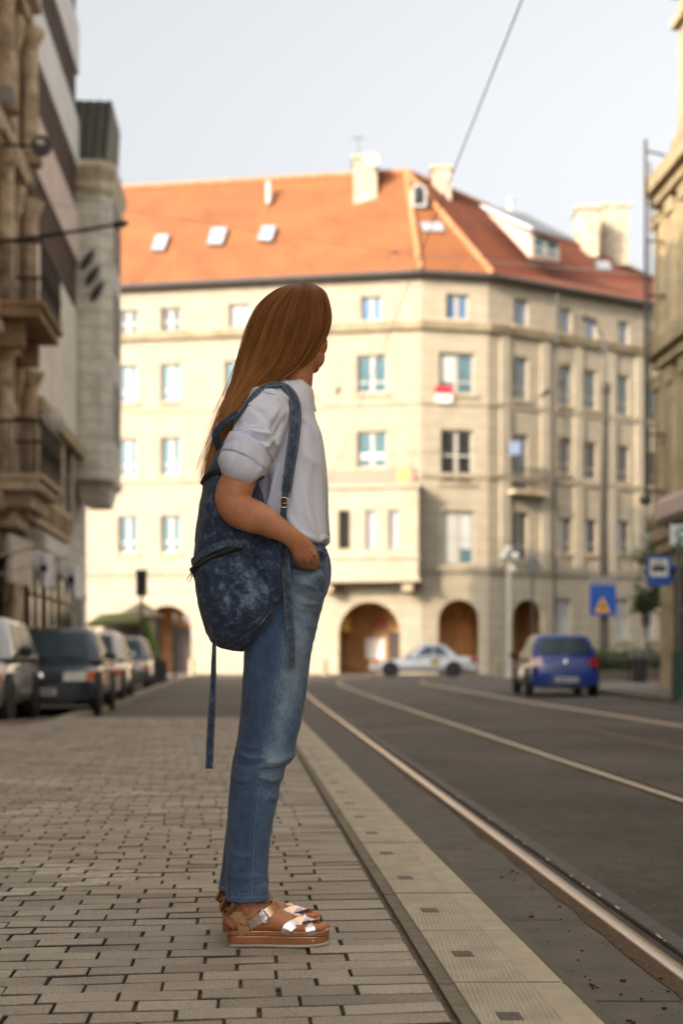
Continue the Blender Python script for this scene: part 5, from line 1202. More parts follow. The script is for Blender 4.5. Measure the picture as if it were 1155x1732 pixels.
    if taxi:
        mb = MB(); mb.box((-.12, -.28, H-.005), (.12, .28, H+.13)); mb.build('roof_sign', MATS['sign_white'], t, world=False, bevel=.03)
        for sy in (1, -1):
            mb = MB(); mb.box((-.62, sy*hw*1.0-.008, .52), (-.28, sy*hw*1.0+.008, .76)); mb.build('door_emblem', MATS['amber'], t, world=False)
    return t
car('hatchback', 'bright blue hatchback seen from behind on the road', 'car', None, (5.15, 34.5, gz(34.5)), R(90), 'car_blue', 3.75, 1.66, 1.46, 'hatch')
car('taxi', 'silver taxi saloon with a roof sign crossing in front of the arcade', 'car', None, (3.60, 62.5, gz(62.5)), R(178), 'taxi_silver', 4.6, 1.74, 1.44, 'sedan', taxi=True)
grp = 'cars parked along the left kerb'
hd = R(-90 - 3.3) + math.radians(7)
def park(label, x, y, pt, L_, W, H, kind): car('parked_car', label, 'car', grp, (x, y, .007+gz(y)), R(-90+4.5), pt, L_, W, H, kind)
park('silver estate car cut by the left edge, nearest of the parked row', -5.24, 19.75, 'car_silver', 4.1, 1.70, 1.47, 'estate')
park('dark navy saloon parked second in the row, showing its number plate', -4.72, 23.6, 'car_black', 4.3, 1.70, 1.40, 'sedan')
park('cream white car parked third, mostly behind the dark saloon', -5.20, 29.3, 'car_white', 4.0, 1.66, 1.46, 'hatch')
park('grey car last in the parked row, close to the green awning', -6.05, 39.2, 'car_grey', 4.0, 1.68, 1.46, 'hatch')
# ------------------------------------------------------------ the woman and her backpack
def herm(xs, ys, x):
    xs = np.asarray(xs, float); ys = np.asarray(ys, float); x = np.asarray(x, float)
    d = np.diff(ys, axis=0)/np.diff(xs).reshape((-1,)+(1,)*(ys.ndim-1)); t = np.empty_like(ys); t[0] = d[0]; t[-1] = d[-1]
    h = np.diff(xs).reshape((-1,)+(1,)*(ys.ndim-1))
    if len(xs) > 2: t[1:-1] = (d[:-1]*h[1:] + d[1:]*h[:-1])/(h[1:]+h[:-1])
    i = np.clip(np.searchsorted(xs, x, side='right')-1, 0, len(xs)-2); hh = (xs[i+1]-xs[i]); s = ((x-xs[i])/hh)
    sh = (-1,)+(1,)*(ys.ndim-1); s = s.reshape(sh); hh = hh.reshape(sh)
    return (2*s**3-3*s**2+1)*ys[i] + (s**3-2*s**2+s)*hh*t[i] + (-2*s**3+3*s**2)*ys[i+1] + (s**3-s**2)*hh*t[i+1]
def Pn(u, v, y): return np.stack([(u-577.5)/F*y, y+0*u, CAMZ+(HOR-v)/F*y], -1)
def loft_h(secs, m=90, n=72):
    """horizontal sections (v, uL, uR, y centre, half depth, exponent) -> (m,n,3)"""
    S = np.array(secs, float); o = np.argsort(S[:, 0]); S = S[o]
    v = np.linspace(S[0, 0], S[-1, 0], m); Q = herm(S[:, 0], S[:, 1:], v)
    uL, uR, yc, yh, ex = Q.T; A = Pn(uL, v, yc); B = Pn(uR, v, yc); c = (A+B)/2; hw = (B-A)[:, 0]/2
    th = np.linspace(0, 2*np.pi, n, endpoint=False)
    ca = np.sign(np.cos(th))*np.abs(np.cos(th))[None]**(2/ex[:, None]); sa = np.sign(np.sin(th))*np.abs(np.sin(th))[None]**(2/ex[:, None])
    g = np.empty((m, n, 3)); g[..., 0] = c[:, None, 0]+hw[:, None]*ca; g[..., 1] = c[:, None, 1]-yh[:, None]*sa; g[..., 2] = c[:, None, 2]
    return g
def limb(pts, m=60, n=40, ex=2.0):
    """(u,v,y,half width px, half depth m) along a path -> (m,n,3)"""
    S = np.array(pts, float); W3 = Pn(S[:, 0], S[:, 1], S[:, 2]); s = np.r_[0, np.cumsum(np.linalg.norm(np.diff(W3, axis=0), axis=1))]
    t = np.linspace(0, s[-1], m); C = herm(s, W3, t); R2 = herm(s, np.stack([S[:, 3]/F*S[:, 2], S[:, 4]], -1), t)
    T = np.gradient(C, axis=0); T /= np.linalg.norm(T, axis=1)[:, None]
    a = np.cross(T, np.array([0, 1., 0])); a /= np.linalg.norm(a, axis=1)[:, None]; b = np.cross(a, T)
    th = np.linspace(0, 2*np.pi, n, endpoint=False); ca = np.sign(np.cos(th))*np.abs(np.cos(th))**(2/ex); sa = np.sign(np.sin(th))*np.abs(np.sin(th))**(2/ex)
    return C[:, None]+a[:, None]*(R2[:, 0, None]*ca)[..., None]-b[:, None]*(R2[:, 1, None]*sa)[..., None]*np.sign(b[:, None, 1:2]+1e-9)*1.0
def gnormals(g):
    du = np.roll(g, -1, 1)-np.roll(g, 1, 1); dv = np.gradient(g, axis=0); nn = np.cross(du, dv); nn /= np.linalg.norm(nn, axis=2)[..., None]+1e-12
    c = g.mean(1, keepdims=True); s = np.sign(((g-c)*nn).sum(2).mean()); return nn*s
def px_of(g): return 577.5+F*g[..., 0]/g[..., 1], HOR-F*(g[..., 2]-CAMZ)/g[..., 1]
FA = 1.25
def fold(g, folds):
    """raise or press soft ridges along lines drawn in photograph pixels, on the side towards the camera"""
    nn = gnormals(g); u, v = px_of(g); out = np.zeros(u.shape)
    for f in folds:
        pts, w, amp = f[:3]; best = np.full(u.shape, 1e9); tt = np.zeros(u.shape); L = len(pts)-1
        for k, (a, b) in enumerate(zip(pts[:-1], pts[1:])):
            ax, ay = a; dx, dy = b[0]-ax, b[1]-ay; t = np.clip(((u-ax)*dx+(v-ay)*dy)/(dx*dx+dy*dy), 0, 1)
            d = np.hypot(u-ax-t*dx, v-ay-t*dy); q = d < best; best = np.where(q, d, best); tt = np.where(q, (k+t)/L, tt)
        out += FA*amp*np.exp(-(best/(w*.85))**2)*(np.sin(np.pi*np.clip(tt, .04, .96))**.5 if len(f) < 4 else 1)
    return g + nn*(out*(nn[..., 1] < .35))[..., None]
def ripple(g, amp, sc, stretch=(1, 1, 1), seed=0.0, oct_=3):
    nn = gnormals(g); f = g.reshape(-1, 3); st = stretch
    d = np.array([noise.fractal(Vector((p[0]*sc*st[0]+seed, p[1]*sc*st[1], p[2]*sc*st[2])), 1.0, 2.0, oct_) for p in f]).reshape(g.shape[:2])
    return g + nn*(d*amp)[..., None]
def grid_geo(g, capa=True, capb=True):
    m, n = g.shape[:2]; v = [tuple(p) for p in g.reshape(-1, 3)]; f = [(i*n+k, i*n+(k+1) % n, (i+1)*n+(k+1) % n, (i+1)*n+k) for i in range(m-1) for k in range(n)]
    if capa: f.append(tuple(range(n))[::-1])
    if capb: f.append(tuple(range((m-1)*n, m*n)))
    return v, f
def grid_obj(name, g, mat, parent, capa=True, capb=True, wear=None, solid=0):
    v, f = grid_geo(g, capa, capb); m, n = g.shape[:2]
    uv = [(k/n, i/(m-1)) for i in range(m) for k in range(n)]
    o = add_mesh(name, v, f, mat, parent, smooth=True, uvs=uv)
    bm = bmesh.new(); bm.from_mesh(o.data); bmesh.ops.recalc_face_normals(bm, faces=bm.faces); bm.to_mesh(o.data); bm.free()
    if wear is not None:
        a = o.data.attributes.new('wear', 'FLOAT', 'POINT'); a.data.foreach_set('value', wear.reshape(-1).astype(np.float32))
    if solid: md = o.modifiers.new('cloth', 'SOLIDIFY'); md.thickness = solid; md.offset = -1
    return o
def bvh_of(*grids):
    vs = []; fs = []
    for g in grids:
        v, f = grid_geo(g); b = len(vs); vs += [Vector(p) for p in v]; fs += [tuple(b+i for i in ff) for ff in f]
    return BVHTree.FromPolygons(vs, fs)
CAMP = Vector((0, 0, CAMZ))
def hit(b, u, v, off=0.0):
    d = Vector(((u-577.5)/F, 1, (HOR-v)/F)).normalized(); p, n, i, t = b.ray_cast(CAMP, d)
    if p is None: return None, None
    if n.dot(d) > 0: n = -n
    return p+n*off, n
def draw(b, pts, off, step=4, ydef=3.66):
    """a polyline of photograph pixels laid on a surface"""
    P2 = []; 
    for a, c in zip(pts[:-1], pts[1:]):
        k = max(1, int(math.hypot(c[0]-a[0], c[1]-a[1])/step))
        P2 += [(a[0]+(c[0]-a[0])*i/k, a[1]+(c[1]-a[1])*i/k) for i in range(k)]
    P2.append(pts[-1]); out = []; last = None
    for (u, v) in P2:
        p, n = hit(b, u, v, off)
        if p is None: p = P(u, v, last[0].y if last else ydef); n = Vector((0, -1, 0))
        out.append((p, n)); last = (p, n)
    return out
def smooth_pts(pts, it=2):
    pts = [Vector(p) for p in pts]
    for _ in range(it): pts = [pts[0]]+[(pts[i-1]+pts[i]*2+pts[i+1])/4 for i in range(1, len(pts)-1)]+[pts[-1]]
    return pts
def crisp(o): md = o.modifiers.new('crisp', 'EDGE_SPLIT'); md.split_angle = R(32); return o
def ribbon(mb, pts, normals, width, th):
    pts = [Vector(p) for p in pts]; m = len(pts); vs = []; ws = width if isinstance(width, (list, tuple)) else [width]*m
    for i in range(m):
        t = (pts[min(i+1, m-1)]-pts[max(i-1, 0)]).normalized(); n = Vector(normals[i]); n = (n-t*n.dot(t)).normalized(); w = t.cross(n)*ws[i]/2
        for (a, b, r) in ((-1, 0, .5), (-.93, 1, 1), (0, 1.12, 1), (.93, 1, 1), (1, 0, .5), (0, -.1, 0)): vs.append(pts[i]+w*a+n*th*b)
    k = 6; fs = [(i*k+j, i*k+(j+1) % k, (i+1)*k+(j+1) % k, (i+1)*k+j) for i in range(m-1) for j in range(k)]+[tuple(range(k))[::-1], tuple(range((m-1)*k, m*k))]
    return mb.add(vs, fs)
def resample(pts, m):
    A = np.array([tuple(p) for p in pts]); s = np.r_[0, np.cumsum(np.linalg.norm(np.diff(A, axis=0), axis=1))]
    return [Vector(q) for q in herm(s, A, np.linspace(0, s[-1], m))]

# -- materials
simple('skin', (.63, .29, .155), (.50, .20, .095), scale=22, rough=.48, sss=.12, bump=.12, bscale=500, spec=.35)
simple('shirt_cotton', (.80, .83, .97), (.76, .79, .92), scale=5, rough=.85, bump=.12, bscale=900, spec=.2)
def denim(name, dark, mid, light, lo, hi, mott, weave=.5, gain=.9):
    m, nt, b = new_mat(name); L = nt.links.new; tc = node(nt, 'ShaderNodeTexCoord')
    n1 = node(nt, 'ShaderNodeTexNoise', Scale=mott, Detail=10.0, Roughness=.8); n2 = node(nt, 'ShaderNodeTexNoise', Scale=650.0, Detail=2.0)
    mp = node(nt, 'ShaderNodeMapping'); mp.inputs['Scale'].default_value = (420, 420, 60); n3 = node(nt, 'ShaderNodeTexNoise', Scale=1.0, Detail=3.0)
    L(tc.outputs['Object'], n1.inputs['Vector']); L(tc.outputs['Object'], n2.inputs['Vector']); L(tc.outputs['Object'], mp.inputs[0]); L(mp.outputs[0], n3.inputs['Vector'])
    at = node(nt, 'ShaderNodeAttribute', attribute_name='wear')
    s = node(nt, 'ShaderNodeMath', operation='MULTIPLY_ADD'); s.inputs[1].default_value = gain; L(n1.outputs['Fac'], s.inputs[0]); L(at.outputs['Fac'], s.inputs[2])
    s2 = node(nt, 'ShaderNodeMath', operation='MULTIPLY_ADD'); s2.inputs[1].default_value = .30*weave*2; L(n3.outputs['Fac'], s2.inputs[0]); L(s.outputs[0], s2.inputs[2])
    s3 = node(nt, 'ShaderNodeMath', operation='MULTIPLY_ADD'); s3.inputs[1].default_value = .35*weave; L(n2.outputs['Fac'], s3.inputs[0]); L(s2.outputs[0], s3.inputs[2])
    rp = node(nt, 'ShaderNodeValToRGB'); e = rp.color_ramp.elements; e[0].position = lo; e[0].color = c4(dark); e[1].position = hi; e[1].color = c4(light); k = e.new((lo+hi)/2); k.color = c4(mid)
    L(s3.outputs[0], rp.inputs[0]); L(rp.outputs[0], b.inputs['Base Color']); b.inputs['Roughness'].default_value = .85; b.inputs['Specular IOR Level'].default_value = .2
    bp = node(nt, 'ShaderNodeBump', Strength=.35, Distance=.0012); L(n3.outputs['Fac'], bp.inputs['Height']); L(bp.outputs[0], b.inputs['Normal'])
    b.inputs['Sheen Weight'].default_value = .15
    return m
denim('jeans_denim', (.032, .062, .132), (.084, .142, .245), (.23, .32, .42), .48, 1.1, 11.0)
denim('bag_denim', (.011, .018, .036), (.034, .052, .098), (.19, .26, .37), .42, 1.22, 46.0, .5, 1.1)
denim('strap_denim', (.016, .025, .045), (.052, .075, .115), (.21, .26, .31), .42, 1.0, 60.0, .4, 1.1)
simple('thread', (.34, .33, .30), (.22, .22, .2), scale=200, rough=.8); simple('thread_gold', (.40, .27, .12), (.25, .16, .07), scale=200, rough=.8)
simple('zip_dark', (.012, .012, .014), rough=.6); simple('brass', (.75, .55, .25), rough=.25, metal=1)
def rose():
    m, nt, b = new_mat('rose_gold'); L = nt.links.new; b.inputs['Base Color'].default_value = (.92, .60, .40, 1); b.inputs['Metallic'].default_value = 1; b.inputs['Roughness'].default_value = .1
    tc = node(nt, 'ShaderNodeTexCoord'); nz = node(nt, 'ShaderNodeTexNoise', Scale=45.0, Detail=2.0); bp = node(nt, 'ShaderNodeBump', Strength=.25, Distance=.004)
    L(tc.outputs['Object'], nz.inputs['Vector']); L(nz.outputs['Fac'], bp.inputs['Height']); L(bp.outputs[0], b.inputs['Normal'])
    m2 = m.copy(); m2.name = 'pink_mirror'; MATS['pink_mirror'] = m2; m2.node_tree.nodes['Principled BSDF'].inputs['Base Color'].default_value = (.93, .78, .76, 1); m2.node_tree.nodes['Principled BSDF'].inputs['Roughness'].default_value = .22
rose()
simple('sole_copper', (.56, .27, .14), (.47, .21, .10), scale=20, rough=.3, metal=.75, bump=.1, bscale=60); simple('sole_white', (.66, .63, .52), rough=.7)
simple('eye_white', (.7, .68, .65), rough=.2); simple('eye_iris', (.06, .04, .025), rough=.1); simple('lip', (.42, .13, .1), rough=.4)

YB = 3.83      # middle of the body, metres from the camera
# -- clothing surfaces
torso = loft_h([(650, 478, 520, 3.81, .055, 2), (660, 458, 526, 3.82, .10, 2.1), (672, 440, 529, YB, .145, 2.2), (690, 426, 530, YB, .172, 2.4), (712, 418, 533, YB, .178, 2.4), (740, 414, 543, YB, .172, 2.3), (770, 414, 549, YB, .166, 2.3),
                (800, 415, 552, YB, .16, 2.3), (840, 420, 553, YB, .153, 2.3), (880, 426, 554.5, YB, .15, 2.4), (905, 430, 557, YB, .15, 2.4), (917, 434, 556, YB, .146, 2.4), (925, 438, 546, YB, .138, 2.3), (934, 440, 540, YB, .132, 2.2)], 150, 120)
torso = ripple(torso, .006, 7, (1, 1, .35), 3.1, 3); torso = ripple(torso, .0034, 24, (1.1, 1, .3), 8.0, 3)
torso = fold(torso, [([(505, 700), (520, 716), (532, 742)], 4, .007), ([(500, 690), (512, 712), (516, 740)], 5, -.006), ([(470, 790), (462, 830), (452, 870)], 7, .012), ([(452, 800), (448, 850)], 7, -.008),
    ([(500, 780), (496, 830), (505, 890)], 6, .006), ([(512, 820), (520, 870), (538, 912)], 6, .007), ([(528, 800), (534, 860), (548, 914)], 6, -.004), ([(480, 860), (500, 895), (522, 912)], 6, .009), ([(470, 870), (492, 902)], 5, -.007),
    ([(520, 905), (535, 914), (552, 910)], 4, .006), ([(500, 905), (520, 918)], 4, -.006), ([(505, 740), (515, 770), (540, 790)], 8, .004)])
sleeve = limb([(464, 661, 3.70, 14, .02), (463, 667, 3.70, 30, .048), (457, 690, 3.692, 39, .078), (445, 715, 3.665, 42, .078), (434, 742, 3.645, 42, .074), (424, 765, 3.63, 39, .07), (414, 786, 3.618, 36, .064)], 100, 90)
sleeve = ripple(sleeve, .006, 16, (1, 1, 1), 1.3, 3)
sleeve = fold(sleeve, [([(402, 738), (425, 730), (452, 735), (468, 752)], 5, .010), ([(404, 746), (428, 740), (452, 750)], 4, -.008), ([(470, 690), (452, 715), (446, 750)], 7, .008), ([(487, 700), (470, 730), (455, 770)], 5, -.006), ([(440, 762), (452, 752), (462, 742)], 4, .009),
    ([(425, 690), (445, 700), (455, 722)], 6, -.005), ([(400, 728), (425, 722), (455, 722)], 3, .003), ([(415, 755), (432, 762), (446, 776)], 4, -.006), ([(440, 665), (420, 690), (405, 720)], 7, .005)])
def cuff_grid():
    base = limb([(427, 755, 3.632, 33, .064), (425.5, 758, 3.631, 42.5, .078), (422, 764, 3.628, 44.5, .082), (416, 776, 3.62, 43.5, .080), (410, 787, 3.614, 41, .075), (408, 791.5, 3.613, 38, .069), (408, 792, 3.614, 33, .062), (413, 782, 3.62, 31.5, .058)], 34, 90)
    base = ripple(ripple(base, .0050, 15, (1, 1, 1), 4.4, 2), .0026, 42, (1, 1, .6), 1.1, 2)
    return fold(base, [([(398, 775), (412, 780), (430, 793)], 3.5, .004), ([(386, 783), (396, 774), (402, 763)], 3.2, -.008), ([(424, 776), (436, 788), (440, 802)], 3.2, -.006), ([(406, 768), (415, 778), (412, 790)], 3, -.004)])
cuff = cuff_grid()
# right leg and hip of the jeans; u of the back and front edges read off the photograph
def leg(secs, m, n): return loft_h(secs, m, n)
YL = 3.74
RLEG = [(918, 430, 546, YB, .135, 2.2), (935, 424, 551, YB, .146, 2.3), (955, 420, 554, YB, .154, 2.3), (985, 416, 553, YB-.005, .158, 2.3), (1015, 414, 546, YB-.02, .148, 2.2), (1050, 414, 538, YL+.045, .118, 2.15), (1095, 415, 530, YL+.012, .092, 2.1), (1150, 412, 521, YL, .083, 2.1), (1200, 410.5, 513, YL, .079, 2.1),
        (1250, 407, 503, YL, .074, 2.1), (1285, 399, 495, YL, .071, 2.1), (1300, 395, 485, YL, .069, 2.1), (1320, 391, 477, YL, .066, 2.1), (1350, 388, 471, YL, .063, 2.1), (1385, 386, 463, YL, .060, 2.1), (1436, 383.5, 455, YL, .058, 2.1), (1491, 381.5, 453.5, YL, .058, 2.15), (1519, 380.5, 457, YL, .060, 2.2)]
rleg = leg(RLEG, 300, 96)
LLEG = [(960, 424, 548, 3.87, .12, 2.2), (1050, 420, 530, 3.90, .10, 2.1), (1150, 412, 514, 3.915, .083, 2.1), (1250, 402, 494, 3.915, .074, 2.1), (1300, 393, 478, 3.915, .068, 2.1), (1355, 386, 462, 3.915, .063, 2.1), (1436, 378, 446, 3.915, .058, 2.1), (1503, 370, 440, 3.915, .060, 2.2)]
lleg = leg(LLEG, 160, 72)
KN = [([(400, 1258), (425, 1266), (445, 1262)], 3.5, .005), ([(398, 1272), (425, 1284), (450, 1280)], 4, .006), ([(396, 1290), (420, 1296), (446, 1290)], 4, -.005), ([(450, 1290), (470, 1288), (496, 1278)], 5, .008), ([(440, 1302), (462, 1304), (488, 1296)], 4, -.009), ([(436, 1314), (458, 1320), (480, 1312)], 4, .007), ([(440, 1330), (458, 1336), (472, 1328)], 4, -.005), ([(392, 1312), (408, 1322), (428, 1318)], 4, .004), ([(455, 1345), (462, 1352), (470, 1348)], 4, .005),
      ([(395, 1240), (408, 1250)], 4, .004), ([(388, 1440), (410, 1450), (430, 1446)], 5, .003), ([(384, 1478), (410, 1486), (440, 1482)], 5, .003), ([(430, 1500), (445, 1494), (455, 1488)], 4, -.003),
      ([(505, 985), (520, 992), (540, 1000)], 4, .005), ([(498, 1000), (515, 1010), (536, 1018)], 4, -.005), ([(500, 1014), (520, 1022), (538, 1022)], 4, .004), ([(498, 1030), (515, 1040), (535, 1042)], 5, -.003), ([(505, 1052), (520, 1060), (532, 1062)], 5, .003), ([(545, 940), (547, 970), (543, 1000)], 4, -.008, 1), ([(502, 978), (518, 984), (533, 976)], 15, .014, 1),
      ([(432, 1120), (440, 1180), (436, 1240)], 10, .003), ([(505, 1120), (500, 1180), (488, 1240)], 10, -.003)]
rleg = fold(ripple(ripple(rleg, .005, 9, (1, 1, .6), 2.0, 3), .0012, 60, (1, 1, .8), 5.0, 2), KN)
lleg = ripple(lleg, .004, 10, (1, 1, .6), 6.0, 3)
def wear_of(g, seamline):
    u, v = px_of(g); su = np.interp(v, [p[1] for p in seamline], [p[0] for p in seamline]); w = np.interp(v, [918, 1100, 1300, 1519], [60, 55, 46, 38])
    x = (u-su)/w; near = gnormals(g)[..., 1] < .3
    front = np.exp(-((x-.45)/.42)**2)*np.interp(v, [920, 980, 1120, 1290, 1400, 1519], [.16, .27, .27, .17, .03, .0]); edge = np.exp(-(x/.05)**2)*.10
    back = np.where(x < 0, -.05, 0)
    knee = .14*np.exp(-((v-1290)/26)**2)*np.exp(-((x-.2)/.7)**2); hem = .12*np.exp(-((v-1517)/3)**2)
    return np.where(near, .02+front+edge+back+knee+hem, .08)
SEAM = [(500, 955), (490, 1010), (483, 1060), (480, 1080), (469, 1145), (456, 1216), (448, 1274), (438, 1306), (432, 1349), (425, 1404), (423, 1468), (421, 1517)]

# -- the body: one continuous skin
def body_mesh():
    gs = []
    A = lambda *a, **k: gs.append(limb(*a, **k))
    # torso, pelvis, legs (inside the clothes)
    gs.append(loft_h([(655, 480, 512, 3.81, .045, 2), (670, 470, 514, 3.82, .07, 2), (692, 446, 514, YB, .13, 2.2), (760, 430, 530, YB, .14, 2.2), (850, 434, 534, YB, .13, 2.2), (930, 440, 532, YB, .118, 2.2), (985, 430, 535, YB, .13, 2.2), (1030, 430, 525, YB, .125, 2.2)], 60, 48))
    for (dx, yy) in ((0, YL), (-1, 3.915)):
        s = (3.915-YL) if dx else 0; o = -12 if dx else 0
        A([(476+o*.3, 1000, yy+.03 if not dx else yy-.02, 46, .07), (468+o*.5, 1120, yy, 38, .056), (455+o, 1230, yy, 31, .048), (440+o, 1300, yy, 27, .042), (425+o, 1380, yy, 25, .038), (418+o, 1470, yy, 21, .032), (416+o, 1530, yy, 19, .03), (415+o, 1560, yy, 19, .03)], m=80, n=32)
    # neck
    A([(505, 600, 3.80, 30, .05), (502, 630, 3.80, 28, .047), (498, 655, 3.81, 30, .05), (490, 690, 3.83, 40, .07)], m=24, n=32)
    # right arm
    A([(463, 684, 3.735, 22, .04), (452, 704, 3.70, 29, .048), (434, 740, 3.66, 31, .049), (414, 785, 3.625, 30.5, .047), (404, 812, 3.612, 30, .046), (396, 832, 3.605, 30.5, .045), (394, 850, 3.60, 29.5, .043), (404, 864, 3.597, 29, .042), (422, 871, 3.593, 29, .042), (445, 880, 3.592, 26, .040), (468, 893, 3.595, 20.5, .033), (488, 905, 3.60, 17, .026), (502, 917, 3.61, 17.5, .022)], m=110, n=40)
    # right hand: palm, thumb, four fingers reaching down into the pocket
    A([(492, 908, 3.603, 16, .023), (503, 918, 3.611, 18, .021), (512, 932, 3.626, 20, .0185), (518, 944, 3.648, 21, .017), (520, 954, 3.680, 19, .015), (520, 961, 3.708, 15, .012)], m=30, n=32, ex=2.3)
    for (u0, v0, u1, v1, u2, v2, r) in ((529, 938, 531, 958, 528, 1000, 6.4), (522, 944, 523, 966, 520, 1012, 6.6), (514, 946, 514, 967, 510, 1008, 6.3), (506, 944, 505, 962, 501, 994, 5.5)):
        A([(u0-4, v0-8, 3.632, r, .0085), (u0, v0+2, 3.652, r*1.12, .0098), (u1, v1, 3.715, r, .0085), ((u1+u2)/2, (v1+v2)/2, 3.735, r*.95, .008), (u2, v2, 3.76, r*.7, .006)], m=26, n=14)
    for (u0, v0, u1, v1) in ((507, 916, 532, 938), (504, 918, 526, 945), (501, 920, 518, 948), (498, 922, 509, 947)):
        A([(u0, v0, 3.600, 2.2, .004), ((u0+u1)/2, (v0+v1)/2, 3.6065, 2.0, .0036), (u1, v1, 3.627, 4.0, .0060), (u1+1.5, v1+6, 3.650, 3.0, .005)], m=16, n=10)
    A([(512, 915, 3.63, 8, .010), (525, 925, 3.648, 7.2, .010), (532, 940, 3.69, 6.4, .009), (533, 955, 3.735, 5.8, .0085), (532, 970, 3.77, 4, .006)], m=24, n=14)
    # left arm and hand, hidden behind her: shoulder to the left pocket
    A([(465, 680, 3.95, 30, .05), (448, 740, 4.01, 30, .047), (430, 800, 4.05, 29, .045), (425, 850, 4.06, 27, .042), (460, 890, 4.05, 23, .036), (500, 920, 4.02, 16, .024), (520, 945, 4.0, 19, .018), (524, 962, 3.99, 15, .013)], m=70, n=28)
    for (u0, v0, r) in ((538, 945, 6), (530, 950, 6.2), (521, 951, 6), (512, 948, 5.2)):
        A([(u0-4, v0-8, 4.0, r, .009), (u0, v0+10, 3.985, r, .0085), (u0-1, v0+32, 3.965, r*.9, .008), (u0-3, v0+50, 3.95, r*.7, .006)], m=18, n=12)
    A([(515, 928, 4.0, 7, .010), (532, 938, 3.985, 6.5, .009), (541, 955, 3.97, 5.5, .008)], m=14, n=12)
    # feet with toes
    for (dx, dy) in ((0, 0), (-.026, .16)):
        def sh(g): g = g.copy(); g[..., 0] += dx; g[..., 1] += dy; return g
        gs.append(sh(limb([(383, 1562, YL, 8, .012), (386, 1560, YL, 15, .023), (396, 1556, YL, 21, .029), (414, 1550, YL, 27, .032), (436, 1549, YL, 27, .034), (458, 1553, YL, 22.5, .037), (485, 1560, YL, 16.5, .042), (510, 1566, YL, 11, .045), (526, 1569, YL, 8, .042), (532, 1570, YL, 6, .034)], m=60, n=36)))
        gs.append(sh(limb([(419, 1490, YL, 21, .032), (417, 1520, YL, 20, .031), (416, 1540, YL, 23, .034), (416, 1556, YL, 22, .031)], m=20, n=30)))
        gs.append(sh(limb([(413, 1541, YL-.026, 7, .006), (417, 1540, YL-.032, 8, .009), (421, 1541, YL-.026, 7, .006)], m=10, n=12)))
        for (u0, u1, yo, r) in ((520, 541, -.037, 5.2), (524, 546, -.019, 5.6), (527, 550, -.002, 5.9), (528, 553, .015, 6.2), (526, 556, .036, 8.2)):
            gs.append(sh(limb([(u0-6, 1568, YL+yo, r, r*.0016), (u0+2, 1569-r*.2, YL+yo, r, r*.0015), (u1-7, 1571-r*.35, YL+yo*.95, r*.95, r*.0015), (u1-2, 1572-r*.4, YL+yo*.92, r*.9, r*.0014), (u1, 1572-r*.3, YL+yo*.9, r*.5, r*.0008)], m=22, n=14)))
    # head: skull, face, jaw, chin, nose, brow, lips, ears in the head's own frame
    mb = MB(); Hc = P(500, 551, 3.80); fa = R(48); f = Vector((math.cos(fa), math.sin(fa), 0)); s = Vector((math.sin(fa), -math.cos(fa), 0)); up = Vector((0, 0, 1))
    def bl(a, b, c, r, n=22):
        t = MB(); t.ball((0, 0, 0), (1, 1, 1), n); q = Hc+f*a+s*b+up*c; mb.add([q+f*(v.x*r[0])+s*(v.y*r[1])+up*(v.z*r[2]) for v in t.v], t.f)
    bl(-.002, 0, .012, (.083, .068, .086)); bl(.030, 0, -.045, (.056, .057, .075)); bl(.046, 0, -.085, (.036, .040, .034)); bl(.070, 0, -.102, (.016, .018, .015), 14); bl(.066, 0, .012, (.018, .05, .016), 16)
    bl(.090, 0, -.036, (.016, .010, .013), 12); bl(.086, 0, -.016, (.009, .008, .026), 12); bl(.082, 0, -.070, (.010, .022, .006), 12); bl(.080, 0, -.080, (.010, .019, .007), 12)
    for q in (-1, 1):
        bl(.050, q*.032, -.045, (.032, .026, .036), 18); bl(.043, q*.027, -.079, (.033, .027, .035), 18); bl(-.002, q*.072, -.025, (.017, .008, .030), 14); bl(.092, q*.009, -.043, (.009, .007, .006), 10)
    vs = []; fs = []
    for g in gs:
        v, ff = grid_geo(g); b = len(vs); vs += v; fs += [tuple(b+i for i in x) for x in ff]
    b = len(vs); vs += [tuple(v) for v in mb.v]; fs += [tuple(b+i for i in x) for x in mb.f]
    return vs, fs, Hc, f, s, up
vs, fs, Hc, Hf, Hs, Hu = body_mesh()
me = bpy.data.meshes.new('tmp'); me.from_pydata(vs, [], fs); me.update()
bm = bmesh.new(); bm.from_mesh(me); bmesh.ops.recalc_face_normals(bm, faces=bm.faces); bm.to_mesh(me); bm.free()
tmp = bpy.data.objects.new('tmp', me); COL.objects.link(tmp)
md = tmp.modifiers.new('r', 'REMESH'); md.mode = 'VOXEL'; md.voxel_size = .0030; md.use_smooth_shade = True
md = tmp.modifiers.new('s', 'SMOOTH'); md.factor = .5; md.iterations = 4
dg = bpy.context.evaluated_depsgraph_get(); me2 = bpy.data.meshes.new_from_object(tmp.evaluated_get(dg)); COL.objects.unlink(tmp); bpy.data.objects.remove(tmp)
ORG = Vector((-.16, 3.80, WALK)); me2.transform(Matrix.Translation(-ORG)); me2.name = 'person'
person = bpy.data.objects.new('person', me2); COL.objects.link(person); person.location = ORG
me2.materials.clear(); me2.materials.append(MATS['skin']); me2.polygons.foreach_set('use_smooth', [True]*len(me2.polygons))
tag(person, 'woman in white shirt and blue jeans standing on the pavement, hand in pocket, looking away', 'person')
BODY = BVHTree.FromPolygons([v.co+ORG for v in me2.vertices], [tuple(p.vertices) for p in me2.polygons])
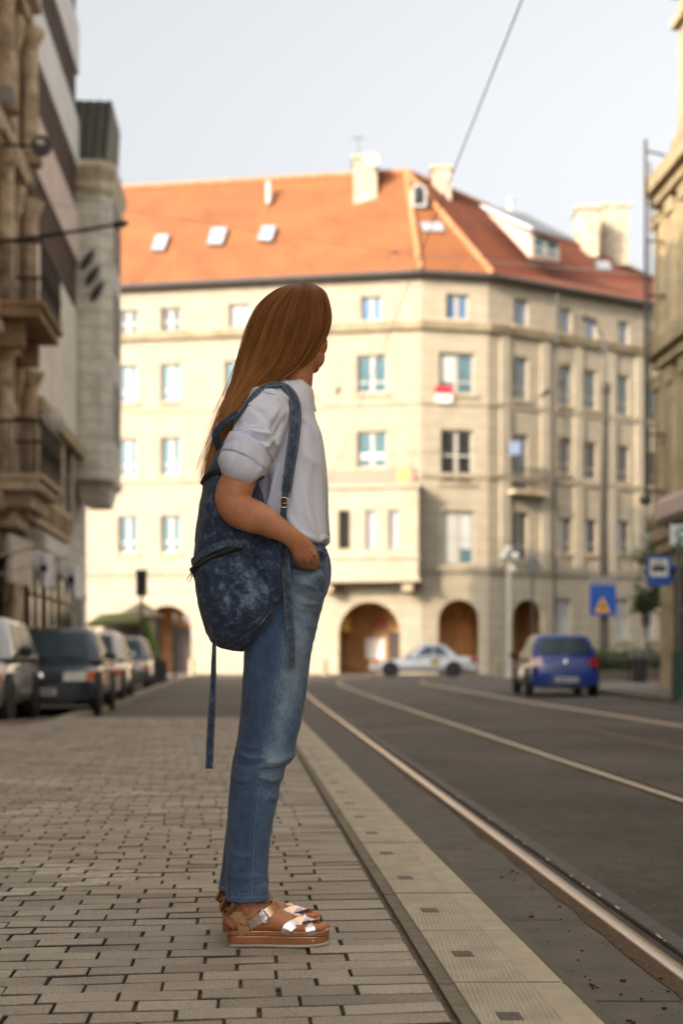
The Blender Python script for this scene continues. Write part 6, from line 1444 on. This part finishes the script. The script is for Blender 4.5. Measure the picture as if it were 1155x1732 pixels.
for q in (-1, 1):
    c = Hc+Hf*.072+Hs*(q*.031)+Hu*(-.006); mb = MB(); mb.ball(c, .0125, 16); e = mb.build('eye', MATS['eye_white'], person, smooth=True)
    mb = MB(); mb.lathe(c+Hf*.0105, [(.0055, 0), (.005, .0018), (.001, .0024)], axis=Hf, n=14); mb.build('iris', MATS['eye_iris'], e)
mb = MB(); mb.ball(Hc+Hf*.0905+Hu*(-.0735), (.004, .004, .003), 10)
lipv = MB(); 
for q in np.linspace(-1, 1, 9): pass
mb = MB(); mb.tube([Hc+Hf*(.0905-.012*abs(q)**2)+Hs*(q*.022)+Hu*(-.0745) for q in np.linspace(-1, 1, 9)], [.001, .003, .0042, .005, .0045, .005, .0042, .003, .001], 8); mb.build('lips', MATS['lip'], person, smooth=True)

# -- shirt
shirt = grid_obj('shirt', torso, MATS['shirt_cotton'], person, capa=False, capb=False, solid=.0012)
sl_ = grid_obj('sleeve', sleeve, MATS['shirt_cotton'], shirt, capa=False, capb=False, solid=.0012)
grid_obj('cuff', cuff, MATS['shirt_cotton'], shirt, capa=False, capb=False)
lsl = limb([(470, 652, 3.90, 20, .05), (462, 676, 3.94, 36, .07), (448, 720, 4.0, 38, .066), (434, 770, 4.04, 36, .062), (430, 795, 4.05, 35, .06)], 50, 50); grid_obj('sleeve', ripple(lsl, .005, 14, seed=9), MATS['shirt_cotton'], shirt, capa=False, capb=False)
SH = bvh_of(torso, sleeve)
def collar():
    th = np.linspace(-2.75, 2.75, 60)      # open at the front
    rows = []
    # (centre u,v, half width px, half depth m, forward tilt px): inner stand, fold, outer leaf
    for (cv, hw, hd, tl, yo) in ((668, 26, .058, 12, 0), (655, 26, .057, 13, 0), (649, 28, .060, 14, 0), (652, 31, .064, 14, 0), (664, 35, .072, 14, 0), (678, 38, .080, 15, 0)):
        row = []
        for t in th:
            c = math.cos(t); ff = -c     # t=0 at the nape
            u = 499+hw*ff*(1.0); v = cv+tl*ff + (9*max(0, ff)**6 if cv >= 664 else 0)*1.0
            y = 3.815+hd*math.sin(t)*-1
            row.append(tuple(P(u, v, y)))
        rows.append(row)
    g = np.array(rows); m, n = g.shape[:2]; g2 = herm(np.arange(m), g, np.linspace(0, m-1, 22)); m = 22
    vs_ = [tuple(p) for p in g2.reshape(-1, 3)]; fs_ = [(i*n+k, i*n+k+1, (i+1)*n+k+1, (i+1)*n+k) for i in range(m-1) for k in range(n-1)]
    o = add_mesh('collar', vs_, fs_, MATS['shirt_cotton'], shirt, smooth=True); md = o.modifiers.new('t', 'SOLIDIFY'); md.thickness = .002
collar()
mb = MB()
ps = [P(u, v, 3.826) for (u, v) in ((525, 684), (529, 694), (531, 708), (533, 722), (537, 736), (542, 750), (547, 768), (550, 790), (552.5, 820), (553.5, 860), (556, 905))]
ps = smooth_pts(resample(ps, 50), 2); ribbon(mb, ps, [Vector((1, 0, .05))]*50, .028, .0035); mb.build('placket', MATS['shirt_cotton'], shirt, smooth=True)
for (u, v) in ((424, 684), (398, 727)):
    p, n = hit(SH, u, v, .001)
    if p: mb = MB(); mb.lathe(p, [(.001, 0), (.0048, 0), (.005, .0015), (.0035, .0022), (.001, .0016)], axis=n, n=14); mb.build('button', MATS['shirt_cotton'], shirt)

# -- jeans
wr_ = wear_of(rleg, SEAM)
jeans = grid_obj('jeans', rleg, MATS['jeans_denim'], person, capa=False, capb=False, wear=wr_, solid=.002)
wl2 = np.full(lleg.shape[:2], .03); u_, v_ = px_of(lleg); wl2 += .12*np.exp(-((v_-1501)/3)**2)
grid_obj('trouser_leg', lleg, MATS['jeans_denim'], jeans, capa=False, capb=False, wear=wl2, solid=.002)
JB = bvh_of(rleg, lleg)
def stitch(name, pts, r, mat, off=.0008, parent=jeans, b=None, step=4, dash=None):
    L_ = draw(b or JB, pts, off, step); ps = smooth_pts([p for p, n in L_], 2); mb = MB()
    if dash:
        s = 0; i = 0
        while i < len(ps)-2: mb.tube(ps[i:i+2], r, 5); i += dash
    else: mb.tube(ps, r, 6)
    return mb.build(name, MATS[mat], parent, smooth=True)
stitch('side_seam', [(u+1.5, v) for u, v in SEAM[1:]], .0011, 'jeans_denim', .0002); stitch('seam_stitch', [(u+5, v) for u, v in SEAM[2:]], .0005, 'thread', .0004)
stitch('hem_stitch', [(383, 1508), (400, 1511), (425, 1511.5), (445, 1509), (454, 1506)], .0005, 'thread', .0005)
# rolled frayed hem edge
n_ = rleg.shape[1]; hem = [Vector(p) for p in rleg[-1]]; mb = MB(); mb.tube(hem+[hem[0], hem[1]], .0022, 6, cap=False)
for k in range(260):
    i = random.randrange(n_); p = hem[i]*(t_ := random.random())+hem[(i+1) % n_]*(1-t_); mb.tube([p, p+Vector((random.gauss(0, .0015), random.gauss(0, .001), -random.uniform(.001, .006)))], .00035, 3)
mb.build('hem', MATS['strap_denim'], jeans, smooth=True)
# pocket mouth: welt, stitching, rivet
PK = [(490, 950), (493, 956), (500, 961), (510, 965.5), (521, 966.5), (532, 963.5), (540, 957), (544, 948), (545, 938)]
L_ = draw(JB, PK, .004, 3); ps = smooth_pts([p for p, n in L_], 2); mb = MB(); ribbon(mb, ps, [n for p, n in L_], .009, .003); crisp(mb.build('pocket_edge', MATS['strap_denim'], jeans, smooth=True))
stitch('pocket_stitch', [(489, 956), (499, 965), (510, 970), (521, 971.5), (534, 968), (543, 960)], .0005, 'thread', .0018)
p, n = hit(JB, 489.5, 957, .004); mb = MB(); mb.lathe(p, [(.001, 0), (.0042, 0), (.0036, .002), (.0015, .003)], axis=n, n=12); mb.build('rivet', MATS['brass'], jeans)
# waistband and belt loop
wb = loft_h([(914, 436, 545, YB, .139, 2.2), (919, 432.5, 548.5, YB, .1435, 2.2), (930, 427.5, 552, YB, .150, 2.3), (938, 423.5, 554, YB, .1545, 2.3), (939, 424, 553.5, YB, .153, 2.3)], 14, 96); grid_obj('waistband', wb, MATS['jeans_denim'], jeans, False, False, np.full((14, 96), .12))
mb = MB(); px = [P(545, 920, 3.765), P(548, 930, 3.757), P(550, 941, 3.752)]; ribbon(mb, px, [Vector((.6, -.8, 0))]*3, .011, .003); mb.build('belt_loop', MATS['strap_denim'], jeans)
# left pocket bulge seen beyond the fly
fl = limb([(548, 930, 3.89, 5, .025), (551, 950, 3.89, 8, .034), (552, 975, 3.89, 8, .038), (548, 1000, 3.885, 6, .034), (542, 1018, 3.88, 4, .022)], 30, 24); grid_obj('left_pocket', fl, MATS['jeans_denim'], jeans, wear=np.full((30, 24), -.05))

# -- sandals
def sandal():
    y0 = YL; X = lambda u: (u-577.5)/F*y0
    def outline(sc=1.0):
        ctr = [(386, .020), (388, .029), (395, .035), (410, .0375), (440, .036), (470, .039), (500, .045), (525, .047), (540, .044), (550, .034), (555, .020), (557, .006)]
        u = np.array([c[0] for c in ctr], float); w = np.array([c[1] for c in ctr]); uu = np.r_[np.linspace(386, 545, 30), np.linspace(547, 557, 8)]; ww = herm(u, w, uu)
        a = [(X(q), y0-z_*sc) for q, z_ in zip(uu, ww)]; b = [(X(q), y0+z_*sc) for q, z_ in zip(uu, ww)][::-1]; return a+b
    def slab(z0, z1, sc=1.0, rock=0.0, mt='sole_copper', name='sole', par=None, bev=.002):
        pl = outline(sc); n = len(pl); xr = X(500); lift = lambda x: rock*max(0, (x-xr)/.09)**2
        mb = MB(); vs_ = [(x, y, z0+lift(x)) for x, y in pl]+[(x, y, z1) for x, y in pl]
        mb.add(vs_, [tuple(range(n))[::-1], tuple(range(n, 2*n))]+[(i, (i+1) % n, n+(i+1) % n, n+i) for i in range(n)]); return mb.build(name, MATS[mt], par, bevel=bev)
    root = slab(.1285, .150, 1.0, .007, 'sole_copper', 'sandal', person); root.data.name = 'sandal'
    slab(.1505, .1635, .985, 0, 'sole_copper', 'footbed', root)
    # white serrated tread
    pl = outline(1.01); mb = MB(); s = 0; n = len(pl); xr = X(500); lift = lambda x: .007*max(0, (x-xr)/.09)**2
    mb.prism([(x, y, .1262+lift(x)) for x, y in pl], (0, 0, .0022))
    tot = 0; step = .0054; prev = Vector((*pl[0], 0)); acc = 0
    for i in range(1, n+1):
        q = Vector((*pl[i % n], 0)); d = q-prev; L = d.length; t = step-acc
        while t <= L:
            c = prev+d*(t/L); dd = d.normalized(); nn = Vector((dd.y, -dd.x, 0)); z = .1265+lift(c.x); zb = max(.1203, .1203+lift(c.x))
            a1, a2 = c-dd*.0025, c+dd*.0025; inn = nn*-.012
            mb.add([a1+Vector((0, 0, z)), a2+Vector((0, 0, z)), c+Vector((0, 0, zb)), a1+inn+Vector((0, 0, z)), a2+inn+Vector((0, 0, z)), c+inn+Vector((0, 0, zb))], [(0, 1, 2), (3, 5, 4), (0, 2, 5, 3), (1, 4, 5, 2)]); t += step
        acc = (acc+L) % step; prev = q
    mb.build('tread', MATS['sole_white'], root)
    def loop(c, a, hd, wdir, w, th0, th1, name, mt, n=40, thick=.0022):
        mb = MB(); pts_ = []; ns = []
        for k in range(n): t = th0+(th1-th0)*k/(n-1); pts_.append(c+a*math.cos(t)+Vector((0, -hd*math.sin(t), 0))); ns.append((a.normalized()*math.cos(t)/max(a.length, 1e-5)*a.length*1.0+Vector((0, -math.sin(t), 0))))
        m = n; vs_ = []
        for i in range(m):
            nn = ns[i].normalized(); 
            for (aa, bb) in ((-1, 0), (-.9, 1), (.9, 1), (1, 0), (0, -.05)): vs_.append(pts_[i]+wdir*(w/2*aa)+nn*thick*bb)
        kk = 5; fs_ = [(i*kk+j, i*kk+(j+1) % kk, (i+1)*kk+(j+1) % kk, (i+1)*kk+j) for i in range(m-1) for j in range(kk)]
        mb.add(vs_, fs_); return crisp(mb.build(name, MATS[mt], root, smooth=True))
    # heel counter, ankle strap
    c0 = P(399, 1542, y0); f0 = P(378, 1531, y0); a = f0-c0; wd_ = Vector((a.z, 0, -a.x)).normalized()
    loop(c0, a*1.06, .037, wd_, .026, -1.75, 1.75, 'heel_strap', 'rose_gold')
    mb = MB(); q = [P(389, 1531, y0-.034), P(399, 1543, y0-.0385), P(408, 1558, y0-.0395), P(415, 1582, y0-.037)]; ribbon(mb, resample(q, 16), [Vector((-.1, -1, .1))]*16, .031, .002); crisp(mb.build('side_strap', MATS['rose_gold'], root, smooth=True)); mb = MB()
    q2 = [p+Vector((0, 2*(y0-p.y), 0)) for p in q]; ribbon(mb, resample(q2, 16), [Vector((-.1, 1, .1))]*16, .031, .002); crisp(mb.build('side_strap', MATS['rose_gold'], root, smooth=True))
    c1 = P(437, 1551, y0); f1 = P(468, 1530, y0); a = f1-c1; wd_ = Vector((a.z, 0, -a.x)).normalized()
    loop(c1, a*1.0, .0395, wd_, .029, -2.0, .9, 'ankle_strap', 'rose_gold'); loop(c1, a*1.0, .0405, wd_, .0285, .75, 2.2, 'strap_end', 'pink_mirror')
    # buckle
    t = 1.25; c = c1+a*math.cos(t)+Vector((0, -.0435*math.sin(t)-.001, 0)); ad = a.normalized(); q = [c+ad*sx*.0105+wd_*sz*.0165 for sx, sz in ((-1, -1), (1, -1), (1, 1), (-1, 1))]
    rd_ = []
    for i in range(4):
        p0, p1 = q[i], q[(i+1) % 4]; rd_ += [p0*.8+p1*.2, p0*.2+p1*.8]
    mb = MB(); mb.tube(rd_+[rd_[0], rd_[1]], .0019, 8, cap=False); mb.tube([c-wd_*0+ad*-.008, c+ad*.009+Vector((0, -.001, 0))], .0013, 6); mb.build('buckle', MATS['chrome'], root, smooth=True)
    # crossed toe straps
    for pts_, nm in (([(481, 1580, -.043), (486, 1571, -.044), (500, 1561, -.036), (516, 1555, -.012), (530, 1556, .022), (538, 1566, .040), (540, 1580, .043)], 'toe_strap'), ([(527, 1581, -.0465), (525.5, 1573, -.047), (521, 1564, -.038), (513, 1554, -.008), (504, 1553, .025), (497, 1564, .043), (494, 1580, .045)], 'toe_strap')):
        ps_ = resample([P(u, v, y0+dy) for u, v, dy in pts_], 40); ax = [P(p_x, 1572, y0) for p_x in np.linspace(pts_[0][0], pts_[-1][0], 40)]
        mb = MB(); ribbon(mb, ps_, [(p-q_) for p, q_ in zip(ps_, ax)], .026, .0022); crisp(mb.build(nm, MATS['pink_mirror'], root, smooth=True))
    mb = MB(); ps_ = resample([P(u, v, y0+dy) for u, v, dy in ((497, 1549, -.012), (505, 1548, -.004), (512, 1551, .004), (516, 1556, .008))], 12); ribbon(mb, ps_, [Vector((0, -.4, 1))]*12, .016, .002); crisp(mb.build('strap_tab', MATS['rose_gold'], root, smooth=True))
    mb = MB(); p = P(529, 1592, y0-.048); mb.lathe(p+Vector((0, .001, 0)), [(.0032, 0), (.0032, .0006), (.0018, .0008)], axis=(0, -1, 0), n=14); mb.build('sole_mark', MATS['rose_gold'], root)
    return root
sd = sandal(); sd2 = copy_tree(sd, person); sd2.location = Vector((-.026, .16, 0))

# -- hair: a solid body of hair under several thousand strands
HL = [  # back edge, front edge, half depth, middle distance
    ((499, 478.5), (530, 479.5), .05, 3.80), ((468, 490), (550, 494), .088, 3.80), ((440, 514), (557, 520), .103, 3.80), ((424, 543), (556.5, 546), .107, 3.80), ((411, 580), (545, 578), .103, 3.80), ((402, 617), (519, 614), .090, 3.795),
    ((391, 655), (482, 637), .076, 3.785), ((377, 692), (447, 655), .062, 3.772), ((366, 730), (414, 686), .050, 3.76), ((354, 772), (387, 742), .040, 3.76), ((342, 818), (361, 796), .024, 3.765)]
HLv = np.arange(len(HL), dtype=float); HA = np.array([[*h[0], *h[1], h[2], h[3]] for h in HL], float)
def hair_pt(t, s, w, sc=1.0):
    """t along the hair (0 crown .. 10 tips), s from back (0) to face (1), w depth -1 (camera side) .. 1"""
    q = herm(HLv, HA, np.atleast_1d(t)); ss = .5+(s-.5)*sc
    u = q[:, 0]+(q[:, 2]-q[:, 0])*ss; v = q[:, 1]+(q[:, 3]-q[:, 1])*ss; prof = np.sqrt(np.clip(1-(2*s-1)**2, 0, 1))**.55
    y = q[:, 5]+q[:, 4]*w*prof*sc; return Pn(u, v, y)
m_, n_ = 90, 64; tt = np.linspace(0, 9.6, m_); th = np.linspace(0, 2*np.pi, n_, endpoint=False)
g = np.stack([hair_pt(tt, (1+math.cos(a))/2, (-1 if math.sin(a) > 0 else 1), .93) for a in th], 1)
def hair_mat():
    m, nt, b = new_mat('hair'); L = nt.links.new
    al = node(nt, 'ShaderNodeAttribute', attribute_name='along'); rn = node(nt, 'ShaderNodeAttribute', attribute_name='tone')
    rp = node(nt, 'ShaderNodeValToRGB'); e = rp.color_ramp.elements; e[0].position = 0; e[0].color = (.17, .056, .016, 1); e[1].position = 1; e[1].color = (.62, .31, .10, 1); k = e.new(.42); k.color = (.27, .098, .027, 1); k = e.new(.7); k.color = (.40, .165, .047, 1)
    ad = node(nt, 'ShaderNodeMath', operation='MULTIPLY_ADD'); ad.inputs[1].default_value = .7; L(rn.outputs['Fac'], ad.inputs[0]); L(al.outputs['Fac'], ad.inputs[2]); sb = node(nt, 'ShaderNodeMath', operation='SUBTRACT'); sb.inputs[1].default_value = .33
    L(ad.outputs[0], sb.inputs[0]); L(sb.outputs[0], rp.inputs[0]); L(rp.outputs[0], b.inputs['Base Color']); b.inputs['Roughness'].default_value = .34; b.inputs['Specular IOR Level'].default_value = .45; b.inputs['Specular Tint'].default_value = (1, .75, .5, 1)
    b.inputs['Anisotropic'].default_value = .5
hair_mat()
simple('hair_base', (.09, .03, .009), (.05, .016, .006), scale=20, rough=.6)
hair = grid_obj('hair', g, MATS['hair_base'], person)
NP = 34; pos = []; along = []; tone = []; rad = []
clump_s = [random.random() for _ in range(150)]
N_STR = 5200
for k in range(N_STR):
    layer = rng.random()
    s0 = rng.random() if k % 3 else clump_s[rng.integers(150)]+rng.normal(0, .006)
    s0 = min(.998, max(.002, s0)); w0 = -math.sqrt(rng.random()) if rng.random() < .72 else (rng.random()*2-1)
    if rng.random() < .45: w0 = -1+rng.random()*.12
    t0 = max(0, rng.normal(.0, .35)) if rng.random() < .8 else rng.random()*2.0; t1 = min(10, 10-abs(rng.normal(0, .9)) - (1.6*s0**3 if rng.random() < .6 else 0))
    if rng.random() < .16: t1 = rng.uniform(5.5, 9)
    t = np.linspace(t0, t1, NP); a = (t-t0)/(t1-t0)
    dr = rng.normal(0, .05); ph = rng.random()*6.28; s = s0+dr*a**1.5*.8+.012*np.sin(a*7+ph)*a; s = np.clip(s, -.05*rng.random() if rng.random() < .3 else .0, 1.0+.03*rng.random())
    wv = w0+.10*np.sin(a*5+ph*2)*a; cl = noise.noise(Vector((s0*26, w0*2.5, 1.7)))+.6*noise.noise(Vector((s0*70, w0*4, 5.1))); sc = 1.0+(.02*rng.random() if rng.random() < .9 else .10*rng.random())*a+.09*cl*np.clip(a*3, 0, 1)
    q = herm(HLv, HA, t); ss = .5+(s-.5)*sc; u = q[:, 0]+(q[:, 2]-q[:, 0])*ss; v = q[:, 1]+(q[:, 3]-q[:, 1])*ss; prof = np.sqrt(np.clip(1-(2*np.clip(s, 0, 1)-1)**2, 0, 1))**.55; y = q[:, 5]+q[:, 4]*wv*prof*sc
    if rng.random() < .085:   # flyaways
        u = u-abs(rng.normal(0, 8))*a**2+rng.normal(0, 1.5)*np.sin(a*6); v = v+rng.normal(0, 6)*a**2
    pos.append(Pn(u, v, y)); along.append(t/10); tone.append(np.full(NP, np.clip(.46+.85*cl+rng.normal(0, .22), 0, 1))); r = rng.uniform(.0003, .00085); rad.append(r*(1-.6*a**3))
hc = bpy.data.hair_curves.new('hair_strand'); hc.add_curves([NP]*len(pos))
A = (np.concatenate(pos)-np.array(ORG)).astype(np.float32)
hc.attributes['position'].data.foreach_set('vector', A.ravel())
at = hc.attributes.get('radius') or hc.attributes.new('radius', 'FLOAT', 'POINT'); at.data.foreach_set('value', np.concatenate(rad).astype(np.float32))
for nm, arr in (('along', along), ('tone', tone)): at = hc.attributes.new(nm, 'FLOAT', 'POINT'); at.data.foreach_set('value', np.concatenate(arr).astype(np.float32))
hc.materials.append(MATS['hair']); ho = bpy.data.objects.new('hair_strand', hc); COL.objects.link(ho); ho.parent = hair; ho['kind'] = 'stuff'

# -- backpack
BP = thing('backpack', 'acid washed dark denim backpack hanging on the back of the woman in the white shirt', 'backpack', P(400, 1100, 3.76))
YK = 3.775
bag = loft_h([(738, 392, 402, YK, .04, 2), (748, 380, 408, YK, .085, 2.1), (765, 368, 415, YK, .125, 2.3), (790, 355, 424, YK, .148, 2.5), (815, 345.5, 434, YK, .158, 2.6), (850, 340, 448, YK, .162, 2.7), (900, 337, 462, YK, .165, 2.7), (945, 334, 470, YK, .168, 2.6), (985, 335, 471, YK, .168, 2.5), (1020, 338, 467, YK, .165, 2.4), (1050, 345, 458, YK, .155, 2.3), (1075, 354, 444, YK, .138, 2.2), (1090, 364, 430, YK, .105, 2.1), (1099, 382, 420, YK, .06, 2), (1102, 392, 412, YK, .03, 2)], 170, 120)
bag = fold(ripple(ripple(bag, .010, 6.5, (1, 1, .7), 12.0, 3), .003, 24, (1, 1, .6), 3.3, 3), [([(420, 905), (440, 950), (455, 1000)], 9, -.012), ([(445, 920), (452, 960), (462, 1000)], 8, .012), ([(372, 780), (366, 850), (372, 910)], 9, .007), ([(390, 850), (395, 900)], 8, -.006), ([(430, 890), (436, 930)], 6, .008), ([(452, 1010), (430, 1060), (400, 1090)], 7, .010), ([(462, 1020), (442, 1066), (412, 1096)], 4, -.008)])
def bagwear(g, sd_):
    u, v = px_of(g); sp = np.zeros(u.shape)
    for (cu, cv, ru, rv, am) in ((425, 985, 22, 40, .30), (415, 1020, 26, 14, .26), (380, 1005, 8, 34, .20), (405, 920, 24, 12, .14), (452, 950, 12, 45, .16), (452, 1000, 10, 16, .30), (362, 840, 12, 60, .06), (398, 960, 10, 20, .14)): sp += .40*am*np.exp(-((u-cu)/ru)**2-((v-cv)/rv)**2)
    return sp
bg_ = grid_obj('bag_body', bag, MATS['bag_denim'], BP, wear=bagwear(bag, 0))
pouch = loft_h([(935, 362, 408, 3.66, .03, 2), (948, 338, 424, 3.67, .068, 2.2), (965, 327, 438, 3.675, .084, 2.4), (985, 331, 452, 3.68, .092, 2.4), (1010, 335, 463, 3.68, .096, 2.4), (1040, 342, 459, 3.68, .092, 2.3), (1065, 350, 444, 3.69, .080, 2.2), (1084, 358, 424, 3.70, .062, 2.1), (1094, 370, 410, 3.71, .035, 2)], 110, 100)
pouch = fold(ripple(ripple(pouch, .008, 8, (1, 1, .5), 7.0, 3), .0025, 30, (1, 1, .5), 2.2, 3), [([(392, 950), (386, 1000), (392, 1040)], 7, -.010), ([(378, 960), (372, 1010), (378, 1040)], 8, .007), ([(408, 955), (412, 1000), (425, 1025)], 8, .008), ([(430, 960), (438, 990), (450, 1008)], 6, -.008), ([(440, 985), (452, 995), (456, 1012)], 6, .008)])
pk = grid_obj('front_pocket', pouch, MATS['bag_denim'], BP, wear=bagwear(pouch, 1))
BB = bvh_of(bag, pouch)
# zipped mouth of the pocket with a denim flap above it
ZL = [(325, 966), (338, 957), (352, 947), (368, 938), (385, 931), (400, 926), (409, 924)]
Lz = draw(BB, ZL, .004, 3, 3.66); zp = smooth_pts([p for p, n in Lz], 3); mb = MB(); ribbon(mb, zp, [n for p, n in Lz], .016, .004); zo = mb.build('zip', MATS['zip_dark'], pk, smooth=True)
ZU = [(331, 951), (345, 940), (362, 928), (380, 920.5), (396, 918), (409, 922)]
Lu = draw(BB, ZU, .006, 3, 3.66); zu = smooth_pts([p for p, n in Lu], 3); mb = MB(); ribbon(mb, zu, [n for p, n in Lu], [.020]*len(zu), .006); crisp(mb.build('pocket_flap', MATS['strap_denim'], pk, smooth=True))
for L2, dv in ((ZU, -5), (ZL, 9)): stitch('seam_piping', [(u, v+dv) for u, v in L2], .0010, 'strap_denim', .008 if dv < 0 else .002, pk, BB)
# zip pull hanging at the corner
p = P(326, 968, 3.655); mb = MB(); mb.ball(p, (.005, .004, .004), 10); q = [P(a, b_, 3.65) for a, b_ in ((324, 969), (318, 977), (316.5, 983), (321.5, 984), (323.5, 978), (325, 970))]; mb.tube(q, .0011, 6); mb.build('zip_pull', MATS['brass'], zo, smooth=True)
# seams
stitch('seam', [(409, 924), (420, 938), (433, 955), (446, 972), (452, 982)], .0016, 'strap_denim', .003, BP, BB); stitch('seam', [(448, 982), (458, 990), (463, 1006), (460, 1018)], .0016, 'strap_denim', .003, BP, BB)
stitch('piping', [(464, 1010), (455, 1035), (438, 1058), (415, 1076), (395, 1086)], .0035, 'bag_denim', .002, BP, BB); stitch('piping', [(458, 1034), (446, 1056), (425, 1078), (405, 1090)], .0022, 'bag_denim', .002, BP, BB)
# upper zip across the top and a stitched panel line
Lt = draw(BB, [(343, 818), (352, 806), (362, 800), (374, 799), (384, 803)], .004, 3, 3.70); mb = MB(); ribbon(mb, smooth_pts([p for p, n in Lt], 2), [n for p, n in Lt], .014, .004); mb.build('top_zip', MATS['zip_dark'], BP, smooth=True)
stitch('panel_stitch', [(356, 792), (366, 788), (376, 788)], .0006, 'thread', .002, BP, BB)
# carrying loop at the top
hp = [P(u, v, y) for (u, v, y) in ((372, 760, 3.70), (367, 744, 3.69), (365, 736, 3.685), (374, 722, 3.675), (388, 710, 3.67), (400, 702, 3.67), (408, 702, 3.675), (405, 714, 3.685), (396, 732, 3.69), (388, 750, 3.70))]
hp = resample(hp, 44); mb = MB(); ribbon(mb, hp, [Vector((-.35, -.9, .25))]*44, .020, .003); crisp(mb.build('carry_loop', MATS['bag_denim'], BP, smooth=True))
# shoulder strap over the shirt, buckle, adjusting tail
SP = [(385, 752), (391, 737), (399, 721), (410, 698), (424, 676), (440, 661), (458, 654), (474, 653), (488, 661), (497, 676), (500, 700), (499, 725), (495, 755), (490, 790), (486, 820), (484, 832)]
def on_body(u, v): 
    p, n = hit(SH, u, v, 0); return (p, n) if p else (None, None)
sp3 = []; sn3 = []
for (u, v) in SP:
    y = np.interp(v, [650, 665, 700, 760, 835], [3.70, 3.672, 3.648, 3.645, 3.655]); y = y if u > 470 else np.interp(u, [384, 392, 402, 430, 470], [3.73, 3.70, 3.66, 3.64, 3.69])
    p, n = on_body(u, v); yy = min(y, p.y-.003) if p and v < 712 else y
    sp3.append(P(u, v, yy)); sn3.append(Vector((0, -1, .12)))
sp3 = smooth_pts(resample(sp3, 90), 6); nn3 = []
for i, p in enumerate(sp3):
    q = min(1, max(0, (730-(HOR-F*(p.z-CAMZ)/p.y))/80)); nn3.append(Vector((.35*q, -1+.25*q, .9*q)))
mb = MB(); wds = [float(np.interp(k, [0, 20, 34, 46, 60, 75, 89], [.013, .013, .016, .023, .031, .029, .025])) for k in range(90)]; ribbon(mb, sp3, nn3, wds, .007); st_ = crisp(mb.build('shoulder_strap', MATS['strap_denim'], BP, smooth=True))
for sgn in (-1, 1):
    ps = []
    for i, p in enumerate(sp3):
        t = (sp3[min(i+1, 89)]-sp3[max(i-1, 0)]).normalized(); n = nn3[i]; n = (n-t*n.dot(t)).normalized(); ps.append(p+t.cross(n)*wds[i]*.36*sgn+n*.0076)
    mb = MB(); mb.tube(ps, .0008, 5); mb.build('strap_stitch', MATS['thread'], st_, smooth=True)
xs_ = [P(u, v, 3.634) for u, v in ((478, 805), (490, 830), (478, 830), (492, 806))]; mb = MB(); mb.tube(xs_, .0009, 5); mb.build('cross_stitch', MATS['zip_dark'], st_, smooth=True)
def flatstrap(pts, w, th, name, mt, n=50, nrm=Vector((0, -1, 0)), par=BP, wdt=None):
    ps = smooth_pts(resample([P(*q) for q in pts], n), 2); mb = MB(); ribbon(mb, ps, [nrm]*n, w if wdt is None else wdt, th); o = mb.build(name, MATS[mt], par, smooth=True); crisp(o); return o, ps
flatstrap([(484, 826, 3.64), (482, 842, 3.638), (480.5, 856, 3.64), (479, 872, 3.642), (478, 890, 3.644), (481, 915, 3.644), (484, 935, 3.644)], .017, .004, 'webbing', 'strap_denim')
c = P(480.5, 850, 3.630); mb = MB(); q = [c+Vector((sx*.0085, 0, sz*.0125)) for sx, sz in ((-1, -1), (1, -1), (1, 1), (-1, 1))]; rr_ = []
for i in range(4): rr_ += [q[i]*.85+q[(i+1) % 4]*.15, q[i]*.15+q[(i+1) % 4]*.85]
mb.tube(rr_+rr_[:2], .0016, 8, cap=False); mb.tube([c+Vector((-.008, 0, -.002)), c+Vector((.008, 0, -.002))], .0013, 6); mb.build('strap_buckle', MATS['brass'], BP, smooth=True)
o, ps = flatstrap([(480, 930, 3.648), (483, 960, 3.645), (486, 1000, 3.642), (490, 1050, 3.643), (493, 1095, 3.645), (494, 1129, 3.647)], .0235, .003, 'strap_tail', 'strap_denim', 60, wdt=[.025-.005*k/59 for k in range(60)])
for sgn in (-1, 1): mb = MB(); mb.tube([p+Vector((sgn*(.0105-.0022*k/59), -.0036, 0)) for k, p in enumerate(ps)], .0006, 5); mb.build('tail_stitch', MATS['thread'], o, smooth=True)
# lower strap folded back to the hip, and the tail hanging behind
flatstrap([(456, 914, 3.632), (460, 945, 3.605), (462, 975, 3.60), (466, 1002, 3.612), (462, 1015, 3.62)], .04, .005, 'lower_strap', 'bag_denim', 40, wdt=[.046-.022*(k/39)**2 for k in range(40)])
b2, ps = flatstrap([(363, 1082, 3.70), (362, 1110, 3.69), (361, 1150, 3.69), (358.5, 1200, 3.69), (356, 1250, 3.69), (354, 1300, 3.69)], .01, .003, 'hanging_strap', 'bag_denim', 60, wdt=[.010+.010*min(1, k/35) for k in range(60)])
for sgn in (-1, 1): mb = MB(); mb.tube([p+Vector((sgn*(.0035+.0035*min(1, k/35)), -.0036, 0)) for k, p in enumerate(ps)], .0005, 5); mb.build('tail_stitch', MATS['thread'], b2, smooth=True)
